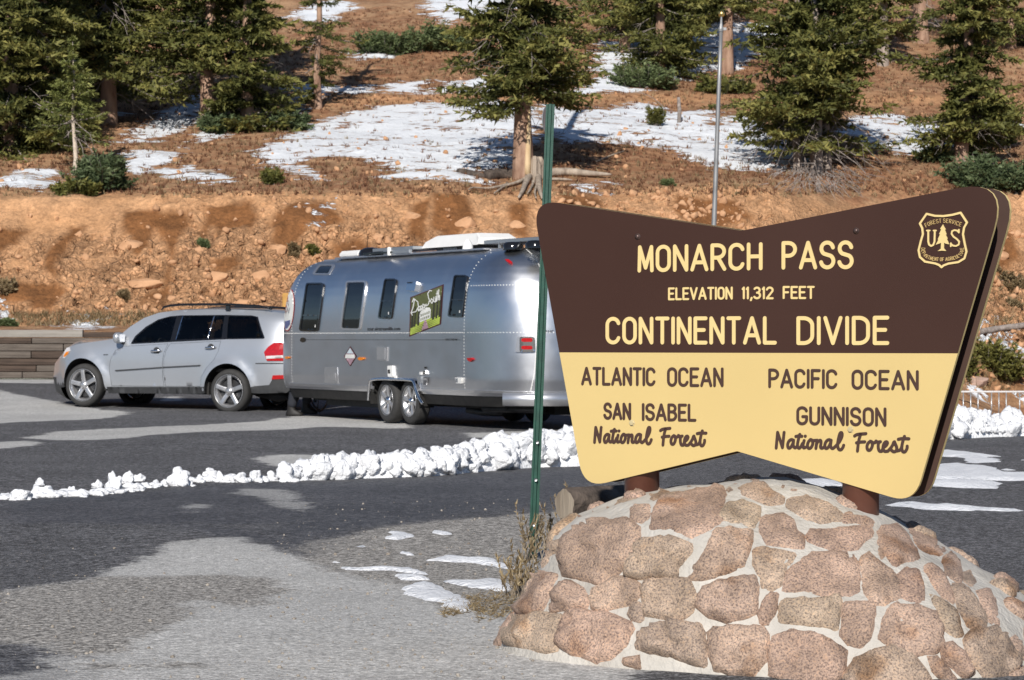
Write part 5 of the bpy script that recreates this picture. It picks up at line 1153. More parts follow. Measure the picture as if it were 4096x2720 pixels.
def twindow(poly, r, frame_m, rim, sash=None, blind=False):
    o_ = rround(poly, r, 5); i_ = rround(shrink(poly, rim), r * .7, 5)
    f_ = tpatch('window', o_, .022, frame_m, holes=[i_], thick=.03, step=10)
    tpatch('pane', i_, .006, M['glassblk'], parent=f_, step=12)
    if sash is not None:
        x0, y0 = min(p[0] for p in poly), min(p[1] for p in poly)
        (a, b) = sash; tpatch('sash_bar', [(a[0], a[1] - 4), (b[0], b[1] - 4), (b[0], b[1] + 5), (a[0], a[1] + 5)], .018, frame_m, parent=f_, step=10)
    return f_
twindow([(268, 422), (398, 421), (352, 775), (215, 771)], 22, M['gloss'], 11, ((235, 655), (362, 658)))
w_ = twindow([(558, 408), (708, 405), (660, 766), (512, 762)], 22, M['aluflat'], 13); w_['label'] = 'window with a bright metal surround'
tpatch('window_inner_frame', rround([(566, 417), (696, 415), (651, 758), (518, 755)], 18), .012, M['gloss'], holes=[rround([(578, 428), (686, 426), (643, 747), (530, 745)], 14)], thick=.012, parent=w_, step=10)
twindow([(838, 392), (928, 392), (886, 684), (788, 680)], 20, M['gloss'], 10, ((810, 552), (898, 554)))
twindow([(1343, 366), (1443, 366), (1400, 673), (1296, 668)], 20, M['gloss'], 10, ((1318, 543), (1412, 545)))
for p in ([(330, 690), (336, 728)], ): pass
for x, y in ((338, 735), (871, 643), (1388, 630)): tpatch('window_latch', [(x - 3, y - 10), (x + 3, y - 10), (x + 2, y + 8), (x - 4, y + 8)], .024, M['white'], step=8)
sk = tpatch('skylight', rround([(356, 290), (478, 289), (434, 362), (304, 361)], 10), .012, M['aluflat'], holes=[rround([(366, 299), (455, 298), (424, 354), (325, 353)], 8)], thick=.02, step=9)
tpatch('pane', rround([(366, 299), (455, 298), (424, 354), (325, 353)], 8), .004, M['glassblk'], parent=sk, step=10)
# rivets and seams
def rivets(lines, name='rivets'):
    V_, F_ = [], []
    for pts in lines:
        for pn in pts:
            p, n = pn[0], pn[1]
            p = np.array(p); n = np.array(n); t1 = np.cross(n, [0, 0, 1.]); t1 /= max(np.linalg.norm(t1), 1e-6); t2 = np.cross(n, t1); b = len(V_); r_ = .011
            V_.append(tuple(p + n * .009)); V_ += [tuple(p + (t1 * math.cos(a) + t2 * math.sin(a)) * r_ + n * .0005) for a in np.linspace(0, 2 * math.pi, 6)[:-1]]
            F_ += [(b, b + 1 + k, b + 1 + (k + 1) % 5) for k in range(5)]
    o = mesh_obj(name, V_, F_, M['white'], tr, smooth=True); o['kind'] = 'stuff'; return o
def uvz(u, z, side=1):
    """point on the flank or end cap at length u and height z (visible side)"""
    i_ = float(np.interp(z, zt, it)); e_ = float(np.interp(z, zt, et if u > 0 else etr)); w_ = HW - i_; n = 2.45
    if UR <= u <= UF: y = w_
    else:
        L = (ER - e_) if u < UR else (EF - e_); x = min(.999, abs(u - (UR if u < UR else UF)) / L); y = w_ * (1 - x ** n) ** (1 / n)
    p = Vector((u, y, z)); h = TBV.find_nearest(p); nn = h[1] if h[1].dot(Vector((u - .75, y, z - 1.2))) > 0 else -h[1]
    return np.array(h[0]), np.array(nn)
def capline(z, front=False):
    i_ = float(np.interp(z, zt, it)); e_ = float(np.interp(z, zt, et if front else etr)); w_ = HW - i_; n = 2.45; out = []
    for a in np.linspace(math.pi / 2, -.6, 46):
        c, s = math.cos(a), math.sin(a); u = (UF + (EF - e_) * abs(c) ** (2 / n)) if front else (UR - (ER - e_) * abs(c) ** (2 / n)); p = Vector((u, w_ * math.copysign(abs(s) ** (2 / n), s), z))
        h = TBV.find_nearest(p); nn = h[1]; nn = nn if nn.dot(p - Vector((.7, 0, 1.2))) > 0 else -nn; out.append((np.array(h[0]), np.array(nn)))
    return out
lines = [[uvz(u, 1.476) for u in np.arange(UR, UF + .9, .055)], [uvz(UR, z) for z in np.arange(.62, 2.78, .05)], [uvz(UF, z) for z in np.arange(.62, 2.78, .05)],
         capline(1.476), capline(2.20), capline(2.20, True), [tcast(p) for p in dens([(1850, 165), (1900, 210), (1950, 280), (1965, 310)], 9, False)], [tcast(p) for p in dens([(1960, 440), (1940, 450), (1938, 560), (1936, 900), (1920, 1080), (1895, 1200)], 11, False)]]
rivets(lines)
def seam(fn, wd=.007):
    pts = [fn(k) for k in range(2000) if fn(k) is not None]; return pts
for (name, poly, off, m, kw) in [
    ('trim_line', [(262, 832), (1268, 833), (1268, 836), (262, 835)], .003, 'blackplastic', dict(step=30)), ('trim_line', [(1366, 834), (1386, 834), (1386, 837), (1366, 837)], .003, 'blackplastic', {}),
    ('round_badge', [(240 + 21 * math.cos(a), 835 + 18 * math.sin(a)) for a in np.linspace(0, 2 * math.pi, 15)[:-1]], .006, 'gloss', {}),
    ('hatch_door', [(398, 1032), (491, 1034), (497, 1153), (402, 1148)], .008, 'aluflat', dict(thick=.01)),
    ('hatch_latch', [(456, 1076), (480, 1076), (481, 1130), (458, 1130)], .016, 'alloy', dict(thick=.01)),
    ('access_door', [(782, 884), (858, 886), (856, 988), (784, 985)], .022, 'aluflat', dict(thick=.024)), ('access_flap', [(788, 892), (845, 893), (844, 978), (790, 976)], .030, 'white' if False else 'alloy', dict(thick=.01)),
    ('outlet_box', rround([(864, 1022), (900, 1022), (906, 1104), (867, 1102)], 8), .03, 'white', dict(thick=.03)), ('outlet_label', [(868, 1050), (884, 1050), (886, 1078), (870, 1078)], .034, 'alloyd', dict(thick=.004)),
    ('small_plate', [(904, 1094), (921, 1095), (921, 1116), (905, 1115)], .01, 'white', dict(thick=.01)),
    ('outlet_box', [(1357, 1108), (1404, 1110), (1400, 1149), (1366, 1147)], .035, 'white', dict(thick=.035)), ('outlet_flap', [(1362, 1112), (1380, 1113), (1380, 1140), (1366, 1139)], .040, 'panelgrey', dict(thick=.006)),
    ('inlet_box', [(1080, 1100), (1106, 1100), (1108, 1146), (1084, 1145)], .03, 'panelgrey', dict(thick=.03)), ('inlet_box', [(1128, 1104), (1156, 1105), (1150, 1160), (1128, 1158)], .035, 'chrome', dict(thick=.03)),
    ('inlet_plate', [(1090, 1067), (1106, 1067), (1107, 1088), (1090, 1087)], .01, 'white', dict(thick=.01)), ('valve', [(1125, 1055), (1142, 1058), (1145, 1080), (1120, 1088)], .03, 'chrome', dict(thick=.03)), ('valve', [(1129, 1030), (1138, 1030), (1138, 1043), (1129, 1043)], .02, 'gloss', dict(thick=.02)),
    ('marker_lamp', [(668 + 20 * math.cos(a), 971 + 12 * math.sin(a)) for a in np.linspace(0, 2 * math.pi, 13)[:-1]], .03, 'amber', dict(thick=.028)),
    ('marker_lamp', [(131 + 14 * math.cos(a), 964 + 10 * math.sin(a)) for a in np.linspace(0, 2 * math.pi, 13)[:-1]], .03, 'amber', dict(thick=.028)),
    ('marker_lamp', [(1440, 966), (1474, 964), (1483, 978), (1466, 994), (1448, 984)], .03, 'redlamp', dict(thick=.028)), ('marker_lamp', [(1710, 258), (1740, 260), (1764, 278), (1752, 290), (1728, 276)], .03, 'redlamp', dict(thick=.028)),
    ('tail_lamp_housing', rround([(1800, 812), (1918, 810), (1922, 922), (1784, 924)], 14), .03, 'aluflat', dict(thick=.03)), ('tail_lamp_housing', rround([(1820, 812), (1922, 812), (1926, 920), (1820, 922)], 16), .045, 'chrome', dict(thick=.02)),
    ('tail_lamp', rround([(1834, 822), (1910, 822), (1910, 850), (1834, 850)], 13), .052, 'redlamp', dict(thick=.01)), ('tail_lamp', rround([(1834, 878), (1910, 878), (1910, 905), (1834, 905)], 13), .052, 'redlamp', dict(thick=.01)),
    ('trim_rail', [(130, 1146), (760, 1170), (760, 1190), (130, 1164)], .016, 'aluflat', dict(thick=.014, step=25)), ('trim_rail', [(1052, 1186), (1740, 1206), (2160, 1216), (2165, 1228), (1740, 1222), (1062, 1203)], .016, 'aluflat', dict(thick=.014, step=25)),
    ('reflector', [(1531, 1240), (1581, 1240), (1581, 1264), (1556, 1266), (1554, 1280), (1531, 1280)], .05, 'redlamp', {}),
    ('vent_hood', [(1022, 428), (1092, 422), (1076, 486), (1012, 482)], .07, 'chrome', dict(thick=.07)), ('vent_dark', [(1026, 426), (1064, 424), (1058, 432), (1024, 434)], .075, 'gloss', {})]:
    tpatch(name, poly, off, M[m], **kw)
# belly skirt, black; chrome bumper round the back
def skirt(u0, u1, z0, z1, off0, off1, m, name, n=40):
    Vs = []
    for u in np.linspace(u0, u1, n):
        a = uvz(u, .60)
        Vs += [tuple(a[0] * [1, 1, 0] + a[1] * [1, 1, 0] * off0 + np.array([0, 0, z1])), tuple(a[0] * [1, 1, 0] + a[1] * [1, 1, 0] * off1 + np.array([0, 0, z0]))]
    Fc = [(2 * i, 2 * i + 1, 2 * i + 3, 2 * i + 2) for i in range(n - 1)]
    return mesh_obj(name, Vs, Fc, m, tr, smooth=True)
skirt(1.02, 4.6, .34, .575, -.008, -.12, M['under'], 'belly_skirt'); skirt(-3.62, -.80, .34, .575, -.008, -.12, M['under'], 'belly_skirt')
def band(z0, z1, off, m, name, a0=.95, a1=-1.5):
    Vs = []; n = 2.45; w_ = HW
    for a in np.linspace(a0, a1, 40):
        c, s = math.cos(a), math.sin(a); u = UR - ER * abs(c) ** (2 / n); y = w_ * math.copysign(abs(s) ** (2 / n), s); d = np.array([u - UR, y * 1.0]); d /= np.hypot(*d)
        for o_, z in ((0, z1), (off * .9, z1 - .01), (off, (z0 + z1) / 2), (off * .9, z0 + .01), (0, z0)): Vs.append((u + d[0] * o_, y + d[1] * o_, z))
    Fc = [(5 * i + k, 5 * i + k + 1, 5 * i + k + 6, 5 * i + k + 5) for i in range(39) for k in range(4)]
    return mesh_obj(name, Vs, Fc, m, tr, smooth=True)
band(.36, .56, .045, M['aluflat'], 'bumper')
st1 = tpatch('round_sticker', [(1896 + 24 * math.cos(a), 1266 + 21 * math.sin(a)) for a in np.linspace(0, 2 * math.pi, 15)[:-1]], .06, M['white']); tpatch('sticker_picture', [(1896 + 15 * math.cos(a), 1266 + 13 * math.sin(a)) for a in np.linspace(0, 2 * math.pi, 11)[:-1]], .064, M['green'], parent=st1)
# floor pan and frame
b = MB(); b.box((.7, 0, .46), (6.9, 2.1, .16)); b.box((.7, .7, .36), (7.2, .12, .14)); b.box((.7, -.7, .36), (7.2, .12, .14)); b.box((2.3, .45, .33), (2.4, .9, .22)); b.box((-2.1, .2, .34), (1.2, .8, .2)); b.box((-2.6, -.3, .30), (.7, .5, .2)); b.build('floor_pan', M['under'], tr)
b = MB(); b.tube([(-1.55, .75, .26), (-1.8, .6, .22), (-2.3, .5, .22)], .055, 10); b.tube([(-2.4, .9, .30), (-3.3, .5, .30)], .06, 10); b.build('drain_pipe', M['alloyd'], tr, smooth=True)
# wheel arch: dark recess panel, chrome lip
x0, x1 = -.86, .86
lip = [(1.05, .36), (1.03, .50), (1.0, .64), (.94, .72), (-.58, .725), (-.68, .68), (-.74, .56), (-.84, .44), (-.98, .35)]
b = MB(); b.add([(1.05, HW - .012, .72), (-.75, HW - .012, .72), (-.75, HW - .5, .72), (1.05, HW - .5, .72), (1.05, HW - .5, .3), (-.75, HW - .5, .3), (1.05, HW - .012, .3), (-.75, HW - .012, .3)], [(0, 1, 2, 3), (3, 2, 5, 4), (0, 3, 4, 6), (1, 7, 5, 2)]); b.build('wheel_well', M['under'], tr)
b = MB(); b.tube([(u, HW + .03, z) for u, z in chaikin(lip, 2, False)], .026, 8); b.build('wheel_arch_trim', M['chrome'], tr, smooth=True)
for u in (.434, -.415):
    wheel(tr, u + .06, HW - .145, .372, .372, .245, .225, 1, 6, 'wide', rot=.5 if u > 0 else .2)
    wheel(tr, u, -HW + .06, .372, .372, .245, .225, -1, 6, 'wide', rot=.3)
b = MB(); b.tube([(.434, -1.1, .372), (.434, 1.1, .372)], .04, 8); b.tube([(-.415, -1.1, .372), (-.415, 1.1, .372)], .04, 8); b.build('axle', M['under'], tr)
# tongue, chains, propane cover
b = MB(); b.tube([(4.9, .75, .42), (6.6, .04, .42)], .05, 4); b.tube([(4.9, -.75, .42), (6.6, -.04, .42)], .05, 4); b.box((6.7, 0, .44), (.3, .12, .1)); b.tube([(6.0, 0, .2), (6.0, 0, 1.0)], .035, 8); b.build('tongue_frame', M['under'], tr)
V_, F_ = blob((5.7, 0, .82), (.34, .36, .36)); mesh_obj('gas_bottle_cover', V_, F_, M['aluflat'], tr, smooth=True)
# roof kit; rigid base plates, measured heights
b = MB(); b.box((.75, 0, 2.790), (5.6, 1.45, .03), bev=.01); b.build('roof_skin', M['aluflat'], tr)
def tbox(name, c, sz, m, bev=.01, R=None, parent=None):
    b = MB(); b.box(c, sz, R, bev=bev); return b.build(name, M[m], parent or tr)
# awning strip along the roof edge
b = MB(); b.tube([tuple(uvz(u, 2.768)[0]) for u in np.linspace(4.5, -2.5, 30)], .022, 6); b.build('roof_gutter', M['aluflat'], tr)
def tpl(p, yl, conv=c9):
    r = TMi.to_3x3() @ Vector(ray(conv(*p))); o = TMi @ Vector((0, 0, EYE)); q = o + r * ((yl - o.y) / r.y); return q.x, q.z
def span(p0, p1, yl):
    a, b = tpl(p0, yl), tpl(p1, yl); return a[0], b[0], min(a[1], b[1]), max(a[1], b[1])
ZR = 2.80
# front vent cover, white
a, b_, _, zt_ = span((215, 232), (425, 228), .45); zt_ = max(zt_, ZR + .12)
tbox('vent_cover', ((a + b_) / 2, .25, (ZR + zt_) / 2), (abs(a - b_), .5, zt_ - ZR + .02), 'white', .05)
u_, z_ = tpl((470, 262), .55); b = MB(); b.lathe([(.22, ZR - .02), (.22, ZR + .05), (.19, ZR + .11), (.12, ZR + .15), (.001, ZR + .165)], 20, 'z', (u_, .45, 0)); b.build('fan_dome', M['gloss'], tr, smooth=True)
ua, za = tpl((475, 225), .35); ub, zb_ = tpl((492, 64), .35); b = MB(); b.tube([(ua, .35, ZR), (ub, .35, zb_)], .006, 5); b.build('aerial', M['gloss'], tr)
def solar(p0, p1, yn, wid, tilt=0.0, legs=()):
    a = tpl(p0, yn); c = tpl(p1, yn); L = abs(a[0] - c[0]); zc = (a[1] + c[1]) / 2
    o = tbox('solar_panel', ((a[0] + c[0]) / 2, yn - wid / 2, zc - .03), (L, wid, .055), 'panelgrey', .004)
    tbox('solar_glass', ((a[0] + c[0]) / 2, yn - wid / 2, zc + .001), (L - .06, wid - .06, .004), 'glassblk', 0, parent=o)
    for t in (.2, .78): x = a[0] + (c[0] - a[0]) * t; tbox('panel_leg', (x, yn - .04, (ZR + zc - .05) / 2), (.04, .04, max(.03, zc - ZR - .05)), 'aluflat', 0, parent=o)
    return o
solar((540, 192), (955, 162), .55, .62); solar((1682, 66), (2420, 100), .50, .7)
tbox('solar_panel', (tpl((620, 245), .7)[0], .62, ZR + .03), (1.1, .3, .03), 'glassblk', .004)
tbox('cable_box', (tpl((780, 255), .75)[0], .72, ZR + .03), (1.0, .06, .07), 'panelgrey', .01)
u_, z_ = tpl((690, 250), .8); b = MB(); b.lathe([(.035, ZR - .02), (.035, ZR + .11), (.001, ZR + .12)], 10, 'z', (u_, .76, 0)); b.build('vent_cap', M['white'], tr, smooth=True)
# air conditioner: shrouded, sloped nose
ua, z0_ = tpl((1030, 185), .40); ub, _ = tpl((1600, 170), .40); zt_ = tpl((1260, 58), .40)[1]; z0_ = tpl((1240, 175), .4)[1]
L = ua - ub; Vv = []; hw = .38
for (x, z, w_) in [(ua, z0_, hw), (ua - .10, z0_ + (zt_ - z0_) * .55, hw - .03), (ua - .40, zt_, hw - .07), (ub + .15, zt_, hw - .07), (ub, z0_ + (zt_ - z0_) * .6, hw - .03), (ub, z0_, hw)]:
    Vv += [(x, w_, z), (x, w_ - .03, z + .012), (x, -w_ + .03, z + .012), (x, -w_, z)]
Fc = [(i * 4 + k, i * 4 + k + 1, i * 4 + k + 5, i * 4 + k + 4) for i in range(5) for k in range(3)] + [tuple(i * 4 for i in range(6)), tuple(i * 4 + 3 for i in range(5, -1, -1))]
mesh_obj('air_conditioner', Vv, Fc, M['white'], tr)
tbox('air_conditioner_base', ((ua + ub) / 2 - .1, 0, (ZR + z0_) / 2), (L * .66, .64, max(.05, z0_ - ZR)), 'under')
for i in range(9): tbox('louvre', ((ua + ub) / 2 + .05 + (i - 4) * .055, .325, (ZR + z0_) / 2), (.012, .01, max(.03, (z0_ - ZR) * .7)), 'panelgrey', 0)
u_, z_ = tpl((1505, 190), .6); b = MB(); b.lathe([(.09, ZR - .03), (.08, ZR + .09), (.03, ZR + .17), (.001, ZR + .175)], 14, 'z', (u_, .58, 0)); b.build('vent_cap', M['white'], tr, smooth=True)
for x in (1970, 2200): u_, z_ = tpl((x, 150), .62); b = MB(); b.lathe([(.16, ZR - .05), (.16, ZR + .03), (.12, ZR + .07), (.001, ZR + .08)], 16, 'z', (u_, .60, 0)); b.build('fan_dome', M['gloss'], tr, smooth=True)

# printed stickers: plain generic pictures with the same words
def colour(n_, c, **k): M[n_] = mat(n_, c, .5, **k); return M[n_]
for n_, c in (('print_maroon', (.07, .02, .02)), ('print_olive', (.10, .11, .035)), ('print_lime', (.42, .52, .08)), ('print_pale', (.72, .72, .68)), ('print_dark', (.03, .028, .015)), ('print_pink', (.35, .22, .26)), ('print_sky', (.50, .58, .62)), ('print_blue', (.10, .12, .25)), ('print_red', (.40, .05, .05)), ('print_ink', (.02, .02, .02))): colour(n_, c)
pq = [(1020, 525), (1263, 430), (1243, 722), (1012, 812)]
st = tpatch('picture_sticker', pq, .003, M['print_maroon'], step=18); st['label'] = 'slanted picture sticker reading Deep South with a white house and lawn'
def quad(a, b_):  # bilinear in the sticker
    p = np.array(pq, float); return tuple(p[0] * (1 - a) * (1 - b_) + p[1] * a * (1 - b_) + p[2] * a * b_ + p[3] * (1 - a) * b_)
Qp = lambda pts: [quad(*p) for p in pts]
tpatch('sticker_ground', Qp([(.04, .03), (.96, .03), (.96, .97), (.04, .97)]), .006, M['print_olive'], parent=st)
tpatch('sticker_lawn', Qp([(.04, .80), (.2, .76), (.5, .73), (.8, .76), (.96, .74), (.96, .97), (.04, .97)]), .008, M['print_lime'], parent=st)
for a, w_ in ((.06, .06), (.15, .04), (.26, .05), (.72, .05), (.83, .04), (.92, .05)): tpatch('sticker_trunk', Qp([(a, .30), (a + w_, .28), (a + w_ * .7 + .02, .55), (a + w_ * 1.2, .80), (a - .01, .80), (a + .01, .5)]), .009, M['print_dark'], parent=st, step=20)
tpatch('sticker_house', Qp([(.32, .52), (.36, .46), (.50, .42), (.62, .46), (.66, .52), (.66, .74), (.32, .74)]), .010, M['print_pale'], parent=st)
for i in range(5):
    for j in range(2): a = .355 + i * .06; c = .55 + j * .10; tpatch('sticker_window', Qp([(a, c), (a + .03, c), (a + .03, c + .06), (a, c + .06)]), .012, M['print_olive'], parent=st, step=20)
for i in range(4): tpatch('sticker_shade', Qp([(.06, .82 + i * .04), (.5, .80 + i * .04), (.94, .80 + i * .045), (.5, .815 + i * .045)]), .011, M['print_olive'], parent=st, step=20)
tpatch('sticker_path', Qp([(.48, .74), (.53, .74), (.62, .97), (.40, .97)]), .012, M['print_pink'], parent=st)
def tribbon(strokes, wd, m, off, label=None, parent=None, name='lettering'):
    P, T = ribbon(strokes, wd, 8); a = [tcast(p) for p in P]; Q0 = np.array([x[0] for x in a]); N0 = np.array([x[1] for x in a]); o = mesh_obj(name, Q0 + N0 * off, T[:, ::-1], m, parent or tr)
    if label: o['label'] = label
    return o
DS = [[(1055, 545), (1045, 600), (1030, 640)], [(1040, 560), (1050, 535), (1080, 560), (1085, 595), (1065, 630), (1030, 638), (1040, 655)], [(1085, 620), (1100, 605), (1095, 590), (1082, 600), (1084, 625), (1100, 620)], [(1100, 620), (1112, 600), (1108, 585), (1097, 598), (1100, 618), (1114, 612)], [(1118, 575), (1112, 650)], [(1118, 580), (1130, 580), (1128, 600), (1117, 605)],
      [(1180, 480), (1165, 478), (1152, 500), (1158, 530), (1165, 550), (1155, 580), (1138, 590), (1140, 575)], [(1180, 535), (1172, 555), (1182, 570), (1192, 552), (1180, 535)], [(1197, 525), (1195, 555), (1206, 560), (1212, 520), (1212, 558)], [(1222, 480), (1218, 552)], [(1214, 500), (1228, 497)], [(1232, 470), (1228, 545)], [(1230, 525), (1238, 512), (1238, 545)]]
tribbon(DS, 6.5, M['print_pale'], .015, 'white script words Deep South', st)
def font_word(txt, p0, p1, hpx, m, off=.004, label=None, bold=False):
    cu = bpy.data.curves.new('lettering', 'FONT'); cu.body = txt; cu.size = 1; cu.resolution_u = 2; cu.offset = .012 if bold else 0
    o = bpy.data.objects.new('lettering', cu); COL.objects.link(o); dg = bpy.context.evaluated_depsgraph_get(); me = bpy.data.meshes.new_from_object(o.evaluated_get(dg)); bpy.data.objects.remove(o)
    me.calc_loop_triangles(); P = np.array([tuple(v.co)[:2] for v in me.vertices]); T = np.array([tuple(t.vertices) for t in me.loop_triangles]); x0, x1 = P[:, 0].min(), P[:, 0].max()
    s = (P[:, 0] - x0) / (x1 - x0); px = p0[0] + (p1[0] - p0[0]) * s; py = p0[1] + (p1[1] - p0[1]) * s - P[:, 1] * hpx / .73
    a = [tcast(p) for p in zip(px, py)]; Q0 = np.array([x[0] for x in a]) + np.array([x[1] for x in a]) * off
    o = mesh_obj('lettering', Q0, T[:, ::-1], m, tr); bpy.data.meshes.remove(me); bpy.data.curves.remove(cu)
    if label: o['label'] = label
    return o
font_word('tour.airstreamlife.com', (708, 767), (946, 765), 27, M['print_ink'], label='black web address tour.airstreamlife.com', bold=True)
font_word('AIRSTREAM', (1271, 839), (1361, 839), 14, M['print_ink'], label='small black maker name on the trim line', bold=True)
font_word('tour', (1970, 778), (2062, 780), 24, M['print_ink'], bold=True)
dm_ = tpatch('diamond_sticker', [(585, 880), (632, 955), (585, 1027), (538, 955)], .004, M['print_maroon']); dm_['label'] = 'small diamond shaped sticker'
tpatch('sticker_ground', [(585, 890), (625, 955), (585, 1017), (545, 955)], .007, M['print_pink'], parent=dm_); tpatch('sticker_sky', [(585, 893), (610, 933), (560, 933)], .009, M['print_sky'], parent=dm_)
tpatch('sticker_band', [(553, 940), (617, 940), (621, 968), (549, 968)], .010, M['print_pale'], parent=dm_)
el = lambda cx_, cy_, rx_, ry_, tl=0: [(cx_ + rx_ * math.cos(a) - tl * ry_ * math.sin(a) * -1, cy_ + ry_ * math.sin(a)) for a in np.linspace(0, 2 * math.pi, 25)[:-1]]
rd = tpatch('round_sticker', el(138, 618, 40, 155, -.08), .006, M['print_red']); rd['label'] = 'round red rimmed sticker on the front cap'
tpatch('sticker_ground', el(138, 618, 36, 147, -.08), .009, M['print_pale'], parent=rd); tpatch('sticker_sea', [(112, 700), (150, 690), (150, 720), (130, 750), (112, 755)], .012, M['print_blue'], parent=rd)
tribbon([[(125, 600), (128, 560), (140, 590), (142, 550)], [(120, 640), (135, 600), (140, 640), (150, 600)]], 4, M['aluflat'], .013, parent=rd)
# black tank hose and safety chains hang at the tongue
def tl_at(p, yl): u, z = tpl(p, yl, c_ch); return (u, yl, z)
c_ch = crop(1060, 1500, 4.722)
for pts in ([(800, 450), (830, 520), (870, 600), (940, 660), (1030, 690)], [(860, 440), (890, 520), (940, 600), (1010, 660), (1080, 660), (1140, 590), (1180, 510)], [(1030, 690), (1090, 660), (1150, 580), (1190, 500)]):
    pl = [tl_at(p, .55) for p in chaikin(pts, 2, False)]; ln = dens([(p[0], p[2]) for p in pl], .045, False); b = MB()
    for i, (x, z) in enumerate(ln):
        c = Vector((x, .55, z)); nx = ln[min(i + 1, len(ln) - 1)]; pv = ln[max(i - 1, 0)]; t = Vector((nx[0] - pv[0], 0, nx[1] - pv[1])).normalized(); sd2 = t.cross(Vector((0, 1, 0))) if i % 2 else Vector((0, 1, 0))
        b.tube([c + t * math.cos(a) * .030 + sd2 * math.sin(a) * .016 for a in np.linspace(0, 2 * math.pi, 9)], .006, 4, cap=False)
    ch_ = b.build('safety_chain', M['chain'], tr); ch_['kind'] = 'stuff'
b = MB(); b.tube([tl_at(p, .50) for p in chaikin([(765, 540), (800, 640), (870, 715), (940, 740), (985, 700), (1000, 600), (1005, 470)], 2, False)], .010, 6); b.build('power_cable', M['gloss'], tr, smooth=True)
# ------------------------------------------------------------------ lumps and rocks
def ico(sub=2):
    t = (1 + 5 ** .5) / 2; V = [(-1, t, 0), (1, t, 0), (-1, -t, 0), (1, -t, 0), (0, -1, t), (0, 1, t), (0, -1, -t), (0, 1, -t), (t, 0, -1), (t, 0, 1), (-t, 0, -1), (-t, 0, 1)]
    V = [np.array(v) / np.linalg.norm(v) for v in V]
    Fc = [(0, 11, 5), (0, 5, 1), (0, 1, 7), (0, 7, 10), (0, 10, 11), (1, 5, 9), (5, 11, 4), (11, 10, 2), (10, 7, 6), (7, 1, 8), (3, 9, 4), (3, 4, 2), (3, 2, 6), (3, 6, 8), (3, 8, 9), (4, 9, 5), (2, 4, 11), (6, 2, 10), (8, 6, 7), (9, 8, 1)]
    for _ in range(sub):
        c = {}; N = []
        def mid(a, b):
            k = (min(a, b), max(a, b))
            if k not in c: m_ = V[a] + V[b]; V.append(m_ / np.linalg.norm(m_)); c[k] = len(V) - 1
            return c[k]
        for a, b, d in Fc: x, y, z = mid(a, b), mid(b, d), mid(d, a); N += [(a, x, z), (b, y, x), (d, z, y), (x, y, z)]
        Fc = N
    return np.array(V), np.array(Fc)
I1, J1 = ico(1); I2, J2 = ico(2); I3, J3 = ico(3)
def lump(seed, I, amp=.35, freq=1.2, flat=None):
    d = 1 + fbm(I * freq + seed * 7.7, 3, seed % 50) * amp * 2
    V = I * d[:, None]
    if flat:      # chop by random planes -> angular rock
        r = np.random.default_rng(seed)
        for _ in range(flat):
            n = r.normal(size=3); n /= np.linalg.norm(n); h = r.uniform(.45, .8); k = V @ n - h; V = V - np.clip(k, 0, None)[:, None] * n
    return V
def rotz(a): return np.array([[math.cos(a), -math.sin(a), 0], [math.sin(a), math.cos(a), 0], [0, 0, 1]])
def rot_rand(r):
    q = r.normal(size=4); q /= np.linalg.norm(q); w_, x, y, z = q
    return np.array([[1 - 2 * (y * y + z * z), 2 * (x * y - z * w_), 2 * (x * z + y * w_)], [2 * (x * y + z * w_), 1 - 2 * (x * x + z * z), 2 * (y * z - x * w_)], [2 * (x * z - y * w_), 2 * (y * z + x * w_), 1 - 2 * (x * x + y * y)]])
def merge(parts, name, m, smooth=True, attrs=False):
    V = []; T = []; nb = 0
    for v, f in parts: V.append(v); T.append(f + nb); nb += len(v)
    return mesh_obj(name, np.vstack(V), np.vstack(T), m, smooth=smooth)
# ploughed snow: left row of separate lumps
left_lumps = [(18, 902, 58, 34), (138, 905, 85, 70), (250, 880, 45, 75), (330, 882, 75, 70), (290, 800, 38, 50), (440, 880, 55, 45), (520, 862, 52, 50), (690, 865, 60, 34), (710, 820, 45, 58), (820, 835, 70, 118), (880, 790, 40, 45), (930, 790, 50, 80), (1005, 775, 55, 50), (950, 835, 70, 50), (1050, 815, 40, 35), (1120, 808, 48, 45), (1195, 800, 32, 42), (1300, 805, 92, 118), (1375, 802, 35, 40), (1445, 765, 30, 38), (1530, 740, 55, 55), (1610, 780, 62, 72), (1745, 780, 60, 66), (1855, 765, 42, 66), (1920, 760, 35, 30), (1965, 755, 40, 56), (2070, 770, 62, 66), (2200, 762, 50, 30), (1680, 770, 34, 26), (600, 885, 40, 20), (380, 880, 40, 30), (60, 880, 34, 26)]
order = ['big jagged', 'low flat', 'rounded']
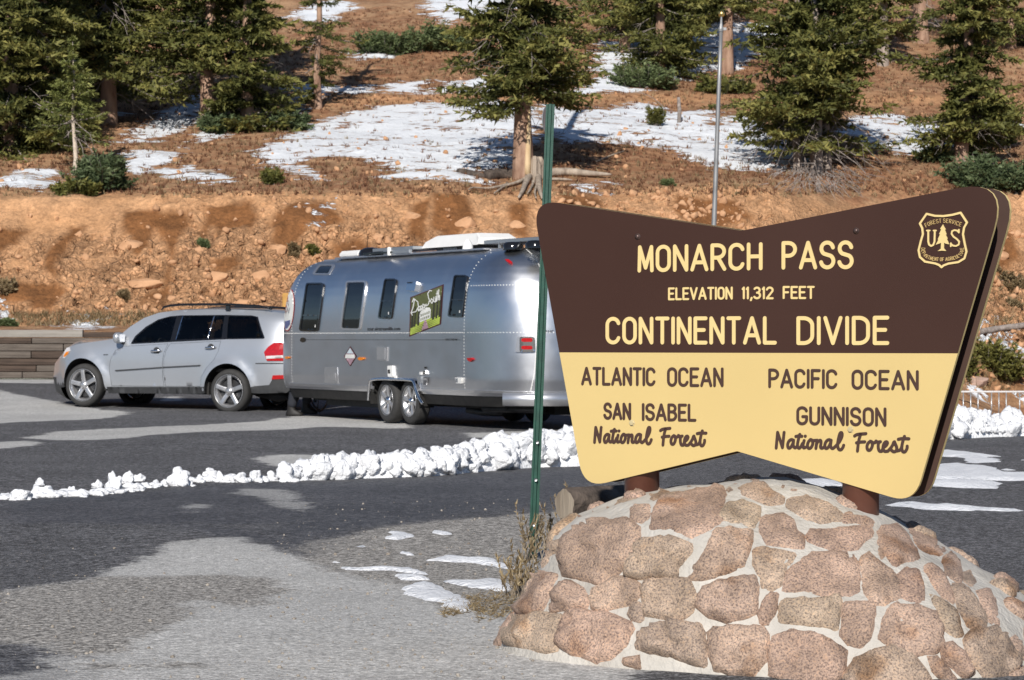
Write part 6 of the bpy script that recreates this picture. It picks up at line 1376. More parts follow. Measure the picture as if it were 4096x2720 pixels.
for i, (x, y, w_, h_) in enumerate(left_lumps):
    p = on_ground(c3(x, y)); sc_ = F / p[1] * 1.8162; rw, rh = w_ / sc_, h_ * .62 / sc_
    V = lump(100 + i, I3 if w_ > 45 else I2, .42, 1.3) ; V = V * [1, .8, 1]; V[:, 2] = np.maximum(V[:, 2], -.35); V = (V @ rotz(i * 1.3).T)
    ex_ = (V.max(0) - V.min(0)) / 2; V = V * [rw / ex_[0] * 1.0, rw / ex_[1] * .85, rh / ex_[2] * 1.0]; V[:, 2] -= V[:, 2].min() + .008
    k = 1 if h_ > 90 else 0
    o = mesh_obj('snow_lump', V, J3 if w_ > 45 else J2, M['snow'], smooth=True); o.location = (p[0], p[1] + rw * .4, gdrop(p[0], p[1]) )
    where = 'at the far left end' if x < 200 else ('left of the tallest lumps' if x < 640 else ('in the heap ahead of the car rear wheel' if x < 1150 else ('next to the largest lump' if x < 1420 else 'between the largest lump and the main snow bank')))
    nth = ['leftmost', 'second', 'third', 'fourth', 'fifth', 'sixth', 'seventh', 'eighth', 'ninth', 'tenth', 'eleventh', 'twelfth', 'thirteenth']
    big_ = w_ >= 50; rank = sum(1 for q in left_lumps if q[0] < x and (q[2] >= 50) == big_)
    lab = {9: 'tallest pointed snow lump in the left heap of the snow row', 17: 'largest single snow lump standing alone midway along the snow row'}.get(i, (('knobbly' if big_ else 'small') + ' snow lump, ' + (nth[rank] + ' from the left of its size' if rank else 'leftmost of its size') if rank < 13 else ('knobbly' if big_ else 'small') + ' snow lump, ' + ['nearest', 'second nearest', 'third nearest', 'fourth nearest', 'fifth nearest', 'sixth nearest'][sum(1 for q in left_lumps if q[0] > x and (q[2] >= 50) == big_) % 6] + ' of its size to the main snow bank'))
    tag(o, lab, 'snow lump', 'snow lumps left in a row on the asphalt')
# crumbs of snow between the lumps, melted down to grains
rc = np.random.default_rng(44); cr = []
for _ in range(260):
    x = rc.uniform(-20, 2150); yb = np.interp(x, [0, 330, 600, 700, 1150, 1500, 2150], [905, 885, 870, 868, 815, 775, 762]) + rc.normal() * 9; p = on_ground(c3(x, yb)); sz = .015 + .05 * rc.random() ** 2.5
    V = lump(int(_ + 5000), I1, .3, 1.5) * [1.3, 1.0, .6] * sz; cr.append((V + [p[0], p[1] + .12, gdrop(p[0], p[1] + .12) + sz * .3], J1))
cr_ = merge(cr, 'snow_crumbs', M['snow']); tag(cr_, 'small crumbs of snow lying between the lumps of the ploughed row', 'snow', kind='stuff')
# main snow bank
def bank(path, wfun, hfun, n_l, name, label, seed, lump_s):
    """path: measured base line (front foot), ridge behind it"""
    B = np.array([on_ground(p)[:2] for p in path]); r = np.random.default_rng(seed); L = np.concatenate([[0], np.cumsum(np.hypot(*np.diff(B, axis=0).T))])
    parts = []; nu, nv = int(L[-1] / .09), 24; Vv = np.zeros((nu, nv, 3))
    for i in range(nu):
        s = L[-1] * i / (nu - 1); x = np.interp(s, L, B[:, 0]); y = np.interp(s, L, B[:, 1]); t = s / L[-1]
        for j in range(nv):
            q = j / (nv - 1); yy_ = y + q * wfun(t); Vv[i, j] = (x, yy_, terr(x, yy_) - .02 + hfun(t) * .85 * math.sin(math.pi * min(1, q ** .62)) ** .7 if 0 < j < nv - 1 else terr(x, yy_) - .05)
    Vf = Vv.reshape(-1, 3); nz_ = fbm(Vf * 3.2, 4, seed); f1_, f2_, c_, _, _ = worley(Vf[:, 0] / .22, (Vf[:, 1] + Vf[:, 2]) / .22, seed)
    Vf[:, 2] += (nz_ * .12 + (.5 - f1_) * .12) * np.clip((Vf[:, 2] - terr(Vf[:, 0], Vf[:, 1])) * 8, 0, 1)
    idx = np.arange(nu * nv).reshape(nu, nv); Q_ = np.stack([idx[:-1, :-1], idx[1:, :-1], idx[1:, 1:], idx[:-1, 1:]], -1).reshape(-1, 4)
    Tq = np.vstack([Q_[:, [0, 1, 2]], Q_[:, [0, 2, 3]]]); parts.append((Vf, Tq))
    for k in range(n_l):
        t = r.random(); s = t * L[-1]; x = np.interp(s, L, B[:, 0]); y = np.interp(s, L, B[:, 1]); q = r.random() ** 1.1; h = hfun(t) * .8 * math.sin(math.pi * min(1, max(q, .02) ** .62)) ** .7
        sz = lump_s * (.35 + 1.1 * r.random() ** 2.5) * (.6 + .5 * hfun(t)); V = lump(int(seed * 1000 + k), I2, .42, 1.6, flat=2) * r.uniform(.7, 1.15, 3) @ rot_rand(r).T * sz
        parts.append((V + [x, y + q * wfun(t), float(terr(x, y + q * wfun(t))) + h], J2))
    o = merge(parts, name, M['snow']); tag(o, label, 'snow bank', kind='stuff'); return o
pm = [dd(*p) for p in [(655, 1108), (760, 1104), (900, 1100), (1000, 1097), (1100, 1087), (1240, 1076), (1340, 1074), (1500, 1062)]]
bank(pm, lambda t: .45 + 1.9 * t, lambda t: .12 + .22 * min(1, t * 1.5), 900, 'snow_bank', 'long ploughed bank of lumpy white snow behind the green post', 61, .13)
pr = [dd(*p) for p in [(2090, 1020), (2190, 1014), (2260, 1010), (2361, 1006), (2440, 1004)]]
bank(pr, lambda t: 2.4, lambda t: .36 - .18 * max(0, t - .55) * 1.9, 330, 'snow_bank', 'tall snow heap at the right edge in front of the railing', 62, .17)

# rocks on the cut bank
lab_r = []
def rock_at(x, y, w_, h_, seed, m='bankrock', name='rock', sink=.25, conv=dd, label=None, group=None, cat='rock', depth=1.0):
    p = at(x, y); s = 5937 / p[1]; V = lump(seed, I3, .25, 1.3, flat=26); V = V @ rot_rand(np.random.default_rng(seed)).T; e = (V.max(0) - V.min(0)) / 2
    V = V / e * [w_ / 2 / s, (w_ + h_) / 4 / s * depth, h_ / 2 / s]; o = mesh_obj(name, V, J3, M[m], smooth=False); o.location = (p[0], p[1] + h_ / s * .10, p[2] - h_ / s * .05)
    if label: tag(o, label, cat, group)
    return o
named = [(1075, 518, 75, 62, 'large pale orange rock in the bank above the front of the trailer roof'), (335, 655, 120, 40, 'long flat ledge rock low in the bank above the car bonnet'), (185, 540, 34, 26, 'small rock high on the sandy left part of the bank'), (300, 565, 90, 46, 'broad cracked rock left of the damp streaks in the bank'),
         (640, 575, 60, 40, 'pale rounded rock just left of the trailer nose'), (500, 640, 70, 44, 'blocky rock in the middle of the bank above the car'), (560, 700, 60, 38, 'pale block low in the bank above the car roof'), (455, 580, 48, 34, 'tan rock below the largest damp patch'), (395, 690, 44, 30, 'small block near the bottom of the bank above the windscreen'),
         (600, 640, 70, 50, 'squat orange rock left of the trailer window'), (1190, 520, 60, 44, 'tan rock left of the green post in the bank'), (1130, 555, 66, 30, 'flat rock just above the air conditioner'), (950, 500, 58, 40, 'angular rock above the first solar panel'), (870, 545, 40, 34, 'small angular rock above the white vent cover'), (2300, 590, 70, 60, 'blocky tan rock at the right edge beside the sign')]
for i, (x, y, w_, h_, lb) in enumerate(named): rock_at(x, y, w_ * .72, h_ * .72, 300 + i, label=lb, depth=.6)
tag(rock_at(2258, 881, 50, 34, 401, 'boulder', 'boulder'), 'smooth pink boulder above the railing near the right edge', 'boulder')
tag(rock_at(2350, 832, 40, 22, 402, 'boulder', 'boulder'), 'flat pinkish rock at the right edge below the olive shrub', 'boulder')
tag(rock_at(1265, 222, 22, 14, 403, 'bankrock', 'rock'), 'small orange rock in the snow right of the tree with the split trunk', 'rock')
r = np.random.default_rng(5); parts = []
def scat(n, xr, yr, smin, smax, seed, dens_f=None, flat=12, pw=2.8):
    k = 0
    for _ in range(n * 3):
        if k >= n: break
        x = r.uniform(*xr); y = r.uniform(*yr)
        if dens_f and r.random() > dens_f(x, y): continue
        p = at(x, y); sz = smin + (smax - smin) * r.random() ** pw; V = lump(int(seed + k), I1, .2, 1.4, flat=flat) * r.uniform(.6, 1.2, 3) @ rot_rand(r).T * sz; parts.append((V + p + [0, 0, sz * .15], J1)); k += 1
scat(520, (-20, 1260), (455, 742), .022, .14, 9000, lambda x, y: .25 + .75 * (y - 455) / 280 * (x > 200))
scat(350, (1240, 1720), (440, 530), .025, .15, 12000)
scat(260, (2180, 2380), (440, 900), .03, .17, 14000)
scat(700, (-20, 2380), (60, 440), .025, .12, 16000, lambda x, y: .3 + .7 * (y / 440))
ru = merge(parts, 'loose_stones', M['bankrock'], smooth=False); tag(ru, 'loose orange stones scattered over the bank and slope', 'stones', kind='stuff')
# small things on the near gravel
parts = []
for _ in range(900):
    x = r.uniform(640, 1240); y = r.uniform(1150, 1560)
    if r.random() < .4: x = r.uniform(0, 1240); y = r.uniform(1240, 1568)
    p = on_ground(dd(x, y)); sz = .003 + .009 * r.random() ** 4; V = lump(int(_), I1, .2, 1.4, flat=3) * r.uniform(.6, 1.2, 3) * sz; parts.append((V + [p[0], p[1], gdrop(p[0], p[1]) + sz * .3], J1))
gv = merge(parts, 'gravel', mat('gravel_stones', (.16, .13, .10), .9, col2=(.42, .38, .33), scale=25)); tag(gv, 'loose gravel lying on the lot left of the stone base', 'gravel', kind='stuff')

# ------------------------------------------------------------------ timber retaining wall
wall = empty('retaining_wall', 'weathered timber retaining wall at the foot of the bank behind the silver car', 'retaining wall', loc=(0, 0, 0))
M['timber'] = mat('grey_timber', (.085, .068, .055), .9, col2=(.17, .14, .115), scale=4, bump=.012, bscale=30, stretch=(.35, 3, 6)); M['timberd'] = mat('dark_timber', (.04, .027, .02), .9, col2=(.11, .075, .055), scale=4, bump=.012, bscale=30, stretch=(.35, 3, 6)); M['timberl'] = mat('pale_timber', (.25, .225, .195), .9, col2=(.36, .33, .29), scale=3, bump=.01, bscale=30, stretch=(.3, 3, 6))
zb0 = EYE + (786.8 - 872) / 5937 * 61.9; ys_ = [655, 607, 560, 510, 458, 405, 360, 302]; zz = [zb0 + (655 - y) * .3174 / 5937 * 61.9 for y in ys_]
tm = {}
def wpx(x): return dst(x * .3174, 61.8)
jn = [[-60, 170, 690, 1250, 1900, 2600], [-300, 270, 820, 1500, 2100, 2600], [-200, 430, 1000, 1700, 2600], [-260, 232, 900, 1400, 2000, 2600], [-150, 465, 1100, 1650, 2600], [-200, 232, 860, 1500, 2100, 2600], [-400, 606, 1300, 2000, 2600]]
for c_, js in enumerate(jn):
    for k in range(len(js) - 1):
        x0_, x1_ = wpx(js[k]) + .008, wpx(js[k + 1]) - .008; h = zz[c_ + 1] - zz[c_] - .012; zc = (zz[c_] + zz[c_ + 1]) / 2
        if c_ == 6 and k >= 1: h *= .72; zc -= .03
        b = MB(); b.box((0, 0, 0), (x1_ - x0_, .20, h), bev=.012); mt = 'timberl' if c_ == 6 and k == 0 else ('timber' if (c_ * 3 + k * 5) % 4 in (0, 1) else 'timberd')
        o = b.build('timber', M[mt], wall); o.location = ((x0_ + x1_) / 2, 61.75 + .02 * ((c_ * 7 + k * 3) % 3) + c_ * .012, zc)
        if mt == 'timberl': o['label'] = 'pale grey thick top timber'
# ------------------------------------------------------------------ green U-channel post
gp = empty('sign_post', 'tall green steel channel post with a small round sign seen from behind', 'post', loc=(0, 0, 0))
pb_ = on_ground(dd(1228, 1285)); D_ = pb_[1]; topx, topz = dst(1269, D_), ZD(240, D_); Lp = topz - pb_[2]
lean = math.atan2(topx - pb_[0], Lp)
Rm = Matrix.Rotation(lean, 3, 'Y')
prof = [(-.042, .0), (-.024, .0), (-.017, .022), (.010, .022), (.017, .0), (.042, .0), (.042, -.004), (.014, -.004), (.008, .018), (-.014, .018), (-.020, -.004), (-.042, -.004)]
def channel(z0, z1, s, off):
    V = []; n = len(prof)
    for z in (z0, z1): V += [tuple(Vector(pb_) + Rm @ Vector((px * s, -py * s + off, z))) for px, py in prof]
    return V, [(i, (i + 1) % n, n + (i + 1) % n, n + i) for i in range(n)] + [tuple(range(n)), tuple(range(2 * n - 1, n - 1, -1))]
zs_ = (786.8 - 800, )
zsplit = (ZD(1105, D_) - pb_[2]) 
b = MB(); V, Fc = channel(zsplit - .45, Lp, .70, -.022); b.add(V, Fc); b.build('upper_channel', M['green'], gp)
b = MB(); V, Fc = channel(-.1, zsplit + .55, .68, .0); b.add(V, Fc); b.build('lower_channel', M['green'], gp)
b = MB()
for z in (zsplit - .3, zsplit + .0, zsplit + .25): c = Vector(pb_) + Rm @ Vector((0, -.05, z)); b.lathe([(.012, -.006), (.012, .004), (.001, .006)], 6, 'y', tuple(c))
b.build('bolts', M['galv'], gp)['kind'] = 'stuff'
rsz = (786.8 - 275) / 5937 * D_ + EYE - pb_[2]; c = Vector(pb_) + Rm @ Vector((-.012, .045, rsz)); b = MB()
V_ = []; nn_ = 28; Rd = Matrix.Rotation(math.radians(66), 3, 'Z')
for off in (-.002, .002): V_ += [tuple(c + Rd @ Vector((math.cos(a) * .095, off, math.sin(a) * .095))) for a in np.linspace(0, 2 * math.pi, nn_ + 1)[:-1]]
b.add(V_, [tuple(range(nn_)), tuple(range(2 * nn_ - 1, nn_ - 1, -1))] + [(i, (i + 1) % nn_, nn_ + (i + 1) % nn_, nn_ + i) for i in range(nn_)]); b.build('round_plate', M['galv'], gp)
# ------------------------------------------------------------------ flagpole
D_ = 58.0; xb, xt = dst(1640, D_), dst(1663.5, D_); zt_ = ZD(36, D_); zb_ = terr(xb, D_); b = MB()
pole = empty('flagpole', 'bare grey metal flagpole with a gold ball rising behind the sign', 'flagpole', loc=(0, 0, 0))
zl0 = float(zb_); zx = lambda z: dst(1646, D_) + (xt - dst(1646, D_)) * (z - ZD(520, D_)) / (zt_ - ZD(520, D_))
b.tube([(zx(z), D_, z) for z in np.linspace(zl0 - .1, zt_ - .35, 8)], [.062] * 3 + [.058, .054, .05, .045, .040], 14); b.build('shaft', M['galvd'], pole, smooth=True)
b = MB(); b.tube([(zx(zt_ - .36), D_, zt_ - .36), (zx(zt_ - .30), D_, zt_ - .30), (zx(zt_ - .18), D_, zt_ - .18), (zx(zt_), D_, zt_)], [.055, .06, .03, .02], 12); b.box((zx(zt_ - .3) + .07, D_, zt_ - .3), (.10, .04, .06)); b.build('truck', M['galvd'], pole, smooth=False)
mesh_obj('ball', I2 * .072 + [zx(zt_ + .03), D_, zt_ + .04], J2, M['gold'], pole, smooth=True)
# ------------------------------------------------------------------ railing at the right
rail = empty('railing', 'pale metal railing with upright bars behind the tall snow heap at the right', 'railing', loc=(0, 0, 0))
D_ = 67.0; zt_ = ZD(904, D_); zb_ = ZD(977, D_); x0_ = dst(2150, D_); x1_ = dst(2520, D_); dz = -(1.2 / 5937 * D_)
b = MB(); b.box(((x0_ + x1_) / 2, D_, zt_ + .01), (x1_ - x0_, .05, .045), bev=.01); b.build('top_rail', M['railpaint'], rail)
b = MB(); b.box(((x0_ + x1_) / 2, D_, zb_), (x1_ - x0_, .04, .035)); b.build('bottom_rail', M['railpaint'], rail)
k = 0; x = 2156.0
while x < 2515:
    m_ = k % 3; X_ = dst(x, D_); b = MB(); b.tube([(X_, D_, zb_ + .02), (X_, D_, zt_ - .01)], .017, 8); b.build('baluster', M['galv'], rail, smooth=True)
    b = None; x += 17 if m_ < 2 else 31; k += 1
for x in (2190, 2390, 2510): X_ = dst(x, D_) - .1; b = MB(); b.tube([(X_, D_ + .05, terr(X_, D_) - .1), (X_, D_ + .05, zt_)], .028, 8); b.build('post', M['galv'], rail)
# ------------------------------------------------------------------ conifers: trunk, crown of needle sprays, dead branches
def tris(Pb, D, L, W, r):
    """thin triangles rooted at Pb along D"""
    n = len(Pb); q = r.normal(size=(n, 3)); s = np.cross(D, q); s /= np.linalg.norm(s, axis=1)[:, None] + 1e-9
    W = W[:, None] if hasattr(W, '__len__') else W; L = L[:, None] if hasattr(L, '__len__') else L
    V = np.stack([Pb - s * W, Pb + s * W, Pb + D * L], 1).reshape(-1, 3); return V
def norm(v): return v / (np.linalg.norm(v, axis=-1, keepdims=True) + 1e-9)
def spray(base, dirs, lens, r, K, Mn, droop=.35, tip=.25, nl=.14, nw=.022, spread=.75):
    """branches -> needle triangles; base (B,3), dirs (B,3) outward unit, lens (B,)"""
    B = len(base); up = np.array([0, 0, 1.0]); side = norm(np.cross(dirs, up))
    s = np.linspace(.12, 1, K)[None, :, None] + r.normal(size=(B, K, 1)) * .02; s = np.clip(s, .05, 1.02); Ls = lens[:, None, None]
    def pos(s): return base[:, None] + dirs[:, None] * Ls * s + up * Ls * (-droop * s ** 1.3 + tip * s ** 3)
    Pm = pos(s); out = []; val = []
    for sg in (-1, 1):
        tl = Ls * spread * (.34 * (1 - .75 * s) + .05) * r.uniform(.55, 1.25, (B, K, 1))
        td = norm(side[:, None] * sg * r.uniform(.6, 1.1, (B, K, 1)) + dirs[:, None] * .75 + up * r.uniform(-.55, .12, (B, K, 1)))
        m_ = np.linspace(.05, 1, Mn)[None, None, :, None]; Pn = Pm[:, :, None] + td[:, :, None] * tl[:, :, None] * m_
        Dn = norm(td[:, :, None] * 1.0 + r.normal(size=(B, K, Mn, 3)) * .55 + up * .10)
        out.append((Pn.reshape(-1, 3), Dn.reshape(-1, 3)))
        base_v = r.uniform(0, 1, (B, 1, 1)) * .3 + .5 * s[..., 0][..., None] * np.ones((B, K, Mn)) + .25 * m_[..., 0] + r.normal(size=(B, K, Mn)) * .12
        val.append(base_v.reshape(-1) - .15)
    Pn = np.vstack([o[0] for o in out]); Dn = np.vstack([o[1] for o in out]); v = np.clip(np.concatenate(val), 0, 1)
    n = len(Pn); V = tris(Pn, Dn, nl * r.uniform(.6, 1.3, n), nw * r.uniform(.7, 1.4, n), r); return V, np.repeat(v, 3), Pm
def foliage_obj(name, V, v, m, parent):
    T = np.arange(len(V)).reshape(-1, 3); return mesh_obj(name, V, T, m, parent, attrs={'v': ('FLOAT', v)})
def conifer(base, H, label, seed, r0=.22, crown=(.1, 1.0), rad=1.8, nbr=150, K=11, Mn=7, lean=(0, 0), mat_='spruce', dead=14, dead_z=(.05, .35), asym=None, bark='bark', taper=.85, name='spruce_tree', group='conifers on the slope', lowrad=1.0, hmax=None, droop=.35, nl=.19, nw=.042, trunks=1, cat='tree', stubs=True, gaps=9):
    r = np.random.default_rng(seed); base = np.array(base, float); o = empty(name, label, cat, loc=tuple(base), group=group)
    tr_ = []
    for t in range(trunks):
        off = np.array([0, 0, 0.]) if t == 0 else np.array([r.uniform(.25, .5) * (1 if t % 2 else -1.6), r.uniform(-.1, .35), 0]); Ht = H * (1 if t == 0 else r.uniform(.75, .95)); rr = r0 * (1 if t == 0 else .7)
        top_off = np.array([lean[0] * (1 if t == 0 else .6 + t * .4), lean[1], 0.])
        wob = r.normal(size=(8, 2)) * .035
        pts = [off + top_off * z + np.array([wob[i][0], wob[i][1], 0]) * (i > 0) + np.array([0, 0, z * Ht - .15]) for i, z in enumerate(np.linspace(0, 1, 8))]
        b = MB(); b.tube([tuple(p) for p in pts], [rr * (1.25 if i == 0 else 1) * (1 - taper * i / 7) for i in range(8)], 12, cap=False); tk = b.build('trunk', M[bark], o, smooth=True); tr_.append((np.array(pts), Ht, rr))
    zlo, zhi = crown; Htop = min(H, hmax or H)
    zs = zlo + (min(zhi, Htop / H) - zlo) * r.random(nbr) ** 1.0; az = r.uniform(0, 2 * np.pi, nbr)
    frac = (zs - zlo) / (1 - zlo + 1e-6); prof = (1 - frac) ** .75 * (lowrad + (1 - lowrad) * np.clip(frac * 5, 0, 1)) + .05; ln = rad * prof * r.uniform(.5, 1.12, nbr)
    if gaps:
        for _ in range(gaps):
            ga, gz_ = r.uniform(0, 2 * np.pi), r.uniform(zlo, min(zhi, Htop / H)); ln = np.where((np.abs((az - ga + np.pi) % (2 * np.pi) - np.pi) < .55) & (np.abs(zs - gz_) < .05), ln * .3, ln)
    if asym: ln = ln * (1 + asym[1] * np.cos(az - asym[0]))
    which = r.integers(0, trunks, nbr); bp = np.zeros((nbr, 3))
    for t, (pts, Ht, rr) in enumerate(tr_):
        k = which == t
        for a in range(3): bp[k, a] = np.interp(zs[k], np.linspace(0, 1, 8), pts[:, a])
    el = .25 * frac + r.normal(size=nbr) * .12 - .05; dirs = norm(np.stack([np.cos(az), np.sin(az), el], 1))
    V, v, Pm = spray(bp, dirs, ln, r, K, Mn, droop=droop, nl=nl, nw=nw, spread=1.0)
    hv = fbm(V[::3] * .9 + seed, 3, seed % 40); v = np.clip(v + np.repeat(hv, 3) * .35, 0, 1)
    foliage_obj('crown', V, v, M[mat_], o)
    b = MB()
    for i in range(0, nbr, 2):
        P = Pm[i]; b.tube([tuple(bp[i])] + [tuple(P[j]) for j in (K // 3, 2 * K // 3, K - 1)], [.028, .02, .012, .004], 4, cap=False)
    lb = b.build('limbs', M['deadtwig'], o); lb['kind'] = 'stuff'
    if dead:
        b = MB()
        for i in range(dead):
            z = r.uniform(*dead_z); a = r.uniform(0, 2 * np.pi); L = rad * r.uniform(.3, .85); t = int(r.integers(0, trunks)); pts = tr_[t][0]; p0 = np.array([np.interp(z, np.linspace(0, 1, 8), pts[:, k]) for k in range(3)])
            d = np.array([math.cos(a), math.sin(a), 0]); q = [p0]; cur = p0.copy()
            for s in range(4): cur = cur + (d * .25 + np.array([0, 0, -.10 - .05 * s]) * 1.0 + r.normal(size=3) * .05) * L; q.append(cur.copy())
            b.tube([tuple(x) for x in q], [.022, .017, .012, .008, .003], 4, cap=False)
            for s in range(5):
                k = r.integers(1, 4); dd_ = norm(d + r.normal(size=3) * .9 + np.array([0, 0, -.3])); b.tube([tuple(q[k]), tuple(q[k] + dd_ * L * .22), tuple(q[k] + dd_ * L * .38 + [0, 0, -.04])], [.009, .006, .002], 3, cap=False)
        db = b.build('dead_branches', M['deadtwig'], o); db['kind'] = 'stuff'
    return o
def bx_(x, y): return at(x, y)
PX = lambda p: 5937 / p[1]
# left mass
g1_ = 'tall spruces along the top of the bank'
p = bx_(25, 352); conifer(p, 13, 'broad dark spruce at the left edge with branches down to the ground', 1, .25, (.01, 1), 2.53, 325, 11, 6, hmax=9, group=g1_, lowrad=.9, dead=6, droop=.5)
p = bx_(95, 330); conifer(p, 12, 'dense olive spruce behind the pale-stemmed young tree', 2, .22, (.02, 1), 2.09, 256, 11, 6, hmax=9, group=g1_, dead=5, droop=.5)
p = bx_(250, 285); conifer(p, 13, 'wide spruce hanging over the bare brown slope left of the snow tongue', 3, .25, (.13, 1), 2.75, 336, 11, 6, hmax=8.5, group=g1_, dead=8, asym=(0, .15), droop=.45)
p = bx_(180, 250); conifer(p, 12, 'dark spruce filling the gap at the upper left between two broad ones', 4, .22, (.03, 1), 2.20, 198, 10, 6, hmax=8, group=g1_, dead=4)
p = bx_(-60, 300); conifer(p, 12, 'spruce cut off by the left edge of the photo', 5, .22, (.02, 1), 2.41, 158, 10, 6, hmax=9, group=g1_, dead=3)
# pair with visible reddish trunks
p = bx_(483, 292); conifer(p, 13, 'spruce with a reddish bare trunk left of the clump with ground level branches', 6, .24, (.13, 1), 2.20, 246, 11, 6, hmax=8.5, group=g1_, dead=10, dead_z=(.03, .2), asym=(math.pi, .25), gaps=10)
p = bx_(570, 300); conifer(p, 10, 'bushy spruce with skirts to the ground right of the reddish trunk', 7, .2, (.01, 1), 1.92, 226, 11, 6, hmax=8.5, group=g1_, dead=6, lowrad=.85)
p = bx_(545, 215); conifer(p, 12, 'pale trunked spruce standing behind the pair above the snow tongue', 8, .22, (.22, 1), 1.98, 127, 10, 6, hmax=8, group=g1_, dead=6, bark='barkg')
# thin tree
p = bx_(734, 250); conifer(p, 11, 'thin spruce with a bare lit trunk and sparse branches right of the pair', 9, .12, (.05, 1), 1.26, 92, 10, 6, hmax=7, group=g1_, dead=8, dead_z=(.1, .5), lowrad=.8, asym=(0, .35), gaps=12, nl=.14, nw=.024)
# split trunk tree
p = bx_(1207, 412); t4 = conifer(p, 13, 'big spruce with a split pale-scarred trunk beside the dead root stump', 10, .27, (.165, 1), 2.58, 211, 11, 6, hmax=7.5, group=g1_, dead=20, dead_z=(.15, .5), gaps=14, lowrad=.7)
b = MB(); pts = [(.10 + .012 * i, -.24 + .006 * i, .1 + i * .32) for i in range(7)]; b.tube(pts, [.10, .095, .085, .075, .06, .045, .01], 8); sc1 = b.build('split_scar', mat('bare_wood', (.50, .34, .18), .8, col2=(.66, .50, .30), stretch=(1, 1, .2)), t4, smooth=True)
# background centre
p = bx_(1520, 175); conifer(p, 12, 'dark spruce behind the bare slope between the split trunk tree and the flagpole', 11, .2, (.03, 1), 2.09, 206, 10, 6, hmax=8, group=g1_, dead=8)
p = bx_(1440, 120); conifer(p, 12, 'spruce farther up the slope right of the split trunk tree', 12, .2, (.08, 1), 1.98, 147, 10, 6, hmax=7, group=g1_, dead=4)
p = bx_(1676, 168); conifer(p, 13, 'spruce with a straight orange trunk directly behind the flagpole', 13, .21, (.18, 1), 1.65, 147, 10, 6, hmax=7, group=g1_, dead=10, gaps=6)
p = bx_(1585, 120); conifer(p, 12, 'spruce far up the slope left of the flagpole top', 14, .2, (.1, 1), 1.86, 127, 10, 5, hmax=6, group=g1_, dead=3)
p = bx_(1620, 60); conifer(p, 12, 'spruce at the top edge just left of the flagpole ball', 24, .2, (.05, 1), 1.8, 180, 10, 6, hmax=6, group=g1_, dead=4)
p = bx_(1500, 40); conifer(p, 12, 'spruce at the top edge right of the split trunk tree', 25, .2, (.05, 1), 1.8, 168, 10, 6, hmax=6, group=g1_, dead=4)
# twin at right centre
p = bx_(1882, 398); t6 = conifer(p, 13, 'large many-stemmed spruce with a skirt of grey dead branches above the sign', 15, .17, (.115, 1), 2.75, 325, 11, 6, hmax=8, group=g1_, dead=48, dead_z=(.005, .2), trunks=3, lowrad=.8, bark='barkg')
p = bx_(2035, 150); conifer(p, 12, 'grey trunked spruce partly hidden behind the many-stemmed one', 16, .2, (.12, 1), 1.75, 138, 10, 6, hmax=6, group=g1_, dead=16, dead_z=(.02, .3), bark='barkg')
p = bx_(2122, 98); conifer(p, 14, 'thick orange trunked pine at the top right with almost bare lower stem', 17, .30, (.16, 1), 2.20, 58, 10, 6, hmax=6, group=g1_, dead=12, dead_z=(.05, .2))
p = bx_(2213, 375); conifer(p, 12, 'right hand spruce with a leaning reddish trunk above the blue green mat', 18, .2, (.07, 1), 2.14, 237, 11, 6, hmax=8, group=g1_, lean=(.7, 0), dead=14, dead_z=(.03, .2), gaps=12, lowrad=.8)
p = bx_(2330, 110); conifer(p, 12, 'spruce at the upper right corner of the photo', 19, .2, (.05, 1), 1.86, 118, 10, 5, hmax=6, group=g1_, dead=4)
# left: pale stemmed young tree
p = bx_(171, 402); conifer(p, 4.0, 'young tree with a thin pale stem and light green drooping sprays', 20, .075, (.30, 1), 1.10, 73, 10, 5, group=None, name='young_conifer', bark='barkp', mat_='sapl', dead=8, dead_z=(.15, .45), taper=.9, nl=.12, nw=.02, droop=.25)
def bush(x0, x1, yb, hpx, label, seed, n=60, m='spruceb', name='low_spruce', cat='shrub', group=None, nl=.12, nw=.024, flat=1.0, K=8, dome=True):
    r = np.random.default_rng(seed); p = at((x0 + x1) / 2, yb); s = PX(p); w_ = (x1 - x0) / 2 / s; h = hpx / s; o = empty(name, label, cat, loc=tuple(p), group=group)
    az = r.uniform(0, 2 * np.pi, n); bp = np.stack([r.uniform(-.65, .65, n) * w_, r.uniform(-.4, .4, n) * w_ * .7, np.zeros(n)], 1)
    bp[:, 2] = [drop(p[0] + q[0], p[1] + q[1]) - p[2] for q in bp]; ed = 1 - (bp[:, 0] / w_) ** 2 * .6
    el = r.uniform(.2, 2.0, n) * (h / max(w_, .01)); dirs = norm(np.stack([np.cos(az), np.sin(az) * .8, el], 1)); ln = np.minimum(h * .95 / np.maximum(dirs[:, 2], .25), max(w_ * .75, h * .9)) * ed * r.uniform(.55, 1.05, n)
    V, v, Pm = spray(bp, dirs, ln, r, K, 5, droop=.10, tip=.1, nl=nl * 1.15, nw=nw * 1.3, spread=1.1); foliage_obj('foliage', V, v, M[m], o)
    b = MB()
    for i in range(0, n, 2): b.tube([tuple(bp[i]), tuple(Pm[i][K // 2]), tuple(Pm[i][K - 1])], [.014, .009, .003], 4, cap=False)
    b.build('stems', M['deadtwig'], o)['kind'] = 'stuff'
    return o
bush(185, 288, 440, 92, 'low dark spruce bush at the foot of the pale-stemmed young tree', 50, 110, 'spruceb')
bush(125, 235, 447, 40, 'bright green low spruce fringe in front of the darker bush', 51, 60, 'spruce')
bush(465, 555, 305, 52, 'blue green mat of low spruce below the reddish trunk', 52, 60); bush(618, 712, 300, 48, 'blue green mat of low spruce at the right foot of the bushy spruce', 53, 55)
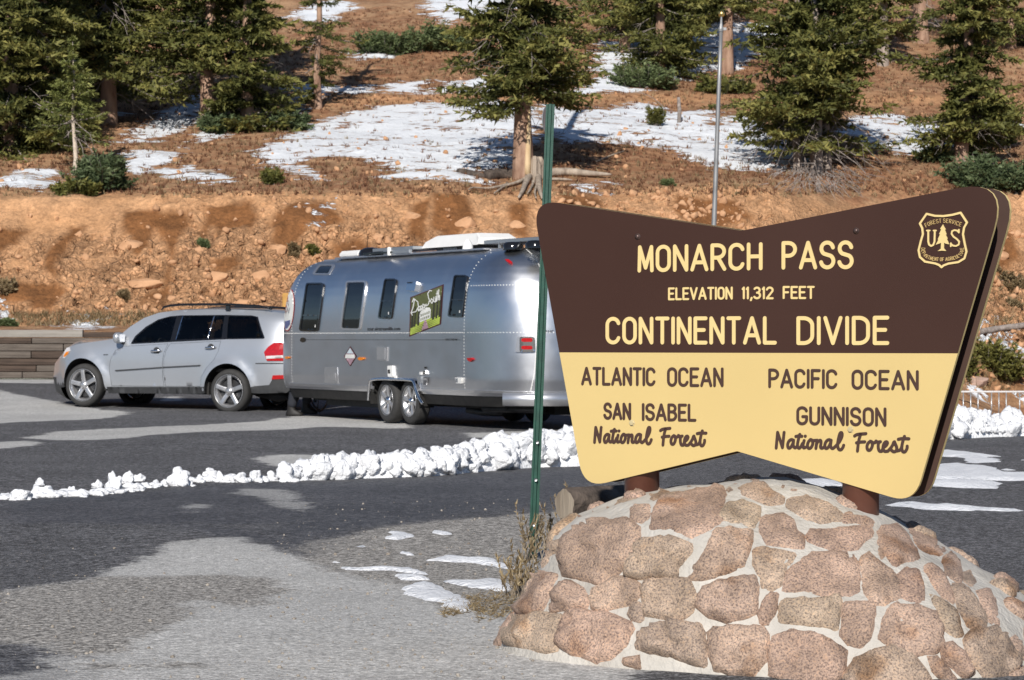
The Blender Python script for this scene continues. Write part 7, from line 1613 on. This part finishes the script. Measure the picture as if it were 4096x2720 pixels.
bush(2180, 2420, 432, 85, 'wide blue green spruce mat touching the top right corner of the sign', 54, 170); bush(2105, 2205, 372, 42, 'small flat spruce mat left of the leaning reddish trunk', 55, 50); bush(2255, 2345, 340, 140, 'dense low spruce at the right edge behind the mat', 56, 90, 'spruce')
bush(608, 650, 425, 42, 'tiny round green spruce seedling on the bare edge above the bank', 57, 40, 'spruce', nl=.08, nw=.016)
bush(1495, 1530, 290, 58, 'small bright sapling standing in the snow patch', 58, 22, 'shrubo', name='sapling', nl=.09, nw=.016)
bush(708, 732, 580, 20, 'small green tuft growing out of the bank left of the trailer', 59, 25, 'shrubo', name='bank_tuft', nl=.06, nw=.012)
bush(810, 960, 122, 72, 'left part of the pale green thicket on the upper slope', 60, 90, 'shrubg', name='thicket_shrub', group='green thicket shrubs on the upper slope'); bush(930, 1100, 115, 76, 'right part of the pale green thicket on the upper slope', 61, 100, 'shrubg', name='thicket_shrub', group='green thicket shrubs on the upper slope')
bush(1400, 1560, 198, 62, 'green shrub at the edge of the snow below the background spruces', 62, 100, 'shrubg', name='thicket_shrub'); bush(1600, 1735, 212, 40, 'low dark shrub at the foot of the tree behind the flagpole', 63, 60, 'spruce', name='low_spruce')
bush(2245, 2358, 852, 76, 'olive shrub in the snow on the right hand bank', 64, 120, 'shrubo', name='olive_shrub', nl=.08, nw=.02); bush(2190, 2245, 858, 60, 'small dark olive shrub just right of the sign board', 65, 50, 'shrubo', name='olive_shrub', nl=.08, nw=.02)
for i, (x, y, w_, h_, lb, m_) in enumerate([(14, 676, 44, 34, 'brown twiggy sagebrush low in the bank at the left edge', 'drygrass'), (2330, 660, 70, 22, 'grey brown scrub clump near the right edge of the bank', 'drygrass'), (2335, 705, 34, 20, 'small brown scrub ball on the right bank', 'drygrass'), (12, 752, 50, 22, 'pale green weed at the left end on the timber wall', 'shrubg'), (1540, 428, 26, 16, 'small grey green clump on the bare edge above the sign', 'shrubg'), (468, 570, 18, 14, 'grey weed clump in the middle of the bank', 'shrubg'), (680, 582, 22, 16, 'grey weed beside the small green tuft in the bank', 'drygrass'), (284, 688, 20, 18, 'grey weed low in the bank above the car bonnet', 'drygrass')]):
    bush(x - w_ / 2, x + w_ / 2, y, h_, lb, 70 + i, 45, m_, name='scrub_clump', nl=.07, nw=.012)
# ground cover: low reddish and tan tufts over the slope (one mass, nobody could count them)
def tufts(n, xr, yr, seed, m, name, label, hh=.12, keep=None, nb=7, wdt=.012, col=None):
    r = np.random.default_rng(seed); Pb = []
    cand = np.stack([r.uniform(*xr, int(n * 1.5)), r.uniform(*yr, int(n * 1.5))], 1); bad = np.zeros(len(cand), bool)
    for q in SNOW_HILL: bad |= in_poly(cand, q)
    cand = cand[~(bad & (r.random(len(cand)) < .9))][:n]
    for x, y in cand: Pb.append(at(x, y))
    Pb = np.repeat(np.array(Pb), nb, 0); N = len(Pb); Pb = Pb + np.stack([r.normal(size=N) * .035, r.normal(size=N) * .035, np.full(N, -.01)], 1)
    D = norm(np.stack([r.normal(size=N) * .45, r.normal(size=N) * .45, np.ones(N)], 1)); V = tris(Pb, D, hh * r.uniform(.4, 1.3, N), wdt * r.uniform(.6, 1.3, N), r)
    o = foliage_obj(name, V, np.repeat(r.random(N), 3), m, None); tag(o, label, 'ground cover', kind='stuff'); return o
tufts(10000, (-20, 2380), (20, 450), 81, foliage_mat('red_tufts', (.07, .028, .016), (.19, .085, .045), (.30, .17, .09)), 'slope_tufts', 'low rusty brown tufts covering the slope between snow patches', .13, wdt=.016)
tufts(3600, (-20, 2380), (60, 455), 82, M['drygrass'], 'dry_slope_grass', 'pale dry grass tufts scattered over the slope', .14)
tufts(700, (-10, 480), (722, 752), 83, M['drygrass'], 'wall_top_grass', 'dry grass growing behind the top of the timber wall', .17, nb=5, wdt=.009)
tufts(260, (2180, 2380), (640, 900), 84, M['drygrass'], 'right_bank_grass', 'dry grass tufts on the bank at the right edge', .28, nb=8, wdt=.009)

# weeds round the green post and along the base
def weed(x, y, hgt, n, seed, label, name='dry_weed'):
    r = np.random.default_rng(seed); p = on_ground(dd(x, y)); gzp = gdrop(p[0], p[1]); b = MB(); o = empty(name, label, 'weed', loc=(p[0], p[1], gzp)); Ps = []; Ds = []
    for i in range(n):
        a = r.uniform(0, 6.28); L = hgt * r.uniform(.45, 1.1); d = np.array([math.cos(a) * .28, math.sin(a) * .28, 1]); q = [np.array([r.normal() * .05, r.normal() * .05, 0])]
        for s in range(5): q.append(q[-1] + (d + r.normal(size=3) * .12 * [1, 1, 0] + np.array([d[0], d[1], 0]) * .12 * s) * L / 5)
        b.tube([tuple(v) for v in q], [.0035, .003, .003, .0025, .002, .001], 3, cap=False)
        for s in range(14): k = r.uniform(2.2, 5); j = int(k); f_ = k - j; Ps.append(q[j] * (1 - f_) + q[min(j + 1, 5)] * f_); Ds.append(norm(d + r.normal(size=3) * .5))
    b.build('stalks', M['logend'], o)['kind'] = 'stuff'; Ps = np.array(Ps); Ds = np.array(Ds); N = len(Ps); V = tris(Ps, Ds, .035 * r.uniform(.5, 1.4, N), .006 * r.uniform(.6, 1.5, N), r); foliage_obj('seed_heads', V, np.repeat(r.random(N), 3), M['drygrass'], o)['kind'] = 'stuff'; return o
weed(1228, 1290, .30, 18, 91, 'tall dry weeds round the foot of the green post'); weed(1210, 1335, .26, 13, 92, 'dry weed clump at the left shoulder of the stone base'); weed(1250, 1260, .28, 12, 93, 'thin dry weeds between the post and the short log'); weed(1195, 1375, .18, 26, 94, 'low grassy tuft at the left foot of the stone base'); weed(1305, 1235, .40, 5, 95, 'few thin stalks standing in front of the short log')
r = np.random.default_rng(99); Pb = []
for _ in range(600):
    x = r.uniform(1020, 1230); y = 1345 + (1230 - x) * .25 + r.uniform(-10, 60) * (1 if x > 1100 else .5); q = on_ground(dd(x, y)); Pb.append([q[0], q[1], gdrop(q[0], q[1])])
Pb = np.repeat(np.array(Pb), 3, 0); N = len(Pb); D = norm(np.stack([r.normal(size=N), r.normal(size=N), np.ones(N) * .5], 1)); V = tris(Pb, D, .05 * r.uniform(.4, 1.3, N), .0022, r); o = foliage_obj('verge_grass', V, np.repeat(r.random(N), 3), M['drygrass'], None); tag(o, 'short trampled dry grass on the gravel left of the stone base', 'grass', kind='stuff')

# ------------------------------------------------------------------ stumps, logs, stub, dead brush
def wpt(x, y, lift=0.0, fwd=0.0):
    p = at(x, y); return (p[0], p[1] - fwd, p[2] + lift)
st_ = empty('dead_stump', 'grey splintered root stump clinging to the bank edge below the split trunk', 'stump', loc=(0, 0, 0))
p0 = np.array(wpt(1232, 410)); s = PX(p0); b = MB()
Vv = []; n = 18
for l, (z, rr) in enumerate([(-.5, .34), (-.2, .27), (0, .25), (.25, .235), (.42, .24), (.50, .20)]):
    for k in range(n):
        a = 2 * math.pi * k / n; q = rr * (1 + .16 * math.sin(a * 4 + l * .3) + .10 * math.sin(a * 7)); Vv.append((p0[0] + math.cos(a) * q, p0[1] - .25 + math.sin(a) * q * .8, p0[2] + z + (.10 * math.sin(a * 3) if l >= 4 else 0)))
b.add(Vv, [(l * n + k, l * n + (k + 1) % n, (l + 1) * n + (k + 1) % n, (l + 1) * n + k) for l in range(5) for k in range(n)] + [tuple(range(5 * n, 6 * n))]); b.build('stump_body', M['deadwood'], st_, smooth=False)
for pts, rr in (([(1225, 405), (1212, 425), (1205, 445), (1196, 460)], .12), ([(1240, 405), (1242, 430), (1246, 450), (1250, 462)], .11), ([(1215, 415), (1195, 425), (1165, 432), (1140, 450)], .07), ([(1170, 430), (1150, 435), (1120, 440), (1090, 436), (1080, 442)], .05), ([(1230, 425), (1222, 442), (1215, 452)], .05), ([(1238, 430), (1232, 448), (1236, 462)], .045)):
    b = MB(); b.tube([wpt(x, y, .10 if i == 0 else .05, .12) for i, (x, y) in enumerate(chaikin(pts, 2, False))], list(np.linspace(rr, rr * .25, len(chaikin(pts, 2, False)))), 7); b.build('root', M['deadwood'], st_, smooth=True)
def log(pts, rs, m, name, label, lift=.1, taper=True):
    q = chaikin(pts, 2, False); b = MB(); b.tube([wpt(x, y, lift) for x, y in q], list(np.interp(np.linspace(0, 1, len(q)), np.linspace(0, 1, len(rs)), rs)), 9); o = b.build(name, M[m], None, smooth=True); tag(o, label, 'log' if 'log' in name else 'branch'); return o
log([(1262, 408), (1310, 405), (1360, 410), (1410, 412)], [.13, .12, .08, .02], 'deadwood', 'fallen_log', 'pale fallen log reaching right from the root stump', .12)
log([(1265, 418), (1300, 418), (1320, 420)], [.05, .04, .01], 'deadwood', 'fallen_branch', 'short pale branch under the fallen log right of the stump', .06)
log([(1122, 412), (1150, 410), (1195, 408)], [.16, .17, .15], 'blackwood', 'dark_log', 'dark log half sunk at the left foot of the split trunk tree', .08)
log([(1060, 398), (1090, 405), (1120, 410)], [.10, .12, .05], 'blackwood', 'dark_log', 'short black log end beside the snow left of the split trunk tree', .03)
log([(2255, 772), (2300, 764), (2400, 752)], [.085, .085, .085], 'deadtwig', 'grey_log', 'long grey pole lying across the bank at the right edge', .08)
log([(1375, 375), (1405, 362), (1440, 350)], [.02, .03, .015], 'deadwood', 'fallen_branch', 'thin fallen branch on bare ground right of the green post', .03)
log([(1545, 268), (1500, 225), (1450, 218)], [.012, .014, .006], 'deadtwig', 'fallen_branch', 'thin bent stick beside the grey stub in the snow', .10)
q = at(1566, 282); s = PX(q); b = MB(); b.tube([(q[0], q[1], q[2] - .05), (q[0] + .01, q[1], q[2] + .35), (q[0] - .02, q[1], q[2] + 58 / s)], [.07, .065, .05], 9); o = b.build('dead_stub', M['deadtwig'], None, smooth=True); tag(o, 'short grey dead stub standing in the snow left of the flagpole', 'stub')
for i, (x, y, w_, lb) in enumerate([(262, 432, 24, 'pale torn root wad beside the low spruce bush at the left'), (478, 402, 40, 'flat grey stump on the slope above the left part of the bank')]):
    o = empty('root_wad', lb, 'stump', loc=(0, 0, 0)); q = np.array(wpt(x, y)); rr_ = np.random.default_rng(i)
    for k in range(7): a = k * .55 - 1.5; b = MB(); b.tube([tuple(q + [0, 0, .05]), tuple(q + np.array([math.sin(a) * .12, -.1, .14 if i == 0 else .1])), tuple(q + np.array([math.sin(a) * w_ / PX(q) * .6, -.12, .02 + .16 * math.cos(a) * (1 - i * .5)]))], [.06, .04, .012], 6); b.build('root', M['deadwood'], o, smooth=True)
# tangle of fallen twigs under the many-stemmed spruce
r = np.random.default_rng(17); b = MB()
for i in range(230):
    x = 1885 + r.normal() * 45; y = r.uniform(400, 448); q = np.array(wpt(x, y, .05)); a = (x - 1885) / 60 + r.normal() * .5; L = r.uniform(.25, .8); d = np.array([math.sin(a) * .8, -.35, -.35 + r.normal() * .25])
    b.tube([tuple(q + [0, 0, .15]), tuple(q + d * L * .5 + r.normal(size=3) * .05 + [0, 0, .12]), tuple(q + d * L + r.normal(size=3) * .06)], [.010, .008, .003], 3, cap=False)
o = b.build('dead_brush', M['deadtwig']); tag(o, 'tangle of grey dead twigs spilling down the bank below the many-stemmed spruce', 'brush', kind='stuff')
# short log lying behind the base
lg = empty('short_log', 'short weathered log lying between the green post and the stone base', 'log', loc=(0, 0, 0))
cl = crop(2140, 1700, 3.1066); D_ = 15.2; fx = lambda x, y: ((cl(x, y)[0] - CX) / F * D_, D_, EYE - (cl(x, y)[1] - HY) / F * D_)
a_ = np.array(fx(365, 985)); rr_ = .095; ax = np.array([.78, .62, 0]); ax = ax / np.linalg.norm(ax); b = MB(); n = 22; pv = np.array([-ax[1], ax[0], 0]); Vv = []
gl = gdrop(a_[0], a_[1])
cz = float(a_[2]) - .0
for l, t in enumerate((0, .02, .50, .52)):
    for k in range(n): a = 2 * math.pi * k / n; q = rr_ * (1 + .05 * math.sin(5 * a) + .03 * math.sin(9 * a)) * (.93 if l in (0, 3) else 1); Vv.append(tuple(np.array([a_[0], a_[1], cz]) + ax * t + pv * math.cos(a) * q + np.array([0, 0, math.sin(a) * q])))
b.add(Vv, [(l * n + k, l * n + (k + 1) % n, (l + 1) * n + (k + 1) % n, (l + 1) * n + k) for l in range(3) for k in range(n)]); b.build('bark', M['blackwood'], lg, smooth=True)
b = MB(); b.add(Vv[:n], [tuple(range(n - 1, -1, -1))]); b.build('cut_end', M['logend'], lg); b = MB(); b.add(Vv[3 * n:], [tuple(range(n))]); b.build('cut_end', M['logend'], lg)
# it rests on a short upright round
b = MB(); b.tube([(a_[0] + .12, a_[1] + .09, gl - .05), (a_[0] + .12, a_[1] + .09, cz - rr_ * .8)], [.13, .12], 14); b.build('log_foot', M['logend'], lg, smooth=True)

# small ochre board on posts beyond the car
ob = empty('trail_board', 'small ochre wooden board behind the car seen just left of the trailer nose', 'sign', loc=(0, 0, 0)); D_ = 60.0
x0_, x1_ = dst(651, D_), dst(690, D_); z0_, z1_ = ZD(712, D_), ZD(676, D_)
b = MB(); b.box(((x0_ + x1_) / 2, D_, (z0_ + z1_) / 2), (x1_ - x0_, .06, z1_ - z0_), bev=.02); b.build('board', M['ochre'], ob)
for x in (x0_ + .1, x1_ - .1): b = MB(); b.box((x, D_ + .08, (z0_ + terr(x, D_)) / 2 + .1), (.1, .08, z0_ - float(terr(x, D_)) + .3)); b.build('post', M['ochre'], ob)
# ------------------------------------------------------------------ person behind the hitch: only the legs and boots show under the trailer nose
from mathutils import Quaternion
def skin_body(name, pts, edges, rad, m, parent, root=0, sub=2):
    me = bpy.data.meshes.new(name); me.from_pydata([tuple(p) for p in pts], edges, []); me.materials.append(m); o = bpy.data.objects.new(name, me); COL.objects.link(o); o.parent = parent
    md = o.modifiers.new('skin', 'SKIN'); sv = me.skin_vertices[0].data
    for i, r_ in enumerate(rad): sv[i].radius = (r_, r_) if not hasattr(r_, '__len__') else r_
    for v in sv: v.use_root = False
    sv[root].use_root = True
    sm = o.modifiers.new('sub', 'SUBSURF'); sm.levels = sub; sm.render_levels = sub
    dg = bpy.context.evaluated_depsgraph_get(); me2 = bpy.data.meshes.new_from_object(o.evaluated_get(dg)); o.modifiers.clear(); o.data = me2
    me2.materials.clear(); me2.materials.append(m)
    for p in me2.polygons: p.use_smooth = True
    return o
cch = crop(1060, 1500, 4.722)
nose = TM @ Vector((5.75, .62, 0)); gd = float(nose.y)
Dp = 44.6; px_x = (cch(640, 700)[0] - CX) / F * Dp; pz = gdrop(px_x, Dp)
per = empty('person', 'person in dark trousers and dark boots standing behind the nose of the trailer', 'person', loc=(px_x, Dp, pz))
per.rotation_euler = (0, 0, math.radians(-10))
# facing +x (to the right in the photo); one foot half a step forward
J = [(0, 0, .98), (.0, -.10, .93), (-.03, -.12, .50), (-.10, -.12, .10), (.0, .10, .93), (.14, .11, .53), (.10, .12, .14), (.0, 0, 1.20), (.02, 0, 1.40), (.03, 0, 1.50), (.05, 0, 1.60), (.06, 0, 1.70),
     (.0, -.20, 1.42), (-.04, -.26, 1.14), (.14, -.22, .98), (.0, .20, 1.42), (-.02, .26, 1.14), (.18, .20, 1.00)]
E_ = [(0, 1), (1, 2), (2, 3), (0, 4), (4, 5), (5, 6), (0, 7), (7, 8), (8, 9), (9, 10), (10, 11), (8, 12), (12, 13), (13, 14), (8, 15), (15, 16), (16, 17)]
Rr_ = [.14, .10, .072, .045, .10, .072, .045, .15, .14, .055, .085, .08, .065, .05, .032, .065, .05, .032]
skin_body('body', J, E_, Rr_, M['skin'], per)
skin_body('trousers', [(0, 0, .98), (.0, -.10, .92), (-.03, -.12, .50), (-.10, -.12, .13), (.0, .10, .92), (.14, .11, .53), (.10, .12, .17), (0, 0, 1.04)], [(0, 1), (1, 2), (2, 3), (0, 4), (4, 5), (5, 6), (0, 7)], [.165, .125, .098, .085, .125, .098, .085, .16], M['fabric'], per)
skin_body('jacket', [(0, 0, 1.08), (0, 0, 1.25), (.02, 0, 1.42), (.0, -.20, 1.43), (-.04, -.26, 1.14), (.12, -.23, 1.0), (.0, .20, 1.43), (-.02, .26, 1.14), (.16, .21, 1.02), (.03, 0, 1.50)], [(0, 1), (1, 2), (2, 3), (3, 4), (4, 5), (2, 6), (6, 7), (7, 8), (2, 9)], [.175, .18, .165, .085, .068, .055, .085, .068, .055, .075], M['jacket'], per)
for (x, y, z, tl_) in ((-.10, -.12, 0, 0), (.10, .12, .03, .15)):
    b = MB(); Vv = []
    for l, (zz_, a_, b2, fx_) in enumerate([(0, .15, .052, .05), (.03, .155, .055, .05), (.07, .13, .052, .035), (.11, .075, .048, .0), (.20, .06, .055, -.01), (.26, .062, .06, -.01)]):
        for k in range(14): an = 2 * math.pi * k / 14; Vv.append((x + fx_ + a_ * math.cos(an), y + b2 * math.sin(an), z + zz_ + .0))
    b.add(Vv, [(l * 14 + k, l * 14 + (k + 1) % 14, (l + 1) * 14 + (k + 1) % 14, (l + 1) * 14 + k) for l in range(5) for k in range(14)] + [tuple(range(13, -1, -1)), tuple(range(70, 84))]); b.build('boot', M['boot'], per, smooth=True)
for sg, hx, hy in ((-1, .14, -.22), (1, .18, .20)):
    pts = [(hx, hy, .98), (hx + .05, hy, .93)]; ed = [(0, 1)]; rd_ = [.028, .034]
    for f_, (dy, L) in enumerate(((-.03, .07), (-.01, .08), (.012, .075), (.032, .06))): n0 = len(pts); pts += [(hx + .09, hy + dy, .90), (hx + .09 + L * .5, hy + dy, .865), (hx + .08 + L * .6, hy + dy, .83)]; ed += [(1, n0), (n0, n0 + 1), (n0 + 1, n0 + 2)]; rd_ += [.011, .009, .007]
    n0 = len(pts); pts += [(hx + .07, hy - sg * .04, .92), (hx + .11, hy - sg * .05, .89)]; ed += [(0, n0), (n0, n0 + 1)]; rd_ += [.012, .009]
    skin_body('hand', pts, ed, rd_, M['skin'], per, sub=1)
V_, F_ = blob((.04, 0, 1.70), (.105, .088, .075), pw=2.2); mesh_obj('hair', V_, F_, M['hair'], per, smooth=True)
V_, F_ = blob((.145, 0, 1.62), (.018, .012, .022)); mesh_obj('nose', V_, F_, M['skin'], per, smooth=True)
for sg in (-1, 1):
    V_, F_ = blob((.125, sg * .032, 1.65), (.012, .012, .008)); mesh_obj('eye', V_, F_, M['gloss'], per, smooth=True)
    V_, F_ = blob((.05, sg * .088, 1.63), (.02, .010, .03)); mesh_obj('ear', V_, F_, M['skin'], per, smooth=True)
V_, F_ = blob((.132, 0, 1.575), (.008, .024, .006)); mesh_obj('mouth', V_, F_, mat('lips', (.30, .11, .09)), per, smooth=True)
for o in list(sc.objects):
    if o.name.startswith('Empty'): bpy.data.objects.remove(o)
